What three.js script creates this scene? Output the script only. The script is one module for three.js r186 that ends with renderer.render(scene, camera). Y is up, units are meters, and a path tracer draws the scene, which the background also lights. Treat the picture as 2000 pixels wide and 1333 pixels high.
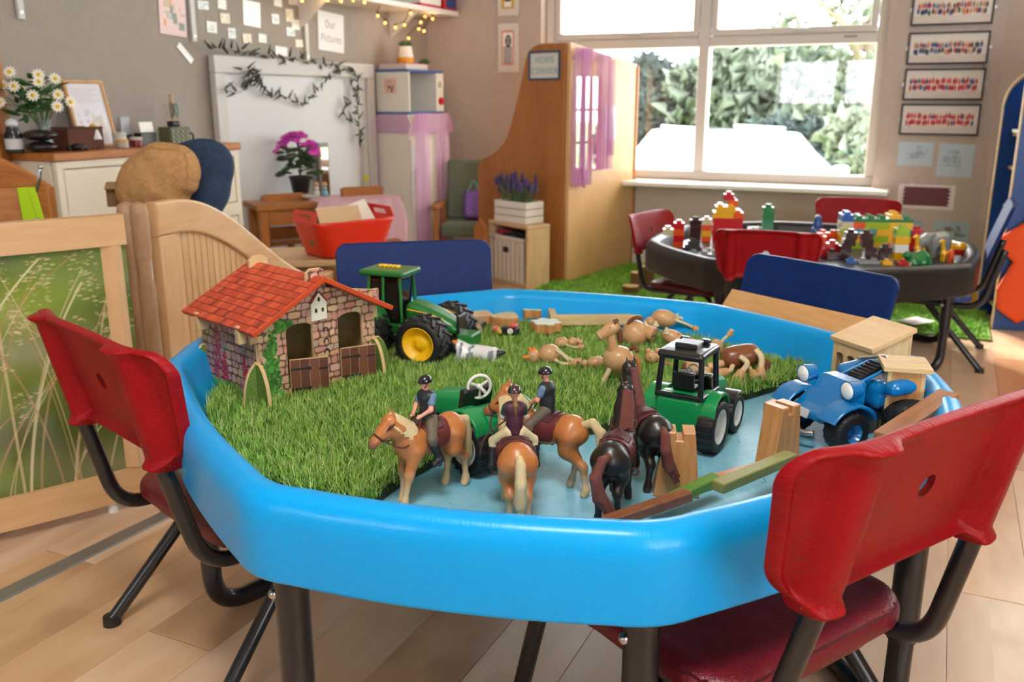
import * as THREE from 'three';
import { RoundedBoxGeometry } from 'three/addons/geometries/RoundedBoxGeometry.js';
import { mergeGeometries, mergeVertices, toCreasedNormals } from 'three/addons/utils/BufferGeometryUtils.js';
import { Brush, Evaluator, SUBTRACTION } from 'three-bvh-csg';
import { RectAreaLightUniformsLib } from 'three/addons/lights/RectAreaLightUniformsLib.js';

// ---------------------------------------------------------------- camera, sky, sun, lights, exposure
const scene = new THREE.Scene();
const renderer = new THREE.WebGLRenderer();
renderer.toneMapping = THREE.LinearToneMapping;
renderer.toneMappingExposure = 2.5;
renderer.shadowMap.enabled = true;
RectAreaLightUniformsLib.init();

const EYE = 0.8, FPX = 1755, PITCH = 15 * Math.PI / 180;          // eye height, focal length in pixels of the 2000 px frame, tilt
const camera = new THREE.PerspectiveCamera(2 * Math.atan(666.5 / FPX) * 180 / Math.PI, 2000 / 1333, 0.05, 200);
camera.position.set(0, EYE, 0);
camera.rotation.x = -PITCH;
camera.focus = 1.08;
camera.userData.fStop = 7.0;
scene.add(camera);

scene.background = new THREE.Color().setRGB(0.9, 0.95, 1.0);
scene.backgroundIntensity = 5.0;

const sun = new THREE.DirectionalLight(new THREE.Color().setRGB(1, 0.93, 0.82), 5);
sun.position.set(-1.0, 9.2, -17); sun.target.position.set(1.2, 0.2, -3);
sun.castShadow = true; sun.shadow.radius = 14; sun.shadow.mapSize.set(2048, 2048);
Object.assign(sun.shadow.camera, { left: -14, right: 14, top: 14, bottom: -14, near: 0.5, far: 50 });
scene.add(sun, sun.target);

const PANELS = [[-0.12, 0.02]];                      // ceiling light panels: x, z
for (const [x, z] of PANELS) { const l = new THREE.RectAreaLight(new THREE.Color().setRGB(1, 0.96, 0.9), 15, 0.56, 0.56); l.position.set(x, 2.262, z); l.rotation.x = -Math.PI / 2; scene.add(l); }

// ---------------------------------------------------------------- helpers
let seed = 7;
const rnd = () => { seed = (seed + 0x6d2b79f5) | 0; let t = Math.imul(seed ^ (seed >>> 15), 1 | seed); t = (t + Math.imul(t ^ (t >>> 7), 61 | t)) ^ t; return ((t ^ (t >>> 14)) >>> 0) / 4294967296; };
const rr = (a, b) => a + (b - a) * rnd();
const V3 = (x, y, z) => new THREE.Vector3(x, y, z);
const deg = Math.PI / 180;
const taken = new Map();
function numbered(n) { const k = taken.get(n) ?? 0; taken.set(n, k + 1); return k ? n + '_' + String(k).padStart(3, '0') : n; }
function T(name, label, category, { at = [0, 0, 0], turn = 0, group } = {}) {
  const o = new THREE.Group(); o.name = numbered(name); o.position.set(...at); o.rotation.y = turn;
  o.userData = { label, category }; if (group) o.userData.group = group;
  scene.add(o); return o;
}
function P(parent, name, geo, mat, { at, rot, scale, label, kind } = {}) {
  const m = new THREE.Mesh(geo, mat); m.name = name; m.castShadow = m.receiveShadow = true;
  if (at) m.position.set(...at); if (rot) m.rotation.set(...rot); if (scale) m.scale.set(...scale);
  if (label) m.userData.label = label; if (kind) m.userData.kind = kind;
  parent.add(m); return m;
}
function S(name, at = [0, 0, 0], turn = 0) { const o = new THREE.Group(); o.name = numbered(name); o.position.set(...at); o.rotation.y = turn; o.userData = { kind: 'structure' }; scene.add(o); return o; }
function copyOf(o, label, { at, turn } = {}) { const c = o.clone(); c.name = numbered(o.name.replace(/_\d{3}$/, '')); c.userData = { ...o.userData, label: label ?? o.userData.label }; if (at) c.position.set(...at); if (turn !== undefined) c.rotation.y = turn; scene.add(c); return c; }

// surveying: where a sight line of the survey camera meets a level plane or a standing plane
function sight(px, py) { const a = (px - 1000) / FPX, b = -(py - 666.5) / FPX, c = Math.cos(PITCH), s = Math.sin(PITCH); return V3(a, b * c - s, -(c + b * s)); }
function onY(px, py, y) { const d = sight(px, py), t = (y - EYE) / d.y; return V3(d.x * t, y, d.z * t); }
function atZ(px, py, z) { const d = sight(px, py), t = z / d.z; return V3(d.x * t, EYE + d.y * t, z); }
class Frame {                                                     // a standing frame: local x along it, local z out of it
  constructor(x, z, turn) { this.o = V3(x, 0, z); this.turn = turn; this.ax = V3(Math.cos(turn), 0, -Math.sin(turn)); this.az = V3(Math.sin(turn), 0, Math.cos(turn)); }
  see(px, py, z = 0) { const d = sight(px, py), q = this.o.clone().addScaledVector(this.az, z), t = q.dot(this.az) / d.dot(this.az); const p = d.multiplyScalar(t); p.y += EYE; const r = p.clone().sub(this.o); return [r.dot(this.ax), p.y]; }
  put(x, y, z) { return this.o.clone().addScaledVector(this.ax, x).addScaledVector(this.az, z).setY(y).toArray(); }
}
const KX = -0.446, KZ = -4.989;                                   // the far left corner of the room
const WB = new Frame(KX, KZ, -25.4 * deg), WL = new Frame(KX, KZ, 64.6 * deg);

// ---------------------------------------------------------------- geometry
const rbox = (w, h, d, r = 0.004, s = 1) => new RoundedBoxGeometry(w, h, d, s, Math.min(r, w / 2.01, h / 2.01, d / 2.01));
const box = (w, h, d) => new THREE.BoxGeometry(w, h, d);
const cyl = (r0, r1, h, n = 24) => new THREE.CylinderGeometry(r0, r1, h, n);
const sph = (r, n = 20) => new THREE.SphereGeometry(r, n, Math.ceil(n * 0.7));
const moved = (g, x = 0, y = 0, z = 0, rx = 0, ry = 0, rz = 0) => { if (rx) g.rotateX(rx); if (ry) g.rotateY(ry); if (rz) g.rotateZ(rz); return g.translate(x, y, z); };
const lathe = (pts, n = 28) => new THREE.LatheGeometry(pts.map(([x, y]) => new THREE.Vector2(x, y)), n);
const merge = (list) => mergeGeometries(list.map((g) => { const q = g.index ? g.toNonIndexed() : g; for (const k of Object.keys(q.attributes)) if (!['position', 'normal', 'uv'].includes(k)) q.deleteAttribute(k); return q; }));
function tube(pts, r, n = 10, bend = 0.03, per = 6) {             // a bent pipe: straight runs joined by round bends
  const v = pts.map((p) => (p.isVector3 ? p : V3(...p))), path = new THREE.CurvePath();
  let last = v[0];
  for (let i = 1; i < v.length - 1; i++) {
    const a = v[i - 1].clone().sub(v[i]), b = v[i + 1].clone().sub(v[i]), e = Math.min(bend, a.length() * 0.49, b.length() * 0.49);
    const p = v[i].clone().addScaledVector(a.normalize(), e), q = v[i].clone().addScaledVector(b.normalize(), e);
    path.add(new THREE.LineCurve3(last, p)); path.add(new THREE.QuadraticBezierCurve3(p, v[i], q)); last = q;
  }
  path.add(new THREE.LineCurve3(last, v[v.length - 1]));
  const pt = []; path.curves.forEach((c) => { const k = c.isLineCurve3 ? 1 : per; for (let i = pt.length ? 1 : 0; i <= k; i++) pt.push(c.getPoint(i / k)); });
  return sweep(pt, () => r, n);
}
function curve(pts, r, n = 8, m = 24) { const c = new THREE.CatmullRomCurve3(pts.map((p) => (p.isVector3 ? p : V3(...p)))); const f = typeof r === 'function' ? r : () => r; return sweep(c.getPoints(m), f, n); }
function sweep(pt, rad, n) {                                       // round section carried along points, capped
  const pos = [], uv = [], idx = [], N = pt.length; let up = V3(0.31, 0.9, 0.17), len = 0;
  for (let i = 0; i < N; i++) {
    const t = pt[Math.min(i + 1, N - 1)].clone().sub(pt[Math.max(i - 1, 0)]).normalize();
    const s = V3().crossVectors(t, up).normalize(); up = V3().crossVectors(s, t).normalize();
    if (i) len += pt[i].distanceTo(pt[i - 1]);
    const r = rad(i / (N - 1));
    for (let k = 0; k <= n; k++) { const a = k / n * 2 * Math.PI, q = pt[i].clone().addScaledVector(s, Math.cos(a) * r).addScaledVector(up, Math.sin(a) * r); pos.push(q.x, q.y, q.z); uv.push(len, a * r); }
  }
  for (let i = 0; i < N - 1; i++) for (let k = 0; k < n; k++) { const a = i * (n + 1) + k, b = a + n + 1; idx.push(a, a + 1, b, a + 1, b + 1, b); }
  for (const [e, flip] of [[0, 1], [N - 1, 0]]) { const c = pos.length / 3; pos.push(pt[e].x, pt[e].y, pt[e].z); uv.push(0, 0); for (let k = 0; k < n; k++) { const a = e * (n + 1) + k; flip ? idx.push(c, a + 1, a) : idx.push(c, a, a + 1); } }
  const g = new THREE.BufferGeometry(); g.setAttribute('position', new THREE.Float32BufferAttribute(pos, 3)); g.setAttribute('uv', new THREE.Float32BufferAttribute(uv, 2)); g.setIndex(idx); g.computeVertexNormals(); return g;
}
function shape(pts, holes = []) { const s = new THREE.Shape(pts.map(([x, y]) => new THREE.Vector2(x, y))); holes.forEach((h) => s.holes.push(h instanceof THREE.Path ? h : new THREE.Path(h.map(([x, y]) => new THREE.Vector2(x, y))))); return s; }
function extr(s, d, b = 0.002, seg = 1) { const g = new THREE.ExtrudeGeometry(s instanceof THREE.Shape ? s : shape(s), { depth: Math.max(d - 2 * b, 1e-4), bevelEnabled: b > 0, bevelSize: b, bevelThickness: b, bevelOffset: -b, bevelSegments: seg, curveSegments: 16 }); g.translate(0, 0, b - d / 2); return g; }
function smoothLine(pts, m = 40) { return new THREE.SplineCurve(pts.map(([x, y]) => new THREE.Vector2(x, y))).getPoints(m).map((p) => [p.x, p.y]); }
function uvM(g, grain = 'x', k = 1) {                              // texture coordinates in metres; u runs along the grain
  if (g.index) g = g.toNonIndexed();
  const p = g.attributes.position, n = g.attributes.normal, uv = new Float32Array(p.count * 2), o = (rnd() * 7) | 0;
  for (let i = 0; i < p.count; i++) {
    const q = { x: p.getX(i), y: p.getY(i), z: p.getZ(i) }, a = { x: Math.abs(n.getX(i)), y: Math.abs(n.getY(i)), z: Math.abs(n.getZ(i)) };
    const ax = a.x > a.y && a.x > a.z ? 'x' : a.y > a.z ? 'y' : 'z', rest = ['x', 'y', 'z'].filter((c) => c !== ax);
    let [u, v] = rest; if (v === grain) [u, v] = [v, u];
    uv[2 * i] = (q[u] + o * 0.37) * k; uv[2 * i + 1] = (q[v] + o * 0.21) * k;
  }
  g.setAttribute('uv', new THREE.BufferAttribute(uv, 2)); return g;
}
// a skin over a distance field (surface nets): round joints and tapered limbs come out as one surface
const smin = (a, b, k) => { if (k <= 0) return Math.min(a, b); const h = Math.max(k - Math.abs(a - b), 0) / k; return Math.min(a, b) - h * h * k * 0.25; };
function cap(p, b) {                                               // b = [ax, ay, az, ra, bx, by, bz, rb]
  const dx = b[4] - b[0], dy = b[5] - b[1], dz = b[6] - b[2], px = p[0] - b[0], py = p[1] - b[1], pz = p[2] - b[2];
  const h = Math.min(1, Math.max(0, (px * dx + py * dy + pz * dz) / (dx * dx + dy * dy + dz * dz + 1e-12)));
  return Math.hypot(px - dx * h, py - dy * h, pz - dz * h) - (b[3] + (b[7] - b[3]) * h);
}
const bonesField = (bones, k) => (p) => { let d = 1e9; for (const b of bones) d = smin(d, cap(p, b), b[8] ?? k); return d; };
function bonesBox(bones, pad) { const lo = [1e9, 1e9, 1e9], hi = [-1e9, -1e9, -1e9]; for (const b of bones) for (let a = 0; a < 3; a++) { lo[a] = Math.min(lo[a], b[a] - b[3], b[a + 4] - b[7]); hi[a] = Math.max(hi[a], b[a] + b[3], b[a + 4] + b[7]); } return [lo.map((x) => x - pad), hi.map((x) => x + pad)]; }
function net(f, [lo, hi], cell, tint) {
  const n = [0, 1, 2].map((a) => Math.ceil((hi[a] - lo[a]) / cell) + 2), [nx, ny, nz] = n, val = new Float32Array(nx * ny * nz), at = (i, j, k) => (k * ny + j) * nx + i;
  for (let k = 0; k < nz; k++) for (let j = 0; j < ny; j++) for (let i = 0; i < nx; i++) val[at(i, j, k)] = f([lo[0] + i * cell, lo[1] + j * cell, lo[2] + k * cell]);
  const pos = [], id = new Int32Array(nx * ny * nz).fill(-1), idx = [];
  for (let k = 0; k < nz - 1; k++) for (let j = 0; j < ny - 1; j++) for (let i = 0; i < nx - 1; i++) {
    let m = 0, c = 0, sx = 0, sy = 0, sz = 0; const e = [];
    for (let q = 0; q < 8; q++) { const v = val[at(i + (q & 1), j + ((q >> 1) & 1), k + (q >> 2))]; e.push(v); if (v < 0) m |= 1 << q; }
    if (m === 0 || m === 255) continue;
    for (let a = 0; a < 8; a++) for (const w of [1, 2, 4]) { const b = a | w; if (b === a || (a & w)) continue; if ((e[a] < 0) === (e[b] < 0)) continue; const t = e[a] / (e[a] - e[b]); sx += (a & 1) + (w === 1 ? t : 0); sy += ((a >> 1) & 1) + (w === 2 ? t : 0); sz += (a >> 2) + (w === 4 ? t : 0); c++; }
    id[at(i, j, k)] = pos.length / 3; pos.push(lo[0] + (i + sx / c) * cell, lo[1] + (j + sy / c) * cell, lo[2] + (k + sz / c) * cell);
  }
  for (let k = 1; k < nz - 1; k++) for (let j = 1; j < ny - 1; j++) for (let i = 1; i < nx - 1; i++) {
    const s = val[at(i, j, k)] < 0;
    const quad = (a, b, c, d, flip) => { if (a < 0 || b < 0 || c < 0 || d < 0) return; flip ? idx.push(a, c, b, a, d, c) : idx.push(a, b, c, a, c, d); };
    if (s !== (val[at(i + 1, j, k)] < 0)) quad(id[at(i, j - 1, k - 1)], id[at(i, j, k - 1)], id[at(i, j, k)], id[at(i, j - 1, k)], !s);
    if (s !== (val[at(i, j + 1, k)] < 0)) quad(id[at(i - 1, j, k - 1)], id[at(i - 1, j, k)], id[at(i, j, k)], id[at(i, j, k - 1)], !s);
    if (s !== (val[at(i, j, k + 1)] < 0)) quad(id[at(i - 1, j - 1, k)], id[at(i, j - 1, k)], id[at(i, j, k)], id[at(i - 1, j, k)], !s);
  }
  const g = new THREE.BufferGeometry(); g.setAttribute('position', new THREE.Float32BufferAttribute(pos, 3)); g.setIndex(idx);
  const nor = new Float32Array(pos.length), h = cell * 0.5;
  for (let i = 0; i < pos.length; i += 3) { const p = [pos[i], pos[i + 1], pos[i + 2]], v = V3(f([p[0] + h, p[1], p[2]]) - f([p[0] - h, p[1], p[2]]), f([p[0], p[1] + h, p[2]]) - f([p[0], p[1] - h, p[2]]), f([p[0], p[1], p[2] + h]) - f([p[0], p[1], p[2] - h])).normalize(); nor[i] = v.x; nor[i + 1] = v.y; nor[i + 2] = v.z; }
  g.setAttribute('normal', new THREE.BufferAttribute(nor, 3));
  const uv = new Float32Array(pos.length / 3 * 2); for (let i = 0; i < pos.length / 3; i++) { const ay = Math.abs(nor[3 * i + 1]), ax = Math.abs(nor[3 * i]), az = Math.abs(nor[3 * i + 2]); uv[2 * i] = ax > ay && ax > az ? pos[3 * i + 2] : pos[3 * i]; uv[2 * i + 1] = ay > ax && ay > az ? pos[3 * i + 2] : pos[3 * i + 1]; } g.setAttribute('uv', new THREE.BufferAttribute(uv, 2));
  if (tint) { const col = new Float32Array(pos.length); for (let i = 0; i < pos.length; i += 3) { const c = tint([pos[i], pos[i + 1], pos[i + 2]]); col[i] = c[0]; col[i + 1] = c[1]; col[i + 2] = c[2]; } g.setAttribute('color', new THREE.BufferAttribute(col, 3)); }
  return g;
}
const netBones = (bones, k, cell, tint) => net(bonesField(bones, k), bonesBox(bones, cell * 2), cell, tint);
const sdBox = (p, c, h, r = 0) => { const q = [0, 1, 2].map((a) => Math.abs(p[a] - c[a]) - h[a] + r); return Math.hypot(Math.max(q[0], 0), Math.max(q[1], 0), Math.max(q[2], 0)) + Math.min(Math.max(...q), 0) - r; };

// ---------------------------------------------------------------- textures and materials
const lin = (hex) => { const c = new THREE.Color(hex); return [c.r, c.g, c.b]; };
function grid(n, seed0) { const s = seed; seed = seed0; const a = Array.from({ length: n * n }, rnd); seed = s; return (x, y) => { const i = Math.floor(x), j = Math.floor(y), u = x - i, v = y - j, w = (t) => t * t * (3 - 2 * t), q = (a0, b0) => a[(((b0 % n) + n) % n) * n + (((a0 % n) + n) % n)]; const A = q(i, j) + (q(i + 1, j) - q(i, j)) * w(u), B = q(i, j + 1) + (q(i + 1, j + 1) - q(i, j + 1)) * w(u); return A + (B - A) * w(v); }; }
function dataTex(n, f, srgb = true, rep = 1) {                     // f(u, v) -> [r, g, b] 0..255
  const d = new Uint8Array(n * n * 4); for (let j = 0; j < n; j++) for (let i = 0; i < n; i++) { const c = f(i / n, j / n), k = (j * n + i) * 4; d[k] = c[0]; d[k + 1] = c[1]; d[k + 2] = c[2]; d[k + 3] = 255; }
  const t = new THREE.DataTexture(d, n, n); t.wrapS = t.wrapT = THREE.RepeatWrapping; t.magFilter = THREE.LinearFilter; t.minFilter = THREE.LinearMipmapLinearFilter; t.generateMipmaps = true; if (srgb) t.colorSpace = THREE.SRGBColorSpace; t.repeat.set(rep, rep); t.needsUpdate = true; return t;
}
const mixc = (a, b, t) => [0, 1, 2].map((k) => a[k] + (b[k] - a[k]) * t);
const rgb = (hex) => [parseInt(hex.slice(1, 3), 16), parseInt(hex.slice(3, 5), 16), parseInt(hex.slice(5, 7), 16)];
function woodTex(a, b, s, { n = 512, rings = 10, fine = 90, rep = 2, knots = 0 } = {}) {   // grain runs along u; tile is 1 / rep metres
  const g1 = grid(64, s), g2 = grid(128, s + 5), A = rgb(a), B = rgb(b);
  return dataTex(n, (u, v) => {
    let w = v * rings + 0.9 * g1(u * 3, v * 8) + 0.4 * g1(u * 8, v * 16);
    let t = 0.5 + 0.5 * Math.sin(w * 6.283); t = 0.35 * t + 0.35 * g2(u * 16, v * fine) + 0.3 * g1(u * 4 , v * 24);
    if (knots) { const k = g1(u * 8 + 20, v * 8 + 20); if (k > 0.86) t += (k - 0.86) * knots; }
    return mixc(A, B, Math.min(1, t));
  }, true, rep);
}
function speckTex(a, b, s, { n = 256, f = 64, rep = 4, pow = 1 } = {}) { const g1 = grid(f, s), g2 = grid(16, s + 3), A = rgb(a), B = rgb(b); return dataTex(n, (u, v) => mixc(A, B, Math.pow(0.6 * g1(u * f, v * f) + 0.4 * g2(u * 16, v * 16), pow)), true, rep); }
function bumpTex(s, { n = 256, f = 64, rep = 8 } = {}) { const g1 = grid(f, s), g2 = grid(f / 2, s + 3); return dataTex(n, (u, v) => { const t = 255 * (0.6 * g1(u * f, v * f) + 0.4 * g2(u * f / 2, v * f / 2)); return [t, t, t]; }, false, rep); }
function canvasTex(w, h, draw) { const c = document.createElement('canvas'); c.width = w; c.height = h; const x = c.getContext('2d'); draw(x, w, h); const t = new THREE.CanvasTexture(c); t.colorSpace = THREE.SRGBColorSpace; t.anisotropy = 8; return t; }
const M = (color, roughness = 0.5, o = {}) => new THREE.MeshPhysicalMaterial({ color, roughness, ...o });
const leather = bumpTex(11, { f: 64, rep: 14 }), fineBump = bumpTex(21, { f: 128, rep: 10 });
const mWhite = M('#f1efea', 0.45), mBlackTube = M('#191a1d', 0.32, { metalness: 0.0, clearcoat: 0.25 }), mSteel = M('#b9bcc0', 0.28, { metalness: 1 }), mDark = M('#1b1a1c', 0.45), mGlass = M('#ffffff', 0.0, { transmission: 1, thickness: 0, ior: 1.45 });
const tBeech = woodTex('#dcae78', '#c08c55', 31, { rings: 7, rep: 2.2 }), tBirch = woodTex('#e3c69a', '#cfa877', 37, { rings: 6, rep: 2.2 }), tToy = woodTex('#cf9a63', '#b37a45', 41, { rings: 8, rep: 9 }), tToyPale = woodTex('#dcc296', '#c7a673', 43, { rings: 8, rep: 7 }), tOrange = woodTex('#b9793c', '#8f5426', 47, { rings: 8, rep: 2 }), tPine = woodTex('#c5823f', '#9c5c28', 53, { rings: 9, rep: 3 });
const wood = (map, roughness = 0.45, o = {}) => new THREE.MeshPhysicalMaterial({ map, roughness, ...o });
const mBeech = wood(tBeech, 0.4), mBirch = wood(tBirch, 0.45), mToyPale = wood(tToyPale, 0.5), mToy = wood(tToy, 0.38), mPine = wood(tPine, 0.42), mOak = wood(tOrange, 0.4);
// ---------------------------------------------------------------- the room
const CEIL = 2.3;
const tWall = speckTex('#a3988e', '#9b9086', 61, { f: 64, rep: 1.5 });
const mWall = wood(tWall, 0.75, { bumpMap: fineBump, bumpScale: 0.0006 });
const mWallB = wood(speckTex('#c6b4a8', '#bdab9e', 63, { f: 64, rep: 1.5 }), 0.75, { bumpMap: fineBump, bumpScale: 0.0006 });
const mFrame = M('#d3ccc4', 0.4);
const mCeil = M('#e9e6e0', 0.8), mTrim = M('#ece8e1', 0.4);
const floor = S('floor', [KX, 0, KZ], WB.turn);
{
  const tF = [0, 1, 2, 3].map((k) => woodTex(['#dcb793', '#e3c3a2', '#d0aa84', '#ddbfa2'][k], ['#bc916a', '#caa27c', '#ad8460', '#bd9878'][k], 101 + 9 * k, { rings: 5, fine: 60, rep: 1, knots: 3 }));
  const mF = tF.map((t) => wood(t, 0.36, { bumpMap: t, bumpScale: 0.0004, clearcoat: 0.4, clearcoatRoughness: 0.28 }));
  P(floor, 'floor_base', moved(uvM(box(11, 0.2, 9), 'z'), 2.6, -0.1032, 3), mF[1]);
  const variants = [0, 1, 2, 3, 4].map(() => uvM(rbox(0.1244, 0.006, 0.998, 0.0011), 'z'));
  for (let i = -2; i < 30; i++) {
    const off = ((i * 37) % 100) / 100;
    for (let j = -1; j < 5; j++) {
      const x = (i + 0.5) * 0.125, z = j + off + 0.5;
      if (z < -0.45 || x + 0.1 < 0 || z > 4.9) continue;
      P(floor, 'plank', variants[(rnd() * 5) | 0], mF[(rnd() * 4) | 0], { at: [x, -0.003, z] });
    }
  }
}
// left wall: local x grows towards the far corner
const wallLeft = S('wall_left', [KX, 0, KZ], WL.turn);
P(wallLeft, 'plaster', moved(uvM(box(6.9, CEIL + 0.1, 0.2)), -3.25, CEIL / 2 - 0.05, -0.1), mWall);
const winB = { x0: WB.see(1092, 60, -0.1)[0] - 0.055, x1: WB.see(1697, 200, -0.1)[0] + 0.055, y0: 0.425, y1: 1.72 };
const wallBack = S('wall_back', [KX, 0, KZ], WB.turn);
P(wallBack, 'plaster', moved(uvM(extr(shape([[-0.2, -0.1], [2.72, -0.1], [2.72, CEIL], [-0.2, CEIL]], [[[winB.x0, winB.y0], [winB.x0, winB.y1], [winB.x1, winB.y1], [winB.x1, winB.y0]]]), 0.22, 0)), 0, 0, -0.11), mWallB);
const RT = -51.5 * deg, RC = WB.put(2.7, 0, 0), WR = new Frame(RC[0], RC[2], RT);
const wallRight = S('wall_right', RC, RT);
const holesR = [[0.1, 1.8]].map(([a, b]) => [[a, 0.9], [a, 2.1], [b, 2.1], [b, 0.9]]);
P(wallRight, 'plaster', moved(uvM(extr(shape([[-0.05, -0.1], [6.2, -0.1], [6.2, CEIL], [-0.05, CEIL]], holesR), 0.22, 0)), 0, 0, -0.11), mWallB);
const wallFront = S('wall_front', [5.9, 0, 1.0], Math.PI);
const holesF = [[7.12, 8.5, 0.72, 1.26], [3.5, 5.3, 0.6, 1.95]].map(([a, b, c, d]) => [[a, c], [a, d], [b, d], [b, c]]);  // second opening: unseen window added behind the camera as fill light
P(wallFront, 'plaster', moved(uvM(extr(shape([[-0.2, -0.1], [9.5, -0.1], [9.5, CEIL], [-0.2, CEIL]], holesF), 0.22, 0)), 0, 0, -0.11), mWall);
const ceiling = S('ceiling', [KX, 0, KZ], WB.turn);
P(ceiling, 'plasterboard', moved(uvM(box(11, 0.15, 9)), 2.6, CEIL + 0.075, 3), mCeil);
for (const [n, f, x0, x1] of [['baseboard_back', WB, 0, 2.7], ['baseboard_left', WL, -5.5, 0]]) {
  const b = S(n, [f.o.x, 0, f.o.z], f.turn); P(b, 'board', moved(extr([[0, 0], [0.014, 0], [0.014, 0.07], [0.008, 0.085], [0, 0.085]], x1 - x0, 0), 0, 0, 0, 0, -Math.PI / 2), mTrim, { at: [(x0 + x1) / 2, 0, 0.0005], rot: [0, 0, 0] });
}
for (const [x, z] of PANELS) {
  const t = T('ceiling_light', x < 0 ? 'square white light panel on the ceiling over the near side of the room' : 'square white light panel on the ceiling over the black tray', 'ceiling light', { at: [x, CEIL, z] });
  P(t, 'frame', moved(rbox(0.62, 0.03, 0.62, 0.004), 0, -0.0155, 0), mTrim); P(t, 'light_diffuser', box(0.57, 0.004, 0.57), new THREE.MeshStandardMaterial({ color: '#ffffff', emissive: new THREE.Color().setRGB(1, 0.96, 0.9), emissiveIntensity: 1.2 }), { at: [0, -0.0325, 0] });
}
function pane(parent, x0, x1, y0, y1, z, f = 0.045, d = 0.05, mat = mWhite) {   // a glazed sash: four rails and its glass
  const w = x1 - x0, h = y1 - y0;
  P(parent, 'sash_rail', rbox(w, f, d, 0.006), mat, { at: [(x0 + x1) / 2, y0 + f / 2, z] }); P(parent, 'sash_rail', rbox(w, f, d, 0.006), mat, { at: [(x0 + x1) / 2, y1 - f / 2, z] });
  P(parent, 'sash_stile', rbox(f, h - 2 * f, d, 0.006), mat, { at: [x0 + f / 2, (y0 + y1) / 2, z] }); P(parent, 'sash_stile', rbox(f, h - 2 * f, d, 0.006), mat, { at: [x1 - f / 2, (y0 + y1) / 2, z] });
  P(parent, 'glass_pane', box(w - 2 * f + 0.01, h - 2 * f + 0.01, 0.004), mGlass, { at: [(x0 + x1) / 2, (y0 + y1) / 2, z - 0.005] });
}
{
  const w = S('window_1', [KX, 0, KZ], WB.turn), z = -0.1, mx = WB.see(1372, 215, z)[0], ty = 1.065;
  const fr = [winB.x0, winB.x1, winB.y0, winB.y1];
  for (const [x, y, ww, hh] of [[(fr[0] + fr[1]) / 2, fr[2] + 0.022, fr[1] - fr[0], 0.044], [(fr[0] + fr[1]) / 2, fr[3] - 0.022, fr[1] - fr[0], 0.044], [fr[0] + 0.022, (fr[2] + fr[3]) / 2, 0.044, fr[3] - fr[2] - 0.088], [fr[1] - 0.022, (fr[2] + fr[3]) / 2, 0.044, fr[3] - fr[2] - 0.088], [mx, (fr[2] + fr[3]) / 2, 0.05, fr[3] - fr[2] - 0.088]]) P(w, 'frame_bar', rbox(ww, hh, 0.07, 0.006), mFrame, { at: [x, y, z] });
  for (const [a, b] of [[fr[0] + 0.044, mx - 0.025], [mx + 0.025, fr[1] - 0.044]]) {
    P(w, 'transom', rbox(b - a, 0.045, 0.07, 0.006), mFrame, { at: [(a + b) / 2, ty, z] });
    P(w, 'glass_pane', box(b - a, ty - 0.022 - fr[2] - 0.044, 0.004), mGlass, { at: [(a + b) / 2, (ty - 0.022 + fr[2] + 0.044) / 2, z - 0.01] });
    pane(w, a + 0.004, b - 0.004, ty + 0.024, fr[3] - 0.048, z + 0.012, 0.03, 0.05, mFrame);
    P(w, 'handle', moved(rbox(0.07, 0.012, 0.014, 0.005), 0, 0, 0), mSteel, { at: [(a + b) / 2 + 0.05, ty + 0.04, z + 0.045] });
  }
  const q = WB.see(1662, 77, z); P(w, 'trickle_vent', rbox(0.055, 0.008, 0.004, 0.002), M('#8d8880', 0.5), { at: [q[0], ty + 0.006, z + 0.0365] });
  const sill = S('trim_1', [KX, 0, KZ], WB.turn); P(sill, 'window_sill', rbox(winB.x1 - winB.x0 + 0.13, 0.022, 0.20, 0.006), mTrim, { at: [(winB.x0 + winB.x1) / 2 + 0.01, winB.y0 - 0.0115, 0.035] });
}
let wn = 2;
for (const [f, hs] of [[wallRight, holesR], [wallFront, holesF]]) for (const h of hs) {
  const w = S('window_' + wn++, f.position.toArray(), f.rotation.y), x0 = h[0][0], x1 = h[2][0], y0 = h[0][1], y1 = h[2][1], mid = f === wallFront && x0 > 6 ? x0 + 0.54 : (x0 + x1) / 2;
  pane(w, x0, mid, y0, y1, -0.1, 0.05, 0.06); pane(w, mid, x1, y0, y1, -0.1, 0.05, 0.06);
}
// metal cover strip on the floor
{
  const a = onY(0, 1166, 0), b = onY(305, 1016, 0), mid = a.clone().add(b).multiplyScalar(0.5);
  const t = T('floor_cover_strip', 'flat grey metal cover strip across the wooden floor', 'floor strip', { at: [mid.x, 0, mid.z], turn: Math.atan2(b.x - a.x, b.z - a.z) });
  P(t, 'strip', uvM(extr([[-0.019, 0], [0.019, 0], [0.016, 0.003], [-0.016, 0.003]], 1.9, 0), 'z'), M('#9b9fa3', 0.38, { metalness: 0.85 }));
}
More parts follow.
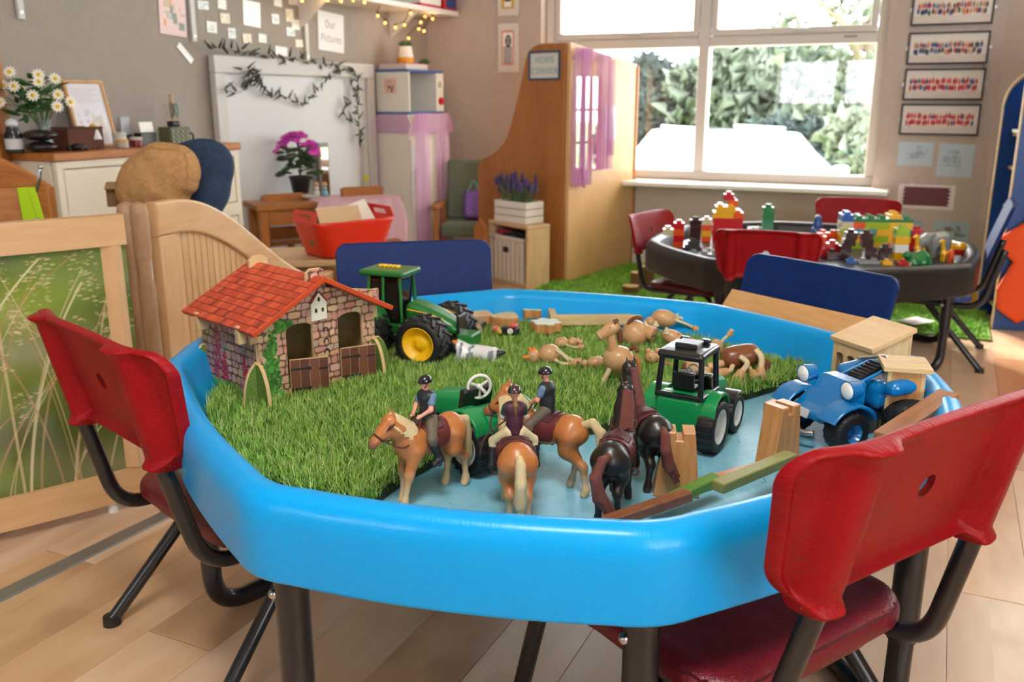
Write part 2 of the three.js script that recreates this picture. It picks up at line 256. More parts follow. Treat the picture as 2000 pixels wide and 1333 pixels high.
// ---------------------------------------------------------------- outside: lawn, car, trees
const GY = -0.95;
const ground = S('ground'); P(ground, 'lawn', moved(uvM(box(90, 0.2, 70)), 6, GY - 0.1, -41), wood(speckTex('#8aa35c', '#6d8a45', 71, { rep: 0.4 }), 0.9));
{
  const mCar = M('#f4f5f6', 0.2, { clearcoat: 1 }), mCarGlass = M('#5a6468', 0.05, { metalness: 0.0 }), tyre = M('#202022', 0.8);
  const d = 9.2, p = atZ(1408, 300, -d - 1.2), t = T('white_car', 'white car parked outside the window', 'car', { at: [p.x, GY, -d - 1.2], turn: 0.22 }); t.scale.set(0.93, 1, 1);
  const side = smoothLine([[-2.1, 0.5], [-2.05, 0.85], [-1.2, 0.98], [-0.75, 1.05]], 10);
  P(t, 'body', extr(shape([[-2.0, 0.28], [2.05, 0.28], [2.1, 0.7], [1.9, 0.98], [-0.9, 1.0], [-1.95, 0.84], [-2.05, 0.6]]), 1.72, 0.09, 3), mCar, { rot: [0, -Math.PI / 2, 0] });
  const roof = lofted([[1.0, 0.80, 1.5], [1.2, 0.73, 1.22], [1.37, 0.655, 0.97], [1.41, 0.63, 0.92], [1.425, 0.57, 0.85]]); P(t, 'cabin', roof, mCar);
  P(t, 'windscreen', extr(shape([[-0.66, 0], [0.66, 0], [0.56, 0.33], [-0.56, 0.33]]), 0.02, 0.004), mCarGlass, { at: [0, 1.03, 1.42], rot: [-0.95, 0, 0] });
  for (const s of [-1, 1]) { P(t, 'mirror', moved(rbox(0.2, 0.13, 0.1, 0.05, 3), 0, 0, 0), mCar, { at: [s * 1.0, 1.02, 0.95] }); P(t, 'roof_rail', rbox(0.03, 0.03, 1.2, 0.012), mCar, { at: [s * 0.5, 1.455, -0.05] }); for (const z of [-1.25, 1.3]) P(t, 'wheel', moved(cyl(0.32, 0.32, 0.2, 28), 0, 0, 0, 0, 0, Math.PI / 2), tyre, { at: [s * 0.78, 0.32, z] }); }
}
function lofted(rows) {                                            // rows of [height, half width, half length], rounded in plan
  const pos = [], idx = [], N = 28;
  for (const [y, w, l] of rows) for (let k = 0; k < N; k++) { const a = k / N * 2 * Math.PI, c = Math.cos(a), s = Math.sin(a), q = Math.pow(Math.pow(Math.abs(c), 6) + Math.pow(Math.abs(s), 6), -1 / 6); pos.push(c * q * w, y, s * q * l); }
  for (let i = 0; i < rows.length - 1; i++) for (let k = 0; k < N; k++) { const a = i * N + k, b = i * N + (k + 1) % N; idx.push(a, a + N, b, b, a + N, b + N); }
  const top = (rows.length - 1) * N; for (let k = 1; k < N - 1; k++) idx.push(top, top + k + 1, top + k);
  const g = new THREE.BufferGeometry(); g.setAttribute('position', new THREE.Float32BufferAttribute(pos, 3)); g.setIndex(idx); g.computeVertexNormals(); return g;
}
{
  const leafMats = [M('#4a5644', 0.9), M('#5d6654', 0.9), M('#2c3a35', 0.9), M('#6c745f', 0.9)], bark = M('#7a6a58', 0.9);
  const leaf = (() => { const g = new THREE.BufferGeometry(); g.setAttribute('position', new THREE.Float32BufferAttribute([-0.5, 0, 0, 0.5, 0, 0.1, 0, 1, 0, 0, 0.3, 0.4], 3)); g.setIndex([0, 1, 2, 1, 3, 2, 0, 2, 3]); g.computeVertexNormals(); return g; })();
  function tree(name, label, px, z, top, w, mat, conifer, bare) {
    const p = atZ(px, 300, -z), t = T(name, label, 'tree', { at: [p.x, GY, -z], group: 'trees beyond the window' });
    const H = atZ(px, top, -z).y - GY, tr = Math.min(0.22, w * 0.09);
    P(t, 'trunk', curve([[0, -0.1, 0], [0.05 * w, H * 0.3, 0], [0, H * 0.62, 0.1]], (s) => tr * (1 - 0.6 * s), 8, 8), bark);
    for (let b = 0; b < 4; b++) { const a = b * 1.7 + px; P(t, 'branch', curve([[0, H * (0.35 + 0.1 * b), 0], [Math.cos(a) * w * 0.2, H * (0.5 + 0.1 * b), Math.sin(a) * w * 0.2], [Math.cos(a) * w * 0.42, H * (0.62 + 0.08 * b), Math.sin(a) * w * 0.3]], (s) => tr * 0.45 * (1 - 0.8 * s), 6, 6), bark); }
    const n = bare ? 500 : conifer ? 4200 : 5200, im = new THREE.InstancedMesh(leaf, leafMats[mat], n), q = new THREE.Object3D();
    const blobs = Array.from({ length: 14 }, () => { const h = rr(0.1, 0.93), r = conifer ? w * 0.5 * (1.02 - h) + 0.15 : w * 0.5 * Math.sqrt(Math.max(0.08, 1 - Math.pow(2 * h - 0.95, 2))); const a = rr(0, 6.28); return [Math.cos(a) * r * 0.55, h * H, Math.sin(a) * r * 0.55, r * 0.62]; });
    for (let i = 0; i < n; i++) { const b = blobs[i % 14], v = V3(rnd() - 0.5, rnd() - 0.5, rnd() - 0.5).normalize().multiplyScalar(b[3] * Math.cbrt(rr(0.3, 1))); q.position.set(b[0] + v.x, Math.max(0.1, b[1] + v.y), b[2] + v.z); q.rotation.set(rr(0, 6), rr(0, 6), rr(0, 6)); q.scale.setScalar(rr(0.14, 0.32) * (z > 20 ? 1.5 : 1)); q.updateMatrix(); im.setMatrixAt(i, q.matrix); }
    im.name = 'foliage'; im.userData.kind = 'stuff'; im.castShadow = im.receiveShadow = true; t.add(im); return t;
  }
  tree('conifer', 'dark conifer at the left end of the outdoor tree line, next to the partition', 1262, 24, 105, 2.6, 2, true);
  tree('conifer', 'dark pointed conifer between the partition and the window mullion', 1318, 26, 145, 2.6, 2, true);
  tree('conifer', 'dark conifer just left of the window mullion', 1368, 25, 122, 2.4, 2, true);
  tree('hedge_tree', 'pale green rounded tree just right of the window mullion', 1432, 23, 112, 3.4, 1);
  tree('hedge_tree', 'tall pale tree in the middle of the right window pane', 1500, 27, 92, 4.2, 3);
  tree('hedge_tree', 'mid green tree in the right half of the right window pane', 1580, 25, 122, 3.6, 0);
  tree('bare_tree', 'tall nearly bare tree at the right edge of the window', 1672, 19, -140, 4.0, 3, false, true);
  tree('garden_bush', 'low grey-green bush at the lower right of the right window pane', 1545, 19, 255, 2.2, 2);
  tree('garden_bush', 'low dark bush behind the car mirror outside', 1610, 20, 238, 2.6, 0);
  tree('garden_bush', 'pale rounded bush nearest the right window jamb', 1685, 13, 232, 1.3, 3);
}
// ---------------------------------------------------------------- the blue play tray
const RIM = 0.425, BED = 0.345;                                    // heights of the rim crest and of the tray's bed
const trayCorners = [[322, 708], [497, 952], [1288, 1032], [1885, 846], [1792, 694], [1392, 591], [985, 562.5], [480, 617]].map(([x, y]) => { const p = onY(x, y, RIM); return [p.x, p.z]; });
const trayMid = [trayCorners.reduce((s, c) => s + c[0], 0) / 8, trayCorners.reduce((s, c) => s + c[1], 0) / 8];
function ringOf(corners, inset, bow, round, per = 12, perC = 6) {   // corners joined by bowed sides with rounded joints
  const n = corners.length, cx = corners.reduce((s, c) => s + c[0], 0) / n, cz = corners.reduce((s, c) => s + c[1], 0) / n;
  const q = corners.map(([x, z]) => { const d = Math.hypot(x - cx, z - cz), k = (d - inset * 1.08) / d; return V3(cx + (x - cx) * k, 0, cz + (z - cz) * k); }), out = [];
  for (let i = 0; i < n; i++) {
    const a = q[(i + n - 1) % n], b = q[i], c = q[(i + 1) % n], u = a.clone().sub(b), v = c.clone().sub(b), lu = u.length(), lv = v.length(), r = Math.min(round, lv * 0.4, lu * 0.4);
    u.normalize(); v.normalize();
    const s = b.clone().addScaledVector(u, r), e = b.clone().addScaledVector(v, r), nx = c.clone().addScaledVector(v, -r);
    for (let k = 0; k <= perC; k++) { const t = k / perC; out.push(s.clone().multiplyScalar((1 - t) * (1 - t)).addScaledVector(b, 2 * t * (1 - t)).addScaledVector(e, t * t)); }
    const nrm = V3(-(nx.z - e.z), 0, nx.x - e.x).normalize(); if (nrm.dot(e.clone().sub(V3(cx, 0, cz))) < 0) nrm.negate();
    for (let k = 1; k < per; k++) { const t = k / per; out.push(e.clone().lerp(nx, t).addScaledVector(nrm, bow * 4 * t * (1 - t))); }
  }
  return out;
}
function bowl(rows, cap0, cap1) {                                   // rows of [ring, height]
  const pos = [], idx = [], N = rows[0][0].length;
  for (const [ring, y] of rows) for (const p of ring) pos.push(p.x, y, p.z);
  for (let i = 0; i < rows.length - 1; i++) for (let k = 0; k < N; k++) { const a = i * N + k, b = i * N + (k + 1) % N; idx.push(a, b, a + N, b, b + N, a + N); }
  for (const [on, i] of [[cap0, 0], [cap1, rows.length - 1]]) if (on) { const c = pos.length / 3, m = rows[i][0].reduce((s, p) => s.add(p), V3()).divideScalar(N); pos.push(m.x, rows[i][1], m.z); for (let k = 0; k < N; k++) i ? idx.push(c, i * N + k, i * N + (k + 1) % N) : idx.push(c, (k + 1) % N, k); }
  const g = new THREE.BufferGeometry(); g.setAttribute('position', new THREE.Float32BufferAttribute(pos, 3)); g.setIndex(idx); g.computeVertexNormals();
  return g;
}
function planarUV(g) { const p = g.attributes.position, uv = new Float32Array(p.count * 2); for (let i = 0; i < p.count; i++) { uv[2 * i] = p.getX(i); uv[2 * i + 1] = p.getZ(i) + p.getY(i); } g.setAttribute('uv', new THREE.BufferAttribute(uv, 2)); return g; }
function trayGeo(corners, rim, bed, bow = 0.012) {
  const R = (inset, r = 0.045) => ringOf(corners, inset, bow, r);
  const prof = [[-0.012, -0.098], [-0.0145, -0.097], [-0.016, -0.093], [-0.0165, -0.06], [-0.017, -0.032], [-0.0155, -0.018], [-0.011, -0.008], [-0.005, -0.002], [0.003, 0], [0.011, -0.001], [0.018, -0.006], [0.024, -0.016], [0.034, -0.05], [0.042, -0.068], [0.05, -0.076], [0.06, -0.08]];
  const inner = bowl(prof.map(([i, y]) => [R(i), rim + y]));
  const under = bowl([[0.052, -0.088], [0.038, -0.07], [0.026, -0.03], [0.014, -0.012], [0.0, -0.008], [-0.008, -0.016], [-0.0105, -0.04], [-0.012, -0.098]].map(([i, y]) => [R(i), rim + y]), true);
  return [planarUV(inner), planarUV(under)];
}
const tTrayBed = (() => { const g1 = grid(64, 5), g2 = grid(16, 9), g3 = grid(128, 12); return dataTex(512, (u, v) => { const w = 0.5 * g2(u * 16, v * 16) + 0.3 * g1(u * 64, v * 64) + 0.2 * g3(u * 128, v * 32); let c = mixc([98, 166, 194], [146, 198, 216], w); if (g3(u * 128 + 40, v * 128 + 7) > 0.965) c = mixc(c, [40, 60, 66], 0.6); return c; }, true, 1.4); })();  // sky sheen painted into the bed colour as paler blue; specks are scuffs
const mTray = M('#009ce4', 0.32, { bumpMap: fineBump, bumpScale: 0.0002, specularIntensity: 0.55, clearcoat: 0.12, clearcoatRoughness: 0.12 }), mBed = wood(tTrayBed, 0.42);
const tray = T('play_tray', 'large octagonal bright blue plastic play tray holding toy horses and artificial grass', 'play tray');
{
  const [a, b] = trayGeo(trayCorners, RIM, BED);
  P(tray, 'rim', a, mTray); P(tray, 'underside', b, mTray);
  P(tray, 'bed', planarUV(bowl([[ringOf(trayCorners, 0.058, 0.012, 0.07), BED - 0.006], [ringOf(trayCorners, 0.058, 0.012, 0.07), BED]], true, true)), mBed, { label: 'scuffed blue tray bed with the sky sheen painted in as paler blue' });
}
function stand(corners, label, rim, at = 0.93, r = 0.0185) {
  const t = T('tray_stand', label, 'tray stand'), mid = [corners.reduce((s, c) => s + c[0], 0) / 8, corners.reduce((s, c) => s + c[1], 0) / 8];
  const foot = corners.map(([x, z]) => [mid[0] + (x - mid[0]) * at, mid[1] + (z - mid[1]) * at]), top = rim - 0.085;
  for (const [i, j] of [[1, 2], [0, 6], [3, 5]]) {
    const a = foot[i], b = foot[j];
    for (const [x, z] of [a, b]) { P(t, 'leg', moved(cyl(r, r, top - 0.14, 20), x, (top + 0.14) / 2, z), mBlackTube); P(t, 'locking_pin', sph(0.006, 10), mSteel, { at: [x - 0.018, top - 0.05, z + 0.006] }); }
    P(t, 'floor_runner', tube([[a[0], 0.145, a[1]], [a[0], r - 0.003, a[1]], [b[0], r - 0.003, b[1]], [b[0], 0.145, b[1]]], r - 0.003, 14, 0.06, 10), mBlackTube);
  }
  return t;
}
stand(trayCorners, 'black tubular steel stand under the blue tray', RIM);

// ---------------------------------------------------------------- stacking chairs
const redWear = (() => { const g1 = grid(16, 301), g2 = grid(64, 305), g3 = grid(128, 309); return dataTex(512, (u, v) => { let c = mixc([138, 3, 13], [152, 5, 17], g1(u * 16, v * 16)); const w = g1(u * 8 + 4, v * 8) * 0.6 + g2(u * 64, v * 64) * 0.4; if (w > 0.66) c = mixc(c, [132, 40, 38], Math.min(0.4, (w - 0.66) * 2.6)); if (g3(u * 128, v * 128) > 0.955) c = mixc(c, [190, 100, 95], 0.3); return c; }, true, 2.6); })();
const mRed = wood(redWear, 0.46, { specularIntensity: 0.45, bumpMap: leather, bumpScale: 0.0005 });
const mSeatRed = wood(speckTex('#5f0e1b', '#761421', 311, { rep: 4 }), 0.4, { bumpMap: leather, bumpScale: 0.0006 });
const mBlue = wood(speckTex('#08245a', '#0d2c68', 317, { rep: 3, f: 64 }), 0.48, { specularIntensity: 0.4, bumpMap: leather, bumpScale: 0.0004 });
const mEdge = M('#a9b2c4', 0.5);
const panelGeo = (() => {                                            // moulded back: curved sheet with rolled edge and two tube sleeves
  const nu = 72, nv = 44, r = 0.034, lean = 0.27, pos = [], idx = [], uv = [], bump = (x) => Math.exp(-Math.pow((Math.abs(x) - 0.116) / 0.0185, 6));
  const edge = (k, n) => { const a = k / n; return 0.5 - 0.5 * Math.cos(Math.PI * (0.5 * a + 0.5 * (0.5 - 0.5 * Math.cos(Math.PI * a)))); };
  const put = (s, t, back) => {
    const bot0 = 0.347, top0 = 0.492, y0 = bot0 + (top0 - bot0) * t, W = 0.158 + (y0 - 0.345) * 0.16, cut = Math.max(0, Math.abs(y0 - (bot0 + top0) / 2) - ((top0 - bot0) / 2 - r)), w = W - r + Math.sqrt(Math.max(0, r * r - cut * cut)), x = s * w;
    const bot = bot0 - 0.013 * bump(x) * (1 - t) ** 3 + 0.006 * Math.max(0, Math.abs(x) - 0.13) / 0.03 * (1 - t), y = y0 + (bot - bot0) * 1 + 0.006 * t * (1 - (x / 0.18) ** 2);
    const e = Math.min(w - Math.abs(x), (y0 - bot0) + 0.0, top0 - y0), round = Math.sqrt(Math.max(0, 1 - Math.pow(1 - Math.min(1, e / 0.006), 2)));
    const zc = -0.176 - (y - 0.345) * lean + Math.pow(Math.max(Math.abs(x) - 0.098, 0), 2) * 4.4, lip = Math.max(0, 1 - e / 0.014), lipS = lip * lip * (3 - 2 * lip);
    const d = back ? -(0.0035 + 0.0095 * lipS + 0.0225 * bump(x) * (1 - 0.4 * t)) * round : (0.0035 + 0.001 * lipS + 0.004 * bump(x) * (1 - t)) * round;
    pos.push(x, y, zc + d - 0.002 * lipS); uv.push(x, y);
  };
  for (const back of [0, 1]) { const o = pos.length / 3; for (let j = 0; j <= nv; j++) for (let i = 0; i <= nu; i++) put(edge(i, nu) * 2 - 1, edge(j, nv), back); for (let j = 0; j < nv; j++) for (let i = 0; i < nu; i++) { const a = o + j * (nu + 1) + i, b = a + nu + 1; back ? idx.push(a, b, a + 1, a + 1, b, b + 1) : idx.push(a, a + 1, b, a + 1, b + 1, b); } }
  let g = new THREE.BufferGeometry(); g.setAttribute('position', new THREE.Float32BufferAttribute(pos, 3)); g.setAttribute('uv', new THREE.Float32BufferAttribute(uv, 2)); g.setIndex(idx); g = mergeVertices(g.clone().deleteAttribute('uv'), 1e-5); g.computeVertexNormals();
  const addUV = (q) => { const p = q.attributes.position, u = new Float32Array(p.count * 2); for (let i = 0; i < p.count; i++) { u[2 * i] = p.getX(i); u[2 * i + 1] = p.getY(i); } q.setAttribute('uv', new THREE.BufferAttribute(u, 2)); return q; };
  addUV(g); const A = new Brush(g), B = new Brush(moved(cyl(0.0112, 0.0112, 0.1, 28), 0, 0.424, -0.2, Math.PI / 2)); A.updateMatrixWorld(); B.updateMatrixWorld(); const ev = new Evaluator(); ev.useGroups = false; return ev.evaluate(A, B, SUBTRACTION).geometry;
})();
const seatGeo = (() => net((p) => {
  const [x, y, z] = p, w = 0.158 + z * 0.05, qx = Math.abs(x) - w + 0.05, qz = Math.abs(z) - 0.155 + 0.05, o = Math.hypot(Math.max(qx, 0), Math.max(qz, 0)) + Math.min(Math.max(qx, qz), 0) - 0.05;
  const e = Math.max(0, 1 + Math.min(o, 0) / 0.03), dish = 0.228 - 0.006 * (1 - Math.min(1, (x / 0.16) ** 2)) - e * e * 0.012 - Math.max(0, z - 0.11) * 0.2;
  return -smin(-o, -(Math.abs(y - dish) - 0.006 - e * 0.006), 0.01);
}, [[-0.19, 0.175, -0.175], [0.19, 0.255, 0.175]], 0.0042))();
const flatBackGeo = (() => net((p) => { const [x, y] = p, w = 0.166 + (y - 0.345) * 0.03, qx = Math.abs(x) - w + 0.026, qy = Math.abs(y - 0.418) - 0.084 + 0.026, o = Math.hypot(Math.max(qx, 0), Math.max(qy, 0)) + Math.min(Math.max(qx, qy), 0) - 0.026; const zc = -0.158 - (y - 0.345) * 0.3 + 0.25 * x * x; return -smin(-o, -(Math.abs(p[2] - zc) - 0.0062), 0.003); }, [[-0.19, 0.325, -0.235], [0.19, 0.51, -0.13]], 0.0036))();
const frameGeo = (s) => tube([[s * 0.116, 0.37, -0.195], [s * 0.1158, 0.34, -0.187], [s * 0.126, 0.192, -0.15], [s * 0.132, 0.206, 0.16], [s * 0.152, 0.006, 0.2]], 0.0105, 12, 0.05, 8);
const legGeo = (s) => tube([[s * 0.128, 0.198, 0.0], [s * 0.155, 0.006, -0.17]], 0.0098, 12);
const [frL, frR, lgL, lgR] = [frameGeo(-1), frameGeo(1), legGeo(-1), legGeo(1)];
const footGeo = cyl(0.0125, 0.0135, 0.014, 14), rivetGeo = sph(0.0042, 10), crossGeo = tube([[-0.13, 0.203, 0.16], [0.13, 0.203, 0.16]], 0.008, 10);
function chair(name, label, { at, turn, flat, scale = 1, tall, back = mRed, seat = mSeatRed, group }) {
  const t = T(name, label, 'chair', { at, turn, group }); t.scale.set(scale, tall ?? scale, scale);
  P(t, 'backrest', flat ? flatBackGeo : panelGeo, back); P(t, 'seat', seatGeo, seat, { at: [0, 0, 0.03] });
  P(t, 'side_frame', frL, mBlackTube); P(t, 'side_frame', frR, mBlackTube); P(t, 'leg', lgL, mBlackTube); P(t, 'leg', lgR, mBlackTube); P(t, 'cross_bar', crossGeo, mBlackTube);
  for (const [x, z] of [[-0.152, 0.2], [0.152, 0.2], [-0.155, -0.17], [0.155, -0.17]]) P(t, 'foot_cap', footGeo, mDark, { at: [x, 0.007, z] });
  if (!flat) for (const s of [-1, 1]) P(t, 'rivet', rivetGeo, mSteel, { at: [s * 0.131, 0.347, -0.186] });
  return t;
}
function facing(x, z, fx, fz, back) { const l = Math.hypot(fx, fz); return { at: [x + fx / l * back, 0, z + fz / l * back], turn: Math.atan2(fx, fz) }; }
chair('stacking_chair', 'worn red plastic chair with black tube frame at the left of the blue tray', { ...facing(-0.515, -1.143, 0.69, -0.72, 0.18), scale: 1.05, group: 'red stacking chairs' });
chair('stacking_chair', 'scuffed red plastic chair nearest the camera, at the lower right', { ...facing(0.366, -0.785, -0.559, -0.829, 0.19), scale: 1.08, group: 'red stacking chairs' });
chair('stacking_chair', 'blue chair at the far side of the blue tray, behind the green tractor', { ...facing(-0.215, -1.955, 0.19, 0.98, 0.2), flat: true, back: mBlue, seat: mBlue, group: 'blue stacking chairs' });
chair('stacking_chair', 'blue chair at the far right of the blue tray, behind the leaning plank', { ...facing(0.583, -1.675, -0.827, 0.562, 0.2), flat: true, back: mBlue, seat: mBlue, group: 'blue stacking chairs' });

// ---------------------------------------------------------------- artificial grass
const bladeGeo = (w, h, lean) => { const g = new THREE.BufferGeometry(); g.setAttribute('position', new THREE.Float32BufferAttribute([-w, 0, 0, w, 0, 0, -w * 0.8, h * 0.5, lean * 0.3, w * 0.8, h * 0.5, lean * 0.3, 0, h, lean], 3)); g.setIndex([0, 1, 2, 1, 3, 2, 2, 3, 4]); return g; };
function tuft(n, w, h, spread) { const list = []; for (let i = 0; i < n; i++) { const g = bladeGeo(w * rr(0.8, 1.2), h * rr(0.6, 1.1), rr(0.2, 0.9) * h); g.rotateY(rr(0, 6.28)); g.translate(rr(-spread, spread), 0, rr(-spread, spread)); list.push(g); } const m = mergeGeometries(list); m.computeVertexNormals(); return m; }
function inside(poly, x, z) { let c = false; for (let i = 0, j = poly.length - 1; i < poly.length; j = i++) { const [xi, zi] = poly[i], [xj, zj] = poly[j]; if ((zi > z) !== (zj > z) && x < (xj - xi) * (z - zi) / (zj - zi) + xi) c = !c; } return c; }
function pile(parent, poly, y, n, kinds, mats, lo, hi) {
  const xs = poly.map((p) => p[0]), zs = poly.map((p) => p[1]), q = new THREE.Object3D(), col = new THREE.Color();
  kinds.forEach((g, k) => {
    const im = new THREE.InstancedMesh(g, mats[k], Math.round(n / kinds.length));
    for (let i = 0; i < im.count;) {
      const x = rr(Math.min(...xs), Math.max(...xs)), z = rr(Math.min(...zs), Math.max(...zs)); if (!inside(poly, x, z)) continue;
      q.position.set(x, y, z); q.rotation.set(rr(-0.25, 0.25), rr(0, 6.28), rr(-0.25, 0.25)); q.scale.set(1, rr(lo, hi), 1); q.updateMatrix(); im.setMatrixAt(i, q.matrix); const b = rr(0.75, 1.25); im.setColorAt(i, col.setRGB(b * rr(0.85, 1.1), b, b * rr(0.8, 1))); i++;
    }
    im.name = 'pile'; im.userData.kind = 'stuff'; im.castShadow = im.receiveShadow = true; parent.add(im);
  });
}
const MATY = BED + 0.006, matTop = 0.363;
{
  const inner = ringOf(trayCorners, 0.047, 0.012, 0.07).map((p) => [p.x, p.z]);
  const edge = [[540, 955], [610, 980], [710, 995], [735, 978], [800, 930], [870, 893], [1010, 868], [1180, 838], [1300, 812], [1420, 786], [1590, 737], [1655, 716], [1690, 700]].map(([x, y]) => { const p = onY(x, y, MATY); return [p.x, p.z]; });
  const a0 = edge[0], a1 = edge[edge.length - 1], ang = (p) => Math.atan2(p[1] - trayMid[1], p[0] - trayMid[0]);
  const s = ang(a0), e = ang(a1);                                   // the mat covers the far side, from the near-left corner round to the right
  const far = inner.filter((p) => { const a = ang(p); return !(a < s && a > e); }).sort((p, q) => { const f = (r) => { let a = ang(r); if (a < e) a += 0; return a >= s ? a - 2 * Math.PI : a; }; return f(q) - f(p); });
  const poly = [...edge, ...far];
  const mat = T('grass_mat', 'thick green artificial grass mat covering the far half of the blue tray', 'grass mat');
  const sh = shape(poly.map(([x, z]) => [x, -z])); const base = new THREE.ExtrudeGeometry(sh, { depth: 0.012, bevelEnabled: false }); base.rotateX(-Math.PI / 2);
  P(mat, 'backing', base, M('#2c3a1e', 0.95), { at: [0, BED + 0.0008, 0] });
  const gm = ['#78a43e', '#9cc25a', '#65933a', '#bccb85'].map((c) => M(c, 0.55, { side: THREE.DoubleSide }));
  pile(mat, poly, BED + 0.0118, 20000, [tuft(8, 0.0009, 0.021, 0.006), tuft(8, 0.0009, 0.023, 0.006), tuft(8, 0.0009, 0.021, 0.006), tuft(5, 0.0008, 0.021, 0.006)], gm, 0.6, 1.15);
}
{
  const t = T('grass_rug', 'bright green artificial grass rug on the floor under the black tray', 'rug', { at: [KX, 0, KZ], turn: WB.turn });
  P(t, 'backing', rbox(1.76, 0.008, 0.9, 0.002), M('#6f9a3a', 0.95), { at: [1.87, 0.0042, 0.475] });
  const gm = ['#8cc04a', '#a3d05c', '#78ad3c'].map((c) => M(c, 0.7, { side: THREE.DoubleSide }));
  pile(t, [[1.0, 0.03], [2.74, 0.03], [2.74, 0.915], [1.0, 0.915]], 0.008, 9000, [tuft(7, 0.002, 0.016, 0.014), tuft(7, 0.002, 0.016, 0.014), tuft(7, 0.002, 0.014, 0.014)], gm, 0.7, 1.1);
}
// ---------------------------------------------------------------- toy horses and riders
const mPaint = new THREE.MeshPhysicalMaterial({ vertexColors: true, roughness: 0.36, clearcoat: 0.1 });
const legNames = ['FR', 'FL', 'HR', 'HL'];
function horseGeo({ head = [0.6, 1.24, 0], dir = [0.26, -0.17, 0], legs = {}, coat, sock, hoof, muzzle }) {
  const [hx, hy, hz] = head, B = [];
  B.push([0.30, 0.79, 0, 0.185, 0.0, 0.775, 0, 0.185], [0.0, 0.775, 0, 0.185, -0.36, 0.825, 0, 0.18], [-0.36, 0.825, 0, 0.18, -0.42, 0.79, 0, 0.16], [0.34, 0.74, 0, 0.15, 0.4, 0.82, 0, 0.13]);
  const nx = (0.38 + hx) / 2 + 0.02, nz = hz * 0.45;
  B.push([0.34, 0.88, 0, 0.155, nx, (0.9 + hy) / 2 + 0.02, nz, 0.118], [nx, (0.9 + hy) / 2 + 0.02, nz, 0.118, hx, hy, hz, 0.088]);
  const l = Math.hypot(...dir), d = dir.map((v) => v / l), sd = [-d[2], 0, d[0]], sl = Math.hypot(...sd) || 1, s = sd.map((v) => v / sl), A = (k, up = 0, side = 0) => [hx + d[0] * k + s[0] * side, hy + d[1] * k + up, hz + d[2] * k + s[2] * side];
  B.push([...A(0), 0.085, ...A(0.14, -0.01), 0.068], [...A(0.1, -0.05), 0.07, ...A(0.16, -0.02), 0.05], [...A(0.14, -0.01), 0.066, ...A(0.3, -0.005), 0.047], [...A(0.3, -0.005), 0.05, ...A(0.335, -0.012), 0.046]);
  for (const e of [-1, 1]) B.push([...A(-0.04, 0.06, e * 0.045), 0.024, ...A(-0.035, 0.15, e * 0.055), 0.008, 0.015]);
  const feet = [];
  for (const n of legNames) {
    const z = (n[1] === 'R' ? 1 : -1) * 0.1, [dx, lift = 0] = legs[n] ?? [0, 0];
    if (n[0] === 'F') { const k = [0.33 + dx * 0.5, 0.42 + lift * 0.4, z * 0.95], f = [0.335 + dx, 0.1 + lift, z * 0.95]; B.push([0.3, 0.7, z, 0.11, ...k, 0.05], [...k, 0.053, ...f, 0.033], [...f, 0.036, f[0] + 0.025, 0.035 + lift, f[2], 0.052]); feet.push([f[0], f[2]]); }
    else { const st = [-0.3 + dx * 0.25, 0.58, z * 1.05], k = [-0.46 + dx * 0.6, 0.4 + lift * 0.4, z], f = [-0.44 + dx, 0.1 + lift, z]; B.push([-0.36, 0.76, z, 0.145, ...st, 0.105], [...st, 0.1, ...k, 0.05], [...k, 0.052, ...f, 0.034], [...f, 0.038, f[0] + 0.025, 0.035 + lift, f[2], 0.054]); }
  }
  const c = lin(coat), so = lin(sock), ho = lin(hoof), mu = lin(muzzle), tip = A(0.33);
  const tint = (p) => { if (p[1] < 0.075) return ho; const t = Math.min(1, Math.max(0, (0.5 - p[1]) / 0.3)), m = Math.min(1, Math.max(0, 1.25 - Math.hypot(p[0] - tip[0], p[1] - tip[1], p[2] - tip[2]) / 0.075)); return mixc(mixc(c, so, t), mu, m); };
  const f0 = bonesField(B, 0.07), eye = [-1, 1].map((e) => A(0.09, 0.025, e * 0.066));
  return { geo: net((p) => { let v = f0(p); if (p[1] < 0.0) v = Math.max(v, -p[1]); return v; }, bonesBox(B, 0.04), 0.0165, tint), A, s, eye, neck: [[0.34, 0.88, 0], [nx, (0.9 + hy) / 2 + 0.02, nz], [hx, hy, hz]] };
}
const trunkField = bonesField([[0.30, 0.79, 0, 0.185, 0.0, 0.775, 0, 0.185], [0.0, 0.775, 0, 0.185, -0.36, 0.825, 0, 0.18]], 0.07);
const saddleGeo = (() => {
  const pad = net((p) => { const d = Math.abs(trunkField(p) - 0.012) - 0.012, q = sdBox([p[0], p[1], p[2]], [-0.03, 0.86, 0], [0.16 + (p[1] - 0.8) * 0.2, 0.19, 0.3], 0.05); return Math.max(d, q); }, [[-0.3, 0.6, -0.3], [0.25, 1.1, 0.3]], 0.0165);
  const seat = net((p) => { const d = trunkField(p) - 0.036, q = sdBox(p, [-0.03, 0.97, 0], [0.115, 0.16, 0.17], 0.05), cantle = cap(p, [-0.14, 1.0, -0.06, 0.028, -0.14, 1.0, 0.06, 0.028]), pom = cap(p, [0.1, 1.0, -0.03, 0.025, 0.1, 1.0, 0.03, 0.025]); return smin(smin(Math.max(d, q), cantle, 0.04), pom, 0.04); }, [[-0.25, 0.78, -0.25], [0.2, 1.08, 0.25]], 0.0165);
  return { pad, seat };
})();
const mTack = M('#4a1c20', 0.42, { bumpMap: fineBump, bumpScale: 0.0002 }), mTackDark = M('#5e2426', 0.4);
function ringAround(c, ax, r, tr) { const a = V3(...ax).normalize(), g = new THREE.TorusGeometry(r, tr, 6, 22); g.applyQuaternion(new THREE.Quaternion().setFromUnitVectors(V3(0, 0, 1), a)); return g.translate(...c); }
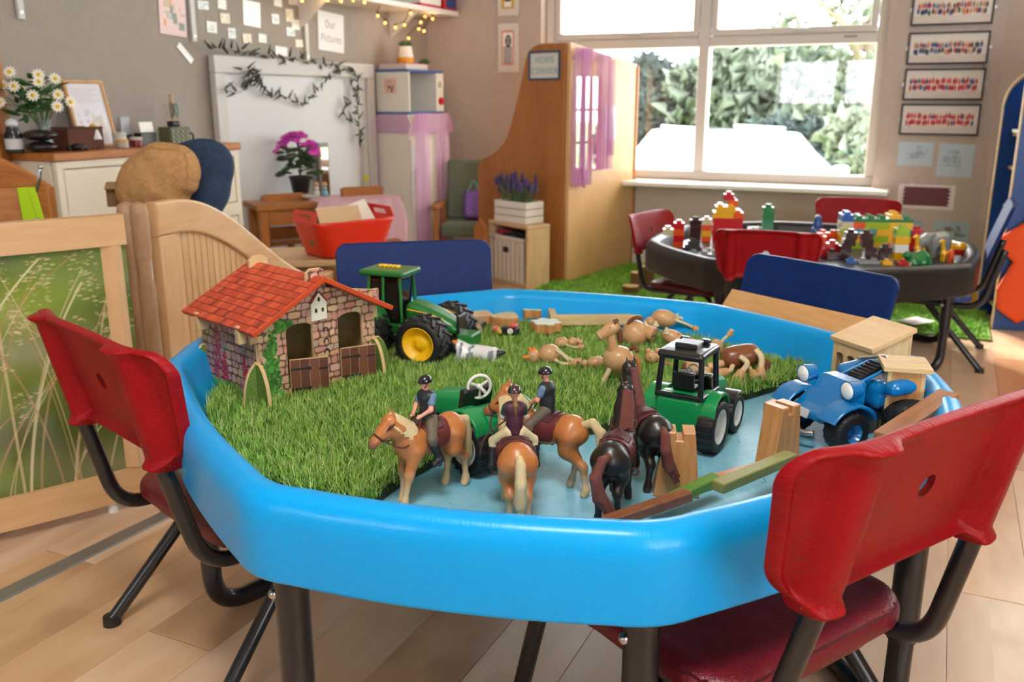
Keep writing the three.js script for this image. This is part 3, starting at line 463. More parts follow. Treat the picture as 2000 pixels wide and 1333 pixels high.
function horse(label, { at, turn, u, head, dir, legs, coat, sock, hoof, muzzle, mane, tail, tailPts, rider, group, crest, bridle = true }) {
  const h = horseGeo({ head, dir, legs, coat, sock, hoof, muzzle }), t = T('toy_horse', label, 'toy horse', { at, turn, group }); t.scale.setScalar(u);
  const body = P(t, 'body', h.geo, mPaint);
  for (const e of h.eye) P(body, 'eye', sph(0.014, 8), mDark, { at: e });
  const mMane = M(mane, 0.5, { bumpMap: fineBump, bumpScale: 0.0003 });
  {                                                                // mane: overlapping locks from poll to withers
    const B = [], n = h.neck.map((q) => V3(...q)), c = new THREE.CatmullRomCurve3(n);
    for (let i = 0; i <= 17; i++) {
      const k = Math.min(1, 0.06 + 0.96 * i / 17), p = c.getPoint(k), g = c.getTangent(k), up = V3(-g.y, g.x, 0).normalize(), r = 0.155 - 0.068 * k, at = (u, z) => { const q = p.clone().addScaledVector(up, u); return [q.x, q.y, q.z + z]; }, w = 0.012 * ((i * 7) % 3);
      for (const s of crest ? [1] : [-1, 1]) B.push([...at(r + 0.012, 0), crest ? 0.026 : 0.032, ...at(r * 0.72, s * (r * 0.74 + 0.006)), 0.022, 0.008], [...at(r * 0.72, s * (r * 0.74 + 0.006)), 0.022, ...at(crest ? r * 0.4 : -0.02 - w, s * (r + 0.006)), 0.012, 0.008]);
    }
    const a = h.A(-0.02, 0.085), b = h.A(0.1, 0.05); B.push([...a, 0.026, ...b, 0.014, 0.012]);
    P(t, 'mane', netBones(B, 0.014, 0.0135), mMane);
  }
  {
    const p = tailPts ?? [[-0.52, 0.9, 0], [-0.64, 0.86, 0], [-0.68, 0.66, 0], [-0.64, 0.42, 0], [-0.62, 0.3, 0.01]], B = [], off = [[0, 0], [0.035, 0.012], [-0.03, 0.02], [0.01, -0.03], [-0.02, -0.025]];
    off.forEach(([oz, ox], q) => p.slice(1).forEach((e, i) => { const s = p[i], w = (k) => 0.058 * (k === 0 ? 0.8 : k === p.length - 1 ? 0.35 : 1), f0 = i / (p.length - 1), f1 = (i + 1) / (p.length - 1); B.push([s[0] + ox * f0 * 1.4, s[1], s[2] + oz * f0 * 1.4, w(i) * 0.8, e[0] + ox * f1 * 1.4, e[1] - 0.02 * q * f1, e[2] + oz * f1 * 1.4, w(i + 1) * 0.8, 0.012]); }));
    P(t, 'tail', netBones(B, 0.012, 0.0135), M(tail ?? mane, 0.5, { bumpMap: fineBump, bumpScale: 0.0003 }));
  }
  const sad = P(t, 'saddle', saddleGeo.seat, mTack); P(sad, 'saddle_pad', saddleGeo.pad, mTackDark);
  P(sad, 'girth', ringAround([0.02, 0.775, 0], [1, 0, 0], 0.189, 0.014), mTack);
  for (const s of [-1, 1]) { P(t, 'stirrup_leather', curve([[0.0, 0.9, s * 0.2], [0.01, 0.75, s * 0.228], [0.03, 0.58, s * 0.225]], 0.009, 6, 6), mTack); P(t, 'stirrup', moved(new THREE.TorusGeometry(0.045, 0.011, 6, 16), 0.03, 0.52, s * 0.225, 0, Math.PI / 2), mTackDark); }
  if (bridle) {
    const b = P(t, 'bridle', merge([ringAround(h.A(0.22, -0.01), h.A(0.2).map((v, i) => v - h.A(0.1)[i]), 0.068, 0.014), ringAround(h.A(0.03, 0.0), [h.A(1)[0] - h.A(0)[0], 0.9, h.A(1)[2] - h.A(0)[2]], 0.104, 0.014)]), mTack);
    for (const s of [-1, 1]) { const j = h.A(0.21, -0.02, s * 0.062), e = h.A(0.02, 0.03, s * 0.09); P(b, 'cheek_strap', curve([j, h.A(0.11, 0.01, s * 0.085), e], 0.012, 6, 6), mTack); P(t, 'rein', curve([j, [(j[0] + 0.2) / 2 + 0.02, (j[1] + 0.95) / 2 - 0.14, (j[2] + s * 0.1) / 2 + s * 0.08], [0.24, 0.99, s * 0.1], rider ? [0.17, 1.12, s * 0.06] : [0.1, 1.0, s * 0.04]], 0.011, 6, 14), mTack); }
  }
  return t;
}
const pal = { coat: '#b06c38', sock: '#d3b48a', hoof: '#d2b88c', muzzle: '#3a2420', mane: '#dcc493', u: 0.094, rider: true, group: 'palomino toy horses' };
const drk = { coat: '#1d1613', sock: '#2a1510', hoof: '#4a2018', muzzle: '#120d0c', mane: '#733a31', u: 0.094, crest: true, group: 'dark brown toy horses' };
const onBed = (x, z) => [x, BED, z], head = (x, z) => Math.atan2(-z, x);
const H1 = { at: onBed(-0.098, -0.988), turn: head(-0.68, 0.73) }, H2 = { at: onBed(0.003, -0.945), turn: head(-0.1, -1) }, H3 = { at: onBed(0.042, -1.018), turn: head(-0.86, -0.5) };
horse('palomino toy horse facing the camera at the left, ridden by a man', { ...pal, ...H1, head: [0.6, 1.14, 0], dir: [0.24, -0.24, 0.06], legs: { FR: [0.02, 0], FL: [0.16, 0.0], HR: [0.06, 0], HL: [-0.1, 0] } });
horse('palomino toy horse seen from behind, ridden by the woman', { ...pal, ...H2, head: [0.56, 1.26, -0.06], dir: [0.13, -0.2, -0.2], legs: { FR: [0.12, 0], FL: [-0.06, 0], HR: [-0.04, 0], HL: [0.05, 0] } });
horse('palomino toy horse standing sideways behind the woman rider', { ...pal, ...H3, head: [0.56, 1.2, -0.04], dir: [0.16, -0.24, -0.06], legs: { FR: [0.05, 0], FL: [0, 0], HR: [0.12, 0], HL: [-0.18, 0] }, tailPts: [[-0.5, 0.92, 0], [-0.64, 0.98, 0], [-0.75, 0.86, 0.02], [-0.78, 0.66, 0.03], [-0.76, 0.5, 0.03]] });
horse('dark brown toy horse nearest the tray edge, tail swept left, no rider', { ...drk, at: onBed(0.118, -0.948), turn: head(0.3, -0.95), head: [0.5, 1.38, 0], dir: [0.2, -0.2, -0.02], legs: { FR: [0.02, 0], FL: [0.03, 0.06], HR: [0.1, 0], HL: [-0.06, 0] }, tailPts: [[-0.52, 0.9, 0], [-0.66, 0.9, -0.04], [-0.74, 0.72, -0.1], [-0.7, 0.5, -0.06], [-0.66, 0.26, 0.1]] });
horse('dark brown toy horse behind the other dark horse, beside the green tractor', { ...drk, at: onBed(0.161, -1.03), turn: head(-0.3, -0.95), head: [0.5, 1.4, 0], dir: [0.2, -0.18, 0.02], bridle: false, legs: { FR: [0.04, 0], FL: [0, 0], HR: [-0.05, 0], HL: [0.07, 0] }, tailPts: [[-0.52, 0.9, 0], [-0.66, 0.88, -0.04], [-0.74, 0.72, -0.06], [-0.72, 0.52, 0.0], [-0.7, 0.34, 0.12]] });

function rider(label, { at, turn, u, woman, look = 0 }) {
  const t = T('rider_figurine', label, 'toy figure', { at, turn, group: 'toy riders' }); t.scale.setScalar(u);
  const skin = lin('#d99a82'), L = [], arms = [], upper = [], shins = [], up = 1.0;
  for (const s of [-1, 1]) {
    const hip = [0, 1.03, s * 0.06], knee = [0.15, 0.86, s * 0.235], ank = [0.05, 0.58, s * 0.262], toe = [0.15, 0.545, s * 0.272];
    L.push([...hip, 0.075, ...knee, 0.056], [...knee, 0.055, ...ank, 0.036]); shins.push([knee[0] * 0.7 + ank[0] * 0.3, knee[1] * 0.7 + ank[1] * 0.3, s * 0.243, 0.05, ...ank, 0.038], [...ank, 0.038, ...toe, 0.03]);
    const sh = [0.01, 1.335, s * 0.1], el = [0.07, 1.19, s * 0.135], ha = [0.185, 1.115, s * 0.065];
    upper.push([...sh, 0.044, (sh[0] + el[0]) / 2, (sh[1] + el[1]) / 2, (sh[2] + el[2]) / 2, 0.04]);
    arms.push([...sh, 0.036, ...el, 0.031], [...el, 0.031, ...ha, 0.02], [...ha, 0.022, ha[0] + 0.028, ha[1] - 0.008, ha[2], 0.02], [ha[0] + 0.005, ha[1] + 0.018, ha[2] - s * 0.01, 0.008, ha[0] + 0.028, ha[1] + 0.02, ha[2] - s * 0.018, 0.007, 0.004]);
    for (let f = 0; f < 4; f++) arms.push([ha[0] + 0.03, ha[1] + 0.01 - f * 0.009, ha[2] + s * 0.006, 0.0075, ha[0] + 0.052 - f * 0.003, ha[1] + 0.004 - f * 0.009, ha[2] - s * 0.012, 0.0065, 0.003]);
  }
  const torso = [[0, 1.04, 0, 0.08, 0.0, 1.16, 0, 0.07], [0.0, 1.16, 0, 0.072, 0.01, 1.3, 0, 0.088], [0.01, 1.33, -0.07, 0.05, 0.01, 1.33, 0.07, 0.05]];
  const hc = [0.03, 1.5, 0], c = Math.cos(look), s0 = Math.sin(look), hd = (x, y, z) => [hc[0] + x * c - z * s0, hc[1] + y, x * s0 + z * c];
  const headB = [[0.012, 1.36, 0, 0.036, 0.02, 1.44, 0, 0.034], [...hd(-0.008, 0.028, 0), 0.062, ...hd(0.008, -0.005, 0), 0.056], [...hd(0.018, -0.035, 0), 0.036, ...hd(0.03, -0.05, 0), 0.026], [...hd(0.052, 0.0, 0), 0.012, ...hd(0.066, -0.014, 0), 0.01, 0.012], [...hd(0.0, 0, -0.058), 0.012, ...hd(0.0, -0.015, -0.058), 0.01, 0.006], [...hd(0.0, 0, 0.058), 0.012, ...hd(0.0, -0.015, 0.058), 0.01, 0.006]];
  const body = P(t, 'body', netBones([...headB, ...arms, ...torso, ...L], 0.02, 0.0105), M('#d3957c', 0.5));
  for (const s of [-1, 1]) P(body, 'eye', sph(0.0065, 8), mDark, { at: hd(0.052, 0.016, s * 0.022) });
  P(body, 'mouth', rbox(0.006, 0.006, 0.022, 0.002), M('#a4564c', 0.6), { at: hd(0.053, -0.034, 0), rot: [0, -look, 0] });
  const fat = (B, d) => B.map((b) => { const q = b.slice(); q[3] += d; q[7] += d; return q; });
  P(t, 'trousers', netBones(fat([...L, [0, 1.02, 0, 0.08, 0, 1.1, 0, 0.074]], 0.008), 0.03, 0.013), M(woman ? '#cdbb93' : '#5c5142', 0.6));
  P(t, 'shirt', netBones(fat([...upper, ...torso.slice(1)], 0.007), 0.03, 0.012), M(woman ? '#1f4436' : '#5b7796', 0.6));
  if (woman) for (const q of [0, 8]) P(t, 'cuff', netBones(fat([arms[q]], 0.004), 0.02, 0.012), M('#d9d6cf', 0.6));
  P(t, 'vest', netBones(fat(torso, 0.02), 0.05, 0.0125), M(woman ? '#421527' : '#1d2228', 0.5));
  for (const q of [0, 2]) P(t, 'boot', netBones(fat(shins.slice(q, q + 2), 0.013), 0.02, 0.012), mDark);
  const helm = P(t, 'helmet', net((p) => { const r = [p[0] - hc[0] + 0.004, p[1] - hc[1] - 0.022, p[2]], shell = Math.hypot(r[0] / 1.1, r[1], r[2]) - 0.083; let d = Math.max(shell, -(r[1] + 0.012 + r[0] * 0.1)); const pk = hd(0.085, 0.018, 0); return smin(d, cap(p, [...hd(0.07, 0.02, -0.03), 0.011, ...pk, 0.009]), 0.03); }, [[hc[0] - 0.13, hc[1] - 0.03, -0.12], [hc[0] + 0.14, hc[1] + 0.14, 0.12]], 0.0095), M(woman ? '#3f1726' : '#17181b', 0.25, { clearcoat: 0.5 }));
  for (const s of [-1, 1]) P(helm, 'chin_strap', curve([hd(0.005, 0.02, s * 0.072), hd(0.02, -0.03, s * 0.055), hd(0.03, -0.075, 0)], 0.006, 6, 8), mDark);
  if (woman) { P(helm, 'stripe', net((p) => { const r = [p[0] - hc[0] + 0.004, p[1] - hc[1] - 0.022, Math.abs(p[2])]; return Math.max(Math.abs(Math.hypot(r[0] / 1.1, r[1], r[2]) - 0.084) - 0.004, Math.abs(r[2] - 0.045) - 0.012, -r[1]); }, [[-0.1, 1.5, -0.1], [0.15, 1.62, 0.1]], 0.008), M('#1f4436', 0.4)); P(t, 'ponytail', netBones([[-0.05, 1.45, 0, 0.026, -0.085, 1.38, 0, 0.03], [-0.085, 1.38, 0, 0.03, -0.09, 1.27, 0.004, 0.014]], 0.02, 0.01), M('#7a5433', 0.6)); P(t, 'riding_crop', curve([[0.2, 1.12, -0.07], [0.1, 0.9, -0.36], [0.14, 0.66, -0.42]].map(([x, y, z], i) => [x - 0.1 * i, y + 0.06 * i, z]), 0.009, 6, 8), mTack); }
  return t;
}
rider('man figurine with black helmet and vest riding the left palomino', { ...H1, u: 0.094, look: 0.25 });
rider('woman figurine in maroon vest with ponytail, seen from behind on her horse', { ...H2, u: 0.094, woman: true });
rider('man figurine with black helmet and vest riding the sideways palomino', { ...H3, u: 0.094, look: -0.2 });
// ---------------------------------------------------------------- wheels and tractors
function wheelGeo(r, w, lugs, lugH, ag) {                            // tyre round the z axis
  const tyre = lathe([[r * 0.6, -w * 0.42], [r * 0.7, -w * 0.5], [r * 0.86, -w * 0.5], [r * 0.96, -w * 0.4], [r * 0.975, -w * 0.15], [r * 0.975, w * 0.15], [r * 0.96, w * 0.4], [r * 0.86, w * 0.5], [r * 0.7, w * 0.5], [r * 0.6, w * 0.42]], 40); tyre.rotateX(Math.PI / 2);
  const list = [tyre];
  for (let i = 0; i < lugs; i++) for (const s of ag ? [-1, 1] : [0]) { const g = ag ? rbox(lugH * 2.4, r * 0.11, w * 0.56, r * 0.02) : rbox(lugH * 2, r * 0.1, w * 0.9, r * 0.02); if (ag) g.rotateX(s * 0.55); g.translate(r * 0.965, 0, s * w * 0.23); g.rotateZ((i + (s > 0 ? 0.5 : 0)) / lugs * 2 * Math.PI); list.push(g); }
  return merge(list);
}
const hubGeo = (r, w) => { const g = lathe([[0.0001, -w * 0.28], [r * 0.2, -w * 0.3], [r * 0.22, -w * 0.2], [r * 0.45, -w * 0.2], [r * 0.6, -w * 0.44], [r * 0.66, -w * 0.46], [r * 0.66, w * 0.46], [r * 0.6, w * 0.44], [r * 0.45, w * 0.2], [r * 0.22, w * 0.2], [r * 0.2, w * 0.3], [0.0001, w * 0.28]], 32); g.rotateX(Math.PI / 2); return g; };
const mTyre = M('#151517', 0.55), mGreenToy = M('#0c8a4a', 0.33, { clearcoat: 0.3 }), mBlackToy = M('#141518', 0.32, { clearcoat: 0.3 }), mPaleToy = M('#dcdcd6', 0.4), mHubGrey = M('#d3d5d4', 0.35), mDeere = M('#1d6b2a', 0.36, { clearcoat: 0.2 }), mYellowHub = M('#f0b90c', 0.4);
function putWheel(t, x, z, r, w, mat, lugs, ag, lugH = 0.0012) { const k = P(t, 'wheel', wheelGeo(r, w, lugs, lugH, ag), mTyre, { at: [x, r, z] }); P(k, 'hub', hubGeo(r, w * 1.02), mat); return k; }
function steering(t, at, rot, r = 0.0125) { const s = P(t, 'steering_wheel', new THREE.TorusGeometry(r, r * 0.14, 8, 28), mPaleToy, { at, rot }); P(s, 'boss', sph(r * 0.26, 12), mPaleToy); for (let i = 0; i < 3; i++) P(s, 'spoke', moved(rbox(r * 0.95, r * 0.22, r * 0.16, r * 0.05), r * 0.5, 0, 0, 0, 0, 0).rotateZ(i * 2.094 + 0.5), mPaleToy); P(s, 'column', cyl(r * 0.14, r * 0.14, r * 1.5, 10).rotateX(Math.PI / 2), mPaleToy, { at: [0, 0, -r * 0.75] }); return s; }
function toyTractor(label, { at, turn, cab, scale = 1 }) {
  const t = T('toy_tractor', label, 'toy tractor', { at, turn }); t.scale.setScalar(scale);
  P(t, 'chassis', rbox(0.105, 0.02, 0.036, 0.004, 2), mBlackToy, { at: [0.01, 0.03, 0] });
  P(t, 'rear_body', extr(smoothLine([[-0.05, 0.022], [-0.053, 0.05], [-0.05, 0.074], [-0.03, 0.079], [0.012, 0.066], [0.016, 0.03], [0.0, 0.02]], 20), 0.062, 0.007, 3), mGreenToy);
  P(t, 'hood', net((p) => { const y0 = 0.034, top = 0.085 - Math.max(0, p[0] - 0.03) * 0.22; return sdBox(p, [0.052, (y0 + top) / 2, 0], [0.036, (top - y0) / 2, 0.021], 0.011); }, [[0.005, 0.02, -0.03], [0.1, 0.1, 0.03]], 0.0022), mGreenToy);
  P(t, 'grille', rbox(0.004, 0.03, 0.028, 0.002), mBlackToy, { at: [0.0875, 0.052, 0] });
  P(t, 'dashboard', rbox(0.012, 0.05, 0.046, 0.003, 2), mBlackToy, { at: [0.0155, 0.068, 0], rot: [0, 0, 0.2] });
  for (const s of [-1, 1]) {
    P(t, 'fender', extr(shape([...smoothLine([[-0.052, 0.042], [-0.045, 0.066], [-0.024, 0.078], [0.0, 0.074], [0.014, 0.058]], 20), ...smoothLine([[0.011, 0.056], [-0.001, 0.07], [-0.024, 0.0735], [-0.042, 0.063], [-0.048, 0.042]], 20)]), 0.026, 0.002, 2), mGreenToy, { at: [0, 0.002, s * 0.036] });
    putWheel(t, -0.022, s * 0.038, 0.0355, 0.024, mHubGrey, 22, false); putWheel(t, 0.064, s * 0.035, 0.0275, 0.021, mHubGrey, 20, false);
    if (cab) P(t, 'front_mudguard', extr(shape([...smoothLine([[0.044, 0.048], [0.05, 0.057], [0.064, 0.0605], [0.078, 0.057]], 14), ...smoothLine([[0.077, 0.054], [0.064, 0.0575], [0.052, 0.0545], [0.047, 0.046]], 14)]), 0.022, 0.001), mBlackToy, { at: [0, 0, s * 0.035] });
  }
  if (cab) { const seat = P(t, 'seat', rbox(0.02, 0.008, 0.03, 0.003, 2), mBlackToy, { at: [-0.022, 0.082, 0] }); P(seat, 'seat_back', rbox(0.006, 0.022, 0.03, 0.003, 2), mBlackToy, { at: [-0.012, 0.012, 0] }); }
  steering(t, [0.006, 0.094, 0], [0, 1.2, 0], cab ? 0.011 : 0.0145);
  if (cab) {
    const c = P(t, 'cab', net((p) => sdBox(p, [-0.018, 0.131 - Math.pow((p[0] + 0.018) * 6, 2) * 0.03, 0], [0.034, 0.0055, 0.031], 0.005), [[-0.06, 0.11, -0.038], [0.025, 0.145, 0.038]], 0.0018), mBlackToy);
    for (const [x, z] of [[-0.048, -0.029], [-0.048, 0.029], [0.012, -0.029], [0.012, 0.029]]) P(c, 'cab_post', tube([[x, 0.074, z], [x * 0.86 - 0.002, 0.128, z * 0.9]], 0.0038, 8), mBlackToy);
    P(c, 'roof_hatch', rbox(0.028, 0.007, 0.03, 0.002, 2), mBlackToy, { at: [-0.018, 0.139, 0] }); for (const s of [-1, 1]) P(c, 'lamp_box', rbox(0.01, 0.007, 0.012, 0.002, 2), mBlackToy, { at: [0.004, 0.139, s * 0.014] });
    P(c, 'rail', tube([[-0.05, 0.078, -0.029], [-0.05, 0.078, 0.029]], 0.0034, 8), mBlackToy); P(c, 'door_sill', tube([[-0.046, 0.077, 0.03], [0.012, 0.077, 0.03]], 0.003, 8), mBlackToy);
  }
  return t;
}
toyTractor('green toy tractor with black cab behind the dark horses', { at: onBed(0.245, -1.165), turn: head(0.52, -0.85), cab: true, scale: 1.03 });
toyTractor('green toy tractor without a cab, white steering wheel, behind the riders', { at: onBed(-0.038, -1.098), turn: head(-0.66, -0.75), scale: 1.05 });
{
  const p = onY(790, 700, 0.352), t = T('farm_tractor', 'large green toy tractor with yellow hubs and fat black tyres beside the barn', 'toy tractor', { at: [p.x + 0.008, 0.352, p.z - 0.012], turn: head(0.93, 0.36) });
  for (const s of [-1, 1]) { putWheel(t, -0.062, s * 0.058, 0.05, 0.048, mYellowHub, 16, true, 0.0022); putWheel(t, 0.056, s * 0.056, 0.046, 0.046, mYellowHub, 16, true, 0.0022); }
  P(t, 'chassis', rbox(0.16, 0.026, 0.05, 0.006, 2), mDeere, { at: [0.0, 0.052, 0] });
  P(t, 'hood', net((p) => { const w = 0.026 - Math.max(0, p[0] - 0.06) * 0.12, top = 0.106 - Math.pow(Math.max(0, p[0] - 0.01), 1.5) * 1.2; return sdBox(p, [0.055, (0.05 + top) / 2, 0], [0.052, (top - 0.05) / 2, w], 0.014); }, [[-0.005, 0.04, -0.034], [0.12, 0.12, 0.034]], 0.0026), mDeere);
  for (const s of [-1, 1]) P(t, 'side_stripe', curve([[0.012, 0.094, s * 0.0268], [0.05, 0.089, s * 0.0265], [0.08, 0.081, s * 0.0245]], 0.0011, 6, 10), M('#e8b030', 0.4));
  P(t, 'grille', rbox(0.006, 0.036, 0.034, 0.003, 2), mBlackToy, { at: [0.104, 0.07, 0] });
  P(t, 'front_weight', rbox(0.03, 0.022, 0.044, 0.004, 2), mDeere, { at: [0.118, 0.045, 0] }); for (const s of [-1, 1]) P(t, 'marker_lamp', rbox(0.012, 0.016, 0.012, 0.003), M('#f08a10', 0.35), { at: [0.104, 0.04, s * 0.028] });
  const cab = P(t, 'cab', net((p) => sdBox(p, [-0.034, 0.155, 0], [0.045, 0.0055, 0.036], 0.0052), [[-0.09, 0.14, -0.045], [0.02, 0.17, 0.045]], 0.0024), mDeere);
  for (const [x, z] of [[-0.07, -0.03], [-0.07, 0.03], [0.002, -0.028], [0.002, 0.028], [-0.035, -0.032], [-0.035, 0.032]]) P(cab, 'cab_post', tube([[x * 0.95, 0.07, z], [x * 0.82 - 0.004, 0.15, z * 0.9]], 0.003, 8), mDeere);
  P(cab, 'tinted_glass', net((p) => sdBox(p, [-0.035 + (p[1] - 0.11) * 0.06, 0.108, 0], [0.031, 0.04, 0.026], 0.004), [[-0.08, 0.06, -0.035], [0.01, 0.155, 0.035]], 0.0032), M('#1a1312', 0.08));
  for (let i = 0; i < 5; i++) P(cab, 'beacon_rib', rbox(0.006, 0.005, 0.012, 0.002, 2), M('#f0bb10', 0.4), { at: [-0.055 + i * 0.0085, 0.1625, -0.006] });
  for (const s of [-1, 1]) { P(t, 'fender', extr(shape([...smoothLine([[-0.112, 0.075], [-0.1, 0.1], [-0.07, 0.112], [-0.035, 0.1], [-0.018, 0.066]], 24), ...smoothLine([[-0.024, 0.062], [-0.04, 0.092], [-0.07, 0.104], [-0.096, 0.094], [-0.106, 0.074]], 24)]), 0.04, 0.003, 2), mDeere, { at: [0, 0, s * 0.05] }); P(t, 'step', rbox(0.014, 0.012, 0.01, 0.002), mDeere, { at: [0.0, 0.062, s * 0.034] }); }
}
// ---------------------------------------------------------------- the toy stable
{
  const a = 45.6 * deg, BY = 0.362, L = 0.21, D = 0.165, HW = 0.118, HR = 0.172, ply = 0.006;
  const stone = (w, h, extra) => canvasTex(Math.round(w * 3600), Math.round(h * 3600), (x, W, H) => {
    x.fillStyle = '#6d4a3c'; x.fillRect(0, 0, W, H); seed = 77; let y = 0, row = 0;
    while (y < H) { const rh = rr(30, 52); let px = -rr(0, 40); while (px < W) { const rw = rr(34, 92); x.fillStyle = `rgb(${[[198, 156, 128], [190, 140, 116], [205, 168, 140], [182, 146, 132]][(rnd() * 4) | 0].map((v) => Math.round(v + rr(-10, 10))).join(',')})`; x.beginPath(); const j = () => rr(-5, 5), r = 11; const pts = [[px + r, y + 3 + j()], [px + rw - r, y + 3 + j()], [px + rw - 3 + j(), y + r], [px + rw - 3 + j(), y + rh - r], [px + rw - r, y + rh - 3 + j()], [px + r, y + rh - 3 + j()], [px + 3 + j(), y + rh - r], [px + 3 + j(), y + r]]; pts.forEach(([u, v], i) => { const q = pts[(i + 1) % 8]; i ? 0 : x.moveTo((u + q[0]) / 2, (v + q[1]) / 2); const n2 = pts[(i + 2) % 8]; x.quadraticCurveTo(q[0], q[1], (q[0] + n2[0]) / 2, (q[1] + n2[1]) / 2); }); x.fill(); if (rw > 70 && rnd() > 0.4) { x.strokeStyle = '#6d4a3c'; x.lineWidth = 5; x.beginPath(); x.moveTo(px + rw * rr(0.3, 0.6), y + 2); x.lineTo(px + rw * rr(0.3, 0.6), y + rh); x.stroke(); } px += rw; } y += rh; row++; }
    extra?.(x, W, H);
  });
  const blob = (x, n, cx, cy, sx, sy, cols, r0, r1) => { for (let i = 0; i < n; i++) { x.fillStyle = cols[(rnd() * cols.length) | 0]; x.beginPath(); const u = cx + (rnd() + rnd() - 1) * sx, v = cy + (rnd() + rnd() - 1) * sy; x.ellipse(u, v, rr(r0, r1), rr(r0, r1) * 0.7, rr(0, 3), 0, 7); x.fill(); } };
  const holly = (x, cx, y0, y1, w) => { blob(x, 40, cx, y0 - 10, 20, 60, ['#5f7d52', '#6f9060'], 3, 8); for (let y = y0; y < y1; y += 15) for (let k = 0; k < 3; k++) { const u = cx + rr(-w, w) * (0.35 + (y - y0) / (y1 - y0)); x.fillStyle = ['#b01235', '#c41c45', '#98102c'][(rnd() * 3) | 0]; x.beginPath(); x.arc(u, y + rr(-8, 8), rr(9, 15), 0, 7); x.fill(); x.fillStyle = '#f0d9a0'; x.beginPath(); x.arc(u, y, 3, 0, 7); x.fill(); } };
  const tSide = stone(D, HW, (x, W, H) => { holly(x, W * 0.3, H * 0.2, H * 0.92, 46); holly(x, W * 0.42, H * 0.5, H * 0.9, 22); holly(x, W * 0.78, H * 0.45, H * 0.85, 18); blob(x, 170, W * 0.35, H * 0.97, W * 0.42, 50, ['#4f8a3a', '#6ba648', '#3b6d2e', '#82b75a'], 10, 24); blob(x, 40, W * 0.74, H * 0.9, 40, 46, ['#b573a0', '#a45c92'], 8, 15); });
  const tFront = stone(L, HR, (x, W, H) => { blob(x, 260, W * 0.1, H * 0.7, 50, H * 0.36, ['#3c7a2c', '#2f6323', '#55953a'], 8, 17); blob(x, 60, W * 0.2, H * 0.34, 70, 34, ['#3c7a2c', '#2f6323', '#55953a'], 8, 16); blob(x, 140, W * 0.08, H * 0.97, 90, 40, ['#6ba648', '#82b75a', '#4f8a3a'], 9, 20); blob(x, 120, W * 0.95, H * 0.95, 60, 40, ['#5f8f3c', '#7fae55'], 8, 18); x.strokeStyle = '#26262a'; x.lineWidth = 9; for (let i = 0; i < 3; i++) { x.beginPath(); x.arc(W * 0.56, H * (0.46 + i * 0.1), 15, Math.PI * 0.8, Math.PI * 2.2); x.stroke(); } });
  const mPly = wood(tToyPale, 0.5), face = (t, w, h) => { t.wrapS = t.wrapT = THREE.RepeatWrapping; t.repeat.set(1 / w, 1 / h); return wood(t, 0.5); };
  const c0 = onY(511, 790, 0.362), t = T('toy_stable', 'wooden toy stable printed with stone walls and red roof, on the grass mat', 'toy stable', { at: [c0.x, BY, c0.z], turn: a });
  const arch = (x0, x1, y0, y1) => { const p = new THREE.Path(); p.moveTo(x0, y0); p.lineTo(x1, y0); p.lineTo(x1, y1 - 0.012); p.quadraticCurveTo(x1, y1, (x0 + x1) / 2, y1); p.quadraticCurveTo(x0, y1, x0, y1 - 0.012); p.lineTo(x0, y0); return p; };
  const gable = (holes) => shape([[0, 0], [L, 0], [L, HW], [L + 0.012, HW + 0.004], [L + 0.012, HW + 0.026], [L, HW + 0.026], [L * 0.58, HR - 0.012], [L * 0.58, HR + 0.014], [L * 0.54, HR + 0.02], [L * 0.46, HR + 0.02], [L * 0.42, HR + 0.014], [L * 0.42, HR - 0.012], [0, HW + 0.004], [-0.012, HW + 0.002], [-0.012, HW - 0.024], [0, HW - 0.026]], holes);
  const fr = P(t, 'front_wall', extr(gable([arch(0.047, 0.094, 0.012, 0.112), arch(0.14, 0.187, 0.012, 0.114)]), ply, 0.0004), [face(tFront, L, HR), mPly]);
  P(fr, 'dovecote', extr(shape([[-0.014, 0], [0.014, 0], [0.014, 0.028], [0, 0.044], [-0.014, 0.028]]), 0.004, 0.0006), M('#e2dccb', 0.5), { at: [L * 0.5, HW - 0.006, 0.005] });
  for (const [x, y] of [[0, 0.03], [-0.006, 0.013], [0.006, 0.013]]) P(fr, 'dove_hole', extr(shape([[-0.0018, 0], [0.0018, 0], [0.0018, 0.005], [0, 0.0066], [-0.0018, 0.005]]), 0.001, 0), mDark, { at: [L * 0.5 + x, HW - 0.006 + y, 0.0076] });
  for (const s of [-1, 1]) P(fr, 'dovecote_eave', rbox(0.023, 0.0025, 0.006, 0.001), M('#8e2f22', 0.5), { at: [L * 0.5 + s * 0.0078, HW + 0.0305, 0.006], rot: [0, 0, -s * 0.86] });
  P(t, 'back_wall', extr(gable([]), ply, 0.0004), mPly, { at: [0, 0, -D] });
  P(t, 'side_wall', extr(shape([[0, 0], [D, 0], [D, HW], [0, HW]]), ply, 0.0004), [face(tSide, D, HW), mPly], { at: [0, 0, -D], rot: [0, -Math.PI / 2, 0] });
  P(t, 'side_wall', extr(shape([[0, 0], [D, 0], [D, HW], [0, HW]]), ply, 0.0004), mPly, { at: [L, 0, -D], rot: [0, -Math.PI / 2, 0] });
  P(t, 'partition', box(0.004, HW, D - 0.02), mPly, { at: [L * 0.55, HW / 2, -D / 2] }); P(t, 'floor_board', box(L, 0.004, D), mPly, { at: [L / 2, 0.002, -D / 2] });
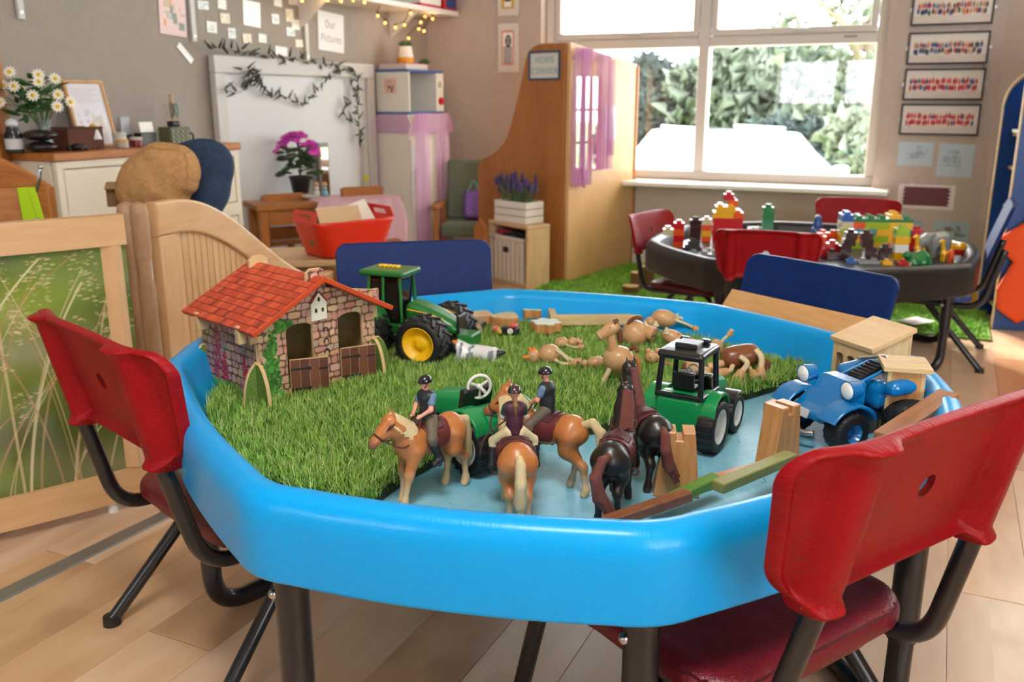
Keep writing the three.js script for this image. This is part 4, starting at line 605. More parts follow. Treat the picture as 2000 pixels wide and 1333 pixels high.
  const tRoof = canvasTex(512, 400, (x, W, H) => { seed = 5; for (let i = 0; i < 10; i++) for (let j = 0; j < 24; j++) { x.fillStyle = ['#c2482a', '#b83f24', '#cf5733', '#a5391f', '#8d3a26'][(rnd() * (rnd() > 0.75 ? 5 : 3)) | 0]; x.fillRect((j + (i % 2) * 0.5) * W / 23 - 12, i * H / 10, W / 23 + 1, H / 10); } x.fillStyle = '#5a2318'; for (let i = 1; i < 10; i++) x.fillRect(0, i * H / 10, W, 4); });
  const rl = Math.hypot(L / 2 + 0.024, HR - HW + 0.004), mRoof = wood(tRoof, 0.45), mRoofEdge = M('#c4471c', 0.45), sl = Math.atan2(HR - HW, L / 2);
  for (const s of [-1, 1]) { const g = rbox(D + 0.05, 0.007, rl, 0.0012), p = g.attributes.position, uv = g.attributes.uv; for (let i = 0; i < p.count; i++) uv.setXY(i, p.getX(i) / (D + 0.05) + 0.5, 0.5 - p.getZ(i) / rl); g.clearGroups(); P(t, 'roof_panel', g, mRoof, { at: [L / 2 + s * (L / 4 + 0.01), (HW + HR) / 2 + 0.001, -D / 2], rot: [0, s > 0 ? Math.PI / 2 : -Math.PI / 2, 0] }).rotation.set(sl, s > 0 ? Math.PI / 2 : -Math.PI / 2, 0, 'YXZ'); const e = P(t, 'roof_edge', rbox(0.0025, 0.0075, rl + 0.002, 0.001), mRoofEdge, { at: [L / 2 + s * (L / 4 + 0.01), (HW + HR) / 2 + 0.001, 0.026] }); e.rotation.set(sl, s > 0 ? Math.PI / 2 : -Math.PI / 2, 0, 'YXZ'); e.rotation.order = 'YXZ'; e.scale.set(1, 1, 1); }
  for (const [x, z] of [[-0.01, -0.02], [-0.01, -D + 0.02], [L + 0.01, -0.02]]) P(t, 'beam_end', rbox(0.022, 0.028, 0.012, 0.002), mPly, { at: [x, HW - 0.012, z] });
  const tDoor = canvasTex(256, 300, (x, W, H) => { x.fillStyle = '#4a2a1e'; x.fillRect(0, 0, W, H); for (let i = 0; i < 4; i++) { x.fillStyle = ['#6b3f2c', '#5d3526', '#754833', '#623829'][i]; x.fillRect(i * 64 + 3, 0, 58, H); x.fillStyle = '#a9814f'; x.fillRect(i * 64, 0, 4, H); } x.fillStyle = '#141414'; for (const y of [0.24, 0.78]) { x.fillRect(0, H * y, W * 0.5, 16); x.beginPath(); x.arc(W * 0.5, H * y + 8, 14, 0, 7); x.fill(); } x.fillRect(W * 0.75, H * 0.28, W * 0.25, 14); });
  for (const [x, turn] of [[0.048, -0.42], [0.14, -0.3]]) P(t, 'stable_door', extr(shape([[0, 0], [0.058, 0], [0.058, 0.058], [0, 0.058]]), 0.0045, 0.0005), [face(tDoor.clone(), 0.058, 0.058), mPly], { at: [x, 0.002, 0.006], rot: [0, turn, 0] });
  const hedge = extr(shape([...smoothLine([[0, 0], [0.004, 0.03], [0.012, 0.052], [0.022, 0.064]], 14), [0.036, 0.066], [0.036, 0]]), 0.006, 0.001), mHedge = wood(speckTex('#3d5a26', '#8aa046', 83, { f: 64, rep: 30 }), 0.6);
  for (const [x, z, r] of [[-0.03, 0.0, 0.0], [-0.004, 0.034, Math.PI / 2], [-0.03, -D + 0.005, 0], [L + 0.032, 0.0, Math.PI], [L - 0.004, 0.034, Math.PI / 2]]) P(t, 'hedge_brace', hedge, [mHedge, mPly], { at: [x, 0, z], rot: [0, r, 0], label: 'plywood brace printed as a hedge' });
}
// ---------------------------------------------------------------- blue toy buggy
{
  const mB = M('#0a73b8', 0.22, { clearcoat: 0.6 }), t = T('toy_buggy', 'blue toy beach buggy with round white headlamps and knobbly tyres', 'toy car', { at: onBed(0.474, -1.19), turn: head(-0.92, 0.39) }); t.scale.setScalar(0.93);
  const knob = (r, w) => { const base = lathe([[r * 0.45, -w * 0.5], [r * 0.8, -w * 0.5], [r * 0.95, -w * 0.38], [r * 0.97, 0], [r * 0.95, w * 0.38], [r * 0.8, w * 0.5], [r * 0.45, w * 0.5]], 30); base.rotateX(Math.PI / 2); const l = [base]; for (let i = 0; i < 18; i++) for (let j = -2; j <= 2; j++) { const g = new THREE.ConeGeometry(r * 0.06, r * 0.1, 5); g.rotateZ(-Math.PI / 2); g.translate(r * (0.99 - 0.02 * Math.abs(j)), 0, j * w * 0.2); g.rotateZ((i + (j & 1) * 0.5) / 18 * 6.283); l.push(g); } return merge(l); };
  for (const s of [-1, 1]) for (const [x, r, w] of [[0.056, 0.031, 0.036], [-0.056, 0.034, 0.04]]) { const k = P(t, 'wheel', knob(r, w), mTyre, { at: [x, r + 0.001, s * 0.052] }); P(k, 'hub', hubGeo(r * 0.75, w * 1.02), mB); }
  P(t, 'chassis', rbox(0.12, 0.02, 0.052, 0.006, 2), M('#12304a', 0.5), { at: [0, 0.036, 0] });
  P(t, 'hood', net((p) => { const x = p[0], top = 0.094 - Math.max(0, x - 0.032) * 0.95, w = 0.033 + Math.max(0, x - 0.03) * 0.1; return sdBox(p, [0.046, (0.046 + top) / 2, 0], [0.042, Math.max(0.006, (top - 0.046) / 2), w], 0.006); }, [[-0.005, 0.03, -0.05], [0.1, 0.11, 0.05]], 0.0024), mB);
  P(t, 'rear_body', net((p) => { let d = sdBox(p, [-0.05, 0.066, 0], [0.036, 0.022, 0.036], 0.014); d = smin(d, cap(p, [-0.075, 0.086, -0.05, 0.014, -0.03, 0.084, -0.05, 0.012]), 0.02); d = smin(d, cap(p, [-0.075, 0.086, 0.05, 0.014, -0.03, 0.084, 0.05, 0.012]), 0.02); return d; }, [[-0.11, 0.03, -0.075], [0.0, 0.115, 0.075]], 0.0026), mB);
  for (const s of [-1, 1]) {
    P(t, 'front_wing', extr(shape([...smoothLine([[0.014, 0.046], [0.024, 0.062], [0.05, 0.072], [0.078, 0.066], [0.096, 0.05]], 22), ...smoothLine([[0.092, 0.047], [0.076, 0.061], [0.05, 0.067], [0.027, 0.057], [0.019, 0.046]], 22)]), 0.036, 0.002, 2), mB, { at: [0, 0.002, s * 0.05] });
    const l = P(t, 'headlamp', moved(cyl(0.014, 0.012, 0.02, 24), 0, 0, 0, 0, 0, -Math.PI / 2), mB, { at: [0.046, 0.09, s * 0.046] }); P(l, 'lamp_lens', lathe([[0.0001, 0.004], [0.006, 0.0035], [0.01, 0.002], [0.0122, 0]], 24).rotateZ(-Math.PI / 2), M('#f2f3f1', 0.15, { clearcoat: 1 }), { at: [0.01, 0, 0] });
  }
  P(t, 'number_plate', rbox(0.003, 0.013, 0.03, 0.001), M('#c9cdd1', 0.4), { at: [0.0945, 0.05, 0], rot: [0, 0, 0.35] });
  const seat = P(t, 'seat', rbox(0.05, 0.008, 0.026, 0.003, 2), mDark, { at: [-0.022, 0.098, 0.0], rot: [0, 0, -0.32] }); for (let i = 0; i < 6; i++) P(seat, 'seat_rib', rbox(0.0022, 0.003, 0.026, 0.001), mDark, { at: [-0.02 + i * 0.008, 0.0045, 0] });
  P(t, 'cockpit_edge', tube([[0.004, 0.09, -0.02], [-0.05, 0.106, -0.02], [-0.05, 0.106, 0.02], [0.004, 0.09, 0.02]], 0.0026, 8, 0.008), mB);
  P(t, 'exhaust_loop', new THREE.TorusGeometry(0.012, 0.0032, 8, 24, Math.PI), mSteel, { at: [-0.056, 0.104, 0.0], rot: [0, 1.2, 0] });
  P(t, 'rear_rack', tube([[-0.05, 0.102, -0.045], [-0.1, 0.1, -0.045], [-0.1, 0.1, 0.045], [-0.05, 0.102, 0.045]], 0.003, 8, 0.012), mSteel);
  P(t, 'front_bumper', curve([[0.098, 0.028, -0.034], [0.108, 0.026, -0.02], [0.104, 0.032, 0], [0.108, 0.026, 0.02], [0.098, 0.028, 0.034]], 0.0042, 8, 24), mSteel);
}
// ---------------------------------------------------------------- wooden blocks, planks and the ladder on the tray
const blk = (name, label, cat, x, y, z, turn, geo, mat = mToy, tilt = [0, 0], group) => { const t = T(name, label, cat, { at: [x, y, z], turn, group }); P(t, 'block', geo, mat, { rot: [tilt[0], 0, tilt[1]] }); return t; };
const postGeo = () => uvM(extr(shape([[-0.027, 0], [0.027, 0], [0.019, 0.082], [0.005, 0.082], [0.005, 0.072], [-0.003, 0.072], [-0.003, 0.082], [-0.015, 0.082]]), 0.03, 0.0015), 'y');
blk('wooden_post', 'notched wooden post standing beside the dark horses', 'wooden block', 0.196, BED, -0.995, -0.12, postGeo(), mToy, [0, 0], 'notched wooden posts');
blk('wooden_post', 'notched wooden post standing in front of the blue buggy', 'wooden block', 0.343, BED, -1.083, 0.6, postGeo(), mToy, [0, 0], 'notched wooden posts');
const bar = (x0, y0, x1, y1, Y, w, h, lift = 0) => { const a = onY(x0, y0, Y), b = onY(x1, y1, Y), m = a.clone().add(b).multiplyScalar(0.5), l = a.distanceTo(b); return { at: [m.x, Y, m.z], turn: Math.atan2(-(b.z - a.z), b.x - a.x), l, w, h }; };
function stick(name, label, q, mat, tilt = 0) { const t = T(name, label, 'wooden stick', { at: q.at, turn: q.turn }); P(t, 'stick', uvM(rbox(q.l, q.h, q.w, 0.002), 'x'), mat, { at: [0, q.h / 2, 0], rot: [0, 0, tilt] }); return t; }
stick('wooden_plank', 'pale wooden plank lying between the two notched posts', bar(1330, 968, 1490, 922, BED, 0.018, 0.012), mToy);
stick('painted_stick', 'green and olive painted stick leaning on the near tray rim', bar(1275, 992, 1400, 952, 0.365, 0.016, 0.011), wood(speckTex('#4f7a2c', '#5f8c34', 91, { rep: 8 }), 0.5), 0.12);
stick('painted_stick', 'olive painted stick along the near tray rim by the red chair', bar(1400, 960, 1545, 903, 0.385, 0.018, 0.012), wood(speckTex('#8a8a46', '#77773a', 93, { rep: 8 }), 0.5), 0.02);
stick('wooden_stick', 'dark brown stick lying against the near tray rim', bar(1180, 1024, 1345, 985, 0.37, 0.016, 0.012), wood(woodTex('#8f5c3c', '#6e4028', 95, { rep: 8 }), 0.45), 0.1);
stick('wooden_plank', 'brown wooden plank leaning on the right tray rim by the chair', bar(1725, 862, 1850, 800, 0.4, 0.028, 0.018), wood(woodTex('#a9754c', '#865634', 97, { rep: 6 }), 0.45), 0.1);
stick('wooden_plank', 'short rounded wooden plank behind the buggy front wheel', bar(1500, 822, 1570, 790, BED, 0.02, 0.026), mToy);
{ const q = bar(1420, 620, 1650, 678, 0.4, 0, 0), t = T('leaning_plank', 'wide tan wooden board leaning on the far right tray rim', 'wooden board', { at: q.at, turn: q.turn }); P(t, 'board', uvM(rbox(0.31, 0.006, 0.12, 0.001), 'x'), wood(tBeech, 0.5), { rot: [0.85, 0, 0] }); }
{ const q = bar(1530, 692, 1680, 748, BED, 0, 0), t = T('toy_ladder', 'small wooden toy ladder lying at the edge of the grass mat', 'toy ladder', { at: [q.at[0], 0.372, q.at[2]], turn: q.turn }); for (const s of [0, 1]) P(t, 'rail', uvM(rbox(0.2, 0.011, 0.013, 0.003), 'x'), mToy, { at: [0.01, 0, -s * 0.058] }); for (let i = 0; i < 4; i++) P(t, 'rung', cyl(0.0045, 0.0045, 0.056, 10).rotateX(Math.PI / 2), mToy, { at: [-0.068 + i * 0.05, 0, -0.029] }); }
{
  const t = T('toy_lodge', 'pale wooden toy lodge with sloping roof and window slots at the tray edge', 'toy house', { at: onBed(0.552, -1.33), turn: -1.17 }), w = 0.08, d = 0.07, h = 0.094;
  const win = [0, 1, 2].map((i) => { const p = new THREE.Path(), x0 = -0.033 + i * 0.0235, x1 = x0 + 0.016, y1 = 0.078; p.moveTo(x0, 0.008); p.lineTo(x1, 0.008); p.lineTo(x1, y1 - 0.006); p.quadraticCurveTo(x1, y1, (x0 + x1) / 2, y1); p.quadraticCurveTo(x0, y1, x0, y1 - 0.006); p.lineTo(x0, 0.008); return p; });
  P(t, 'front_wall', uvM(extr(shape([[-w / 2, 0], [w / 2, 0], [w / 2, h], [-w / 2, h]], win), 0.007, 0.0005), 'y'), mToyPale, { at: [0, 0, d / 2] }); P(t, 'back_wall', uvM(box(w, h + 0.02, 0.007), 'y'), mToyPale, { at: [0, h / 2 + 0.01, -d / 2] });
  for (const s of [-1, 1]) P(t, 'side_wall', uvM(extr(shape([[-d / 2, 0], [d / 2, 0], [d / 2, h], [-d / 2, h + 0.02]]), 0.007, 0.0005), 'y'), mToyPale, { at: [s * (w / 2 - 0.0035), 0, 0], rot: [0, -Math.PI / 2, 0] });
  P(t, 'roof', uvM(rbox(w + 0.008, 0.008, d + 0.018, 0.001), 'x'), wood(tBirch, 0.42), { at: [0, h + 0.0155, 0], rot: [0.28, 0, 0] });
}
{
  const t = T('lidded_box', 'tall pale wooden box with overhanging flat lid beside the blue buggy', 'wooden box', { at: onBed(0.54, -1.185), turn: -0.25 });
  for (const s of [-1, 1]) { P(t, 'side_panel', uvM(box(0.005, 0.1, 0.05), 'y'), mToyPale, { at: [s * 0.0215, 0.05, 0] }); P(t, 'side_panel', uvM(box(0.038, 0.1, 0.005), 'y'), mToy, { at: [0, 0.05, s * 0.0225] }); }
  P(t, 'lid', uvM(rbox(0.062, 0.007, 0.066, 0.001), 'x'), mToyPale, { at: [0, 0.1045, 0] });
}
{
  const q = bar(1078, 612, 1326, 610, 0.384, 0, 0), t = T('slotted_tray', 'shallow rectangular wooden frame tray with slots on the grass by the far rim', 'wooden tray', { at: [q.at[0], 0.374, q.at[2]], turn: q.turn });
  const L = 0.275, W = 0.13; for (const s of [-1, 1]) { P(t, 'long_rail', uvM(rbox(L, 0.02, 0.013, 0.001), 'x'), mToyPale, { at: [0, 0.01, s * (W / 2 - 0.0065)] }); P(t, 'end_rail', uvM(rbox(0.014, 0.02, W - 0.026, 0.001), 'z'), mToyPale, { at: [s * (L / 2 - 0.007), 0.01, 0] }); }
  for (let i = 0; i < 9; i++) P(t, 'slat', uvM(rbox(0.0265, 0.005, W - 0.026, 0.0008), 'z'), mToyPale, { at: [-0.115 + i * 0.0287, 0.004, 0] });
}
{
  const fl = (k) => { const pts = []; for (let i = 0; i < 40; i++) { const a = i / 40 * 6.283, r = 0.027 * (1 + 0.13 * Math.cos(a * k + 1)); pts.push([Math.cos(a) * r, Math.sin(a) * r]); } return extr(shape(pts), 0.018, 0.0015).rotateX(-Math.PI / 2); };
  const tPale = M('#c9d3c4', 0.5);
  for (const [x, y, k, l, pale] of [[936, 618, 4, 'leaf-shaped wooden block at the left end of the row on the grass'], [988, 622, 3, 'wooden block with curved edge, second from the left in the row'], [1041, 606, 6, 'pale flower-shaped wooden block behind the others by the tray rim', 1], [1067, 634, 6, 'pale flower-shaped wooden block nearest the toy animals', 1]]) { const p = onY(x, y, 0.385), t = T('shaped_block', l, 'wooden block', { at: [p.x, 0.3815, p.z], turn: x, group: 'shaped wooden blocks' }); P(t, 'block', uvM(fl(k), 'x'), mToy); P(t, 'printed_top', fl(k).scale(0.97, 0.05, 0.97), pale ? tPale : mToyPale, { at: [0, 0.0092, 0] }); }
}
// ---------------------------------------------------------------- wooden animals with felt limbs
const mFelt = M('#cdbb96', 0.85), mDarkWood = wood(woodTex('#8d5532', '#6d3d22', 131, { rep: 9 }), 0.3), mToyRed = wood(woodTex('#cfa47a', '#b78a5c', 133, { rep: 9 }), 0.32), mFeltBrown = M('#6e3d27', 0.8), mOrangeFelt = M('#e07a1c', 0.7);
const bead = (r, k = 1, n = 22) => lathe(Array.from({ length: 15 }, (_, i) => { const a = -Math.PI / 2 + i / 14 * Math.PI; return [Math.max(1e-4, r * Math.cos(a)), r * k * Math.sin(a)]; }), n);
const cone = (r0, r1, h) => lathe([[1e-4, -h / 2], [r0 * 0.92, -h / 2], [r0, -h / 2 + h * 0.06], [r1, h / 2 - h * 0.06], [r1 * 0.85, h / 2], [1e-4, h / 2]], 20);
function aim(m, d) { m.quaternion.setFromUnitVectors(V3(0, 1, 0), V3(...d).normalize()); return m; }
function animal(label, px, py, y, { group = 'wooden toy animals' } = {}) { const p = onY(px, py, y), t = T('wooden_animal', label, 'toy animal', { at: [p.x, p.y, p.z], turn: 0, group }); t.scale.setScalar(0.82); return t; }
const GT = 0.368;                                                   // the level that things sink to in the pile
function limb(t, pts, footDir, mat = mToyRed, r = 0.0042, fr = [0.009, 0.005, 0.018]) { P(t, 'felt_limb', curve(pts, r, 8, 10), mFelt); const e = pts[pts.length - 1], f = P(t, 'foot', cone(...fr), mat, { at: [e[0] - footDir[0] * fr[2] * 0.3, e[1] - footDir[1] * fr[2] * 0.3, e[2] - footDir[2] * fr[2] * 0.3] }); aim(f, footDir); }
{
  let t = animal('wooden toy duck lying on its side with orange felt beak', 1078, 708, GT);
  aim(P(t, 'body', bead(0.021, 1.1), mToyRed, { at: [-0.005, 0.018, 0] }), [1, 0, 0]); P(t, 'head', bead(0.0135), mToyRed, { at: [-0.038, 0.014, 0.004] }); P(t, 'neck', cyl(0.005, 0.005, 0.02, 12).rotateZ(Math.PI / 2), mToyRed, { at: [-0.026, 0.015, 0.002] });
  aim(P(t, 'beak', cone(0.005, 0.002, 0.014), mOrangeFelt, { at: [-0.055, 0.013, 0.008] }), [-1, 0, 0.2]); for (const k of [0, 1]) aim(P(t, 'comb', cone(0.005, 0.002, 0.012), mOrangeFelt, { at: [-0.045 + k * 0.008, 0.027, -0.002] }), [-0.5, 1, 0]); P(t, 'eye', sph(0.0013, 8), mDark, { at: [-0.041, 0.018, 0.0165] });
  limb(t, [[0.01, 0.022, 0.012], [0.03, 0.014, 0.018], [0.045, 0.008, 0.02]], [-1, 0.1, 0]); limb(t, [[0.004, 0.01, 0.014], [0.02, 0.004, 0.024], [0.036, 0.005, 0.03]], [-1, 0, -0.3]); P(t, 'wing', curve([[0.008, 0.03, 0.012], [0.022, 0.022, 0.022], [0.034, 0.01, 0.026]], 0.0045, 8, 8), mFelt);
  t = animal('small wooden bear lying behind the toy duck', 1107, 680, GT); aim(P(t, 'body', bead(0.0125, 1.25), mToyRed, { at: [-0.012, 0.012, 0] }), [1, 0.1, 0]); P(t, 'head', bead(0.011), mToyRed, { at: [0.012, 0.013, 0] }); for (const s of [-1, 1]) { P(t, 'ear', bead(0.005), mToyRed, { at: [0.024, 0.016, s * 0.006] }); limb(t, [[-0.004, 0.01, s * 0.008], [0.012, 0.008, s * 0.02 + 0.004], [0.024, 0.008, s * 0.02 + 0.006]], [-1, 0, 0], mToyRed, 0.003, [0.008, 0.006, 0.014]); }
  t = animal('wooden toy horse standing up in the middle of the grass mat', 1207, 750, GT - 0.004);
  aim(P(t, 'body', bead(0.026, 1.18), mToyRed, { at: [0, 0.05, 0] }), [1, 0, 0.12]); aim(P(t, 'neck', cone(0.011, 0.008, 0.036), mToyRed, { at: [-0.014, 0.084, 0.002] }), [-0.2, 1, 0]);
  const hd = aim(P(t, 'head', lathe([[1e-4, -0.024], [0.009, -0.024], [0.0105, -0.018], [0.0125, 0.0], [0.0125, 0.014], [0.008, 0.022], [1e-4, 0.023]], 22), mToyRed, { at: [-0.022, 0.107, 0.002] }), [0.85, 0.55, 0]); P(hd, 'muzzle_ring', new THREE.TorusGeometry(0.0098, 0.001, 6, 20).rotateX(Math.PI / 2), mFelt, { at: [0, -0.019, 0] }); for (const s of [-1, 1]) { P(hd, 'ear', cone(0.004, 0.0015, 0.011), mFeltBrown, { at: [-0.008, 0.022, s * 0.006] }); P(hd, 'eye', sph(0.0014, 8), mDark, { at: [-0.006, 0.006, s * 0.0108] }); }
  P(t, 'mane', netBones([[-0.008, 0.12, 0.002, 0.006, -0.001, 0.105, 0.002, 0.006], [-0.001, 0.105, 0.002, 0.006, 0.002, 0.086, 0.002, 0.005]], 0.003, 0.0016), mFeltBrown); P(t, 'tail', curve([[0.026, 0.058, 0.004], [0.036, 0.05, 0.008], [0.038, 0.03, 0.01], [0.036, 0.008, 0.012]], (k) => 0.0055 - 0.002 * k, 8, 12), wood(tPine, 0.6)); P(t, 'tail', curve([[0.02, 0.07, 0.004], [0.03, 0.076, 0.008], [0.034, 0.066, 0.01]], 0.004, 8, 8), mFeltBrown);
  for (const [x, z, fx] of [[-0.018, 0.012, -0.032], [0.012, 0.014, 0.014], [-0.014, -0.012, -0.022], [0.014, -0.012, 0.022]]) limb(t, [[x, 0.034, z], [x + (fx - x) * 0.5, 0.02, z * 1.2], [fx, 0.006, z * 1.4]], [0, 1, 0], mToyRed, 0.0048, [0.0085, 0.0055, 0.014]);
  t = animal('small egg-shaped wooden animal lying left of the standing toy horse', 1160, 718, GT); aim(P(t, 'body', bead(0.0125, 1.5), mToyRed, { at: [0.004, 0.011, 0] }), [1, 0.15, 0]); P(t, 'head', bead(0.0075), mToyRed, { at: [-0.02, 0.009, 0.002] });
  t = animal('round wooden pig with cylinder snout behind the toy horse', 1243, 672, GT); P(t, 'body', bead(0.03), mToyRed, { at: [-0.004, 0.024, 0] }); aim(P(t, 'snout', cone(0.017, 0.013, 0.03), mToyRed, { at: [0.024, 0.03, 0.012] }), [-0.7, 0.25, -0.5]); for (const s of [-1, 1]) P(t, 'nostril', sph(0.0022, 8), mDark, { at: [0.034 + s * 0.0035, 0.024, 0.0225 - s * 0.004] }); P(t, 'tail', curve([[-0.02, 0.046, 0.006], [-0.016, 0.056, 0.008], [0.0, 0.062, 0.006], [0.012, 0.058, 0.008]], 0.0045, 8, 10), mFeltBrown); for (const s of [-1, 1]) P(t, 'ear', cone(0.008, 0.002, 0.012), mFelt, { at: [0.03 + s * 0.012, 0.046, -0.004] });
  t = animal('pale wooden animal with cylinder body lying in the middle of the heap', 1325, 678, GT); aim(P(t, 'body', bead(0.0165, 1.75), mToyRed, { at: [-0.012, 0.022, 0.004] }), [1, -0.42, 0.25]); aim(P(t, 'muzzle', cone(0.014, 0.012, 0.022), mToyRed, { at: [0.022, 0.012, 0.012] }), [1, -0.3, 0.2]); P(t, 'ear', cone(0.007, 0.003, 0.014), mFelt, { at: [-0.03, 0.04, 0.01] });  P(t, 'eye', sph(0.0015, 8), mDark, { at: [-0.004, 0.034, 0.018] });
  t = animal('wooden animal on its back with cone feet at the far side of the heap', 1316, 652, GT); aim(P(t, 'body', bead(0.021, 1.45), mToyRed, { at: [-0.022, 0.034, -0.01] }), [1, -0.2, 0.1]); P(t, 'head', bead(0.013), mToyRed, { at: [-0.055, 0.026, -0.008] }); for (const [x, y, z, d] of [[0.03, 0.024, -0.014, [-1, 0.5, 0.2]], [0.036, 0.034, -0.026, [-0.7, 0.9, 0]], [0.046, 0.014, 0.006, [-1, 0.2, 0.1]]]) limb(t, [[0.0, 0.034, z * 0.6], [x * 0.6, y + 0.01, z], [x, y, z]], d, mToyRed, 0.004, [0.011, 0.007, 0.022]);
  t = animal('little wooden mouse with round ears in front of the heap', 1275, 712, GT); P(t, 'head', bead(0.0135), mToyRed, { at: [-0.004, 0.016, 0.002] }); for (const s of [-1, 1]) P(t, 'ear', bead(0.0055), mToyRed, { at: [-0.002 + s * 0.009, 0.029, -0.002] }); aim(P(t, 'body', bead(0.015, 1.35), mToyRed, { at: [0.014, 0.014, -0.016] }), [0.8, 0, -0.6]); P(t, 'tail', curve([[0.012, 0.006, 0.012], [0.024, 0.008, 0.018], [0.034, 0.004, 0.018]], 0.003, 8, 8), M('#d8607a', 0.8)); P(t, 'eye', sph(0.0013, 8), mDark, { at: [-0.008, 0.018, 0.0145] });
  t = animal('small wooden bear on its back near the leaning board', 1402, 694, GT); P(t, 'head', bead(0.0125), mToyRed, { at: [-0.024, 0.012, 0.008] }); P(t, 'body', bead(0.015, 1.15), mToyRed, { at: [-0.004, 0.017, -0.002] }); limb(t, [[0.004, 0.026, -0.004], [0.014, 0.036, -0.006], [0.022, 0.042, -0.008]], [-0.6, -0.6, 0], mToyRed, 0.003, [0.007, 0.005, 0.01]); P(t, 'foot', bead(0.0055), mToyRed, { at: [0.028, 0.05, -0.01] }); for (const s of [-1, 1]) P(t, 'ear', bead(0.0045), mToyRed, { at: [-0.03, 0.02, 0.008 + s * 0.007] });
  t = animal('wooden animal head and body half hidden behind the tractor cab', 1362, 735, GT); aim(P(t, 'head', bead(0.0135, 1.4), mToyRed, { at: [-0.008, 0.016, 0] }), [1, -0.6, 0.2]); aim(P(t, 'muzzle', bead(0.0125), mToyRed, { at: [0.014, 0.008, 0.006] }), [1, 0, 0]); P(t, 'ear', cone(0.006, 0.003, 0.012), mFeltBrown, { at: [-0.026, 0.022, 0] }); P(t, 'mane', bead(0.008, 1.6), mFeltBrown, { at: [-0.024, 0.012, -0.006] });
  t = animal('dark brown wooden cow lying with pale felt legs and cone feet', 1446, 728, GT); aim(P(t, 'body', lathe([[1e-4, -0.04], [0.014, -0.038], [0.022, -0.028], [0.024, -0.01], [0.024, 0.015], [0.021, 0.03], [0.012, 0.038], [1e-4, 0.04]], 26), mDarkWood, { at: [0.0, 0.032, -0.006] }), [1, 0.12, -0.15]); P(t, 'tail', netBones([[0.038, 0.03, -0.006, 0.006, 0.052, 0.018, 0.0, 0.007], [0.052, 0.018, 0, 0.007, 0.05, 0.008, 0.006, 0.004]], 0.004, 0.0018), mFeltBrown); aim(P(t, 'neck', cone(0.009, 0.007, 0.034), mToyRed, { at: [-0.05, 0.016, 0.004] }), [1, 0.35, 0]);
  limb(t, [[0.026, 0.048, 0.006], [0.034, 0.036, 0.02], [0.032, 0.014, 0.028]], [0, 1, -0.3], mToyRed, 0.0065, [0.0125, 0.0085, 0.026]); limb(t, [[-0.008, 0.038, 0.018], [0.004, 0.028, 0.03], [-0.008, 0.01, 0.036]], [0.5, 0.8, -0.3], mToyRed, 0.006, [0.0125, 0.0085, 0.026]); limb(t, [[-0.02, 0.02, 0.016], [-0.026, 0.012, 0.024], [-0.036, 0.01, 0.03]], [1, 0.2, -0.1], mToyRed, 0.005, [0.011, 0.008, 0.024]); limb(t, [[0.012, 0.016, 0.016], [0.014, 0.01, 0.024], [0.016, 0.008, 0.03]], [-0.3, 0.5, -1], mToyRed, 0.005, [0.011, 0.008, 0.022]);
}
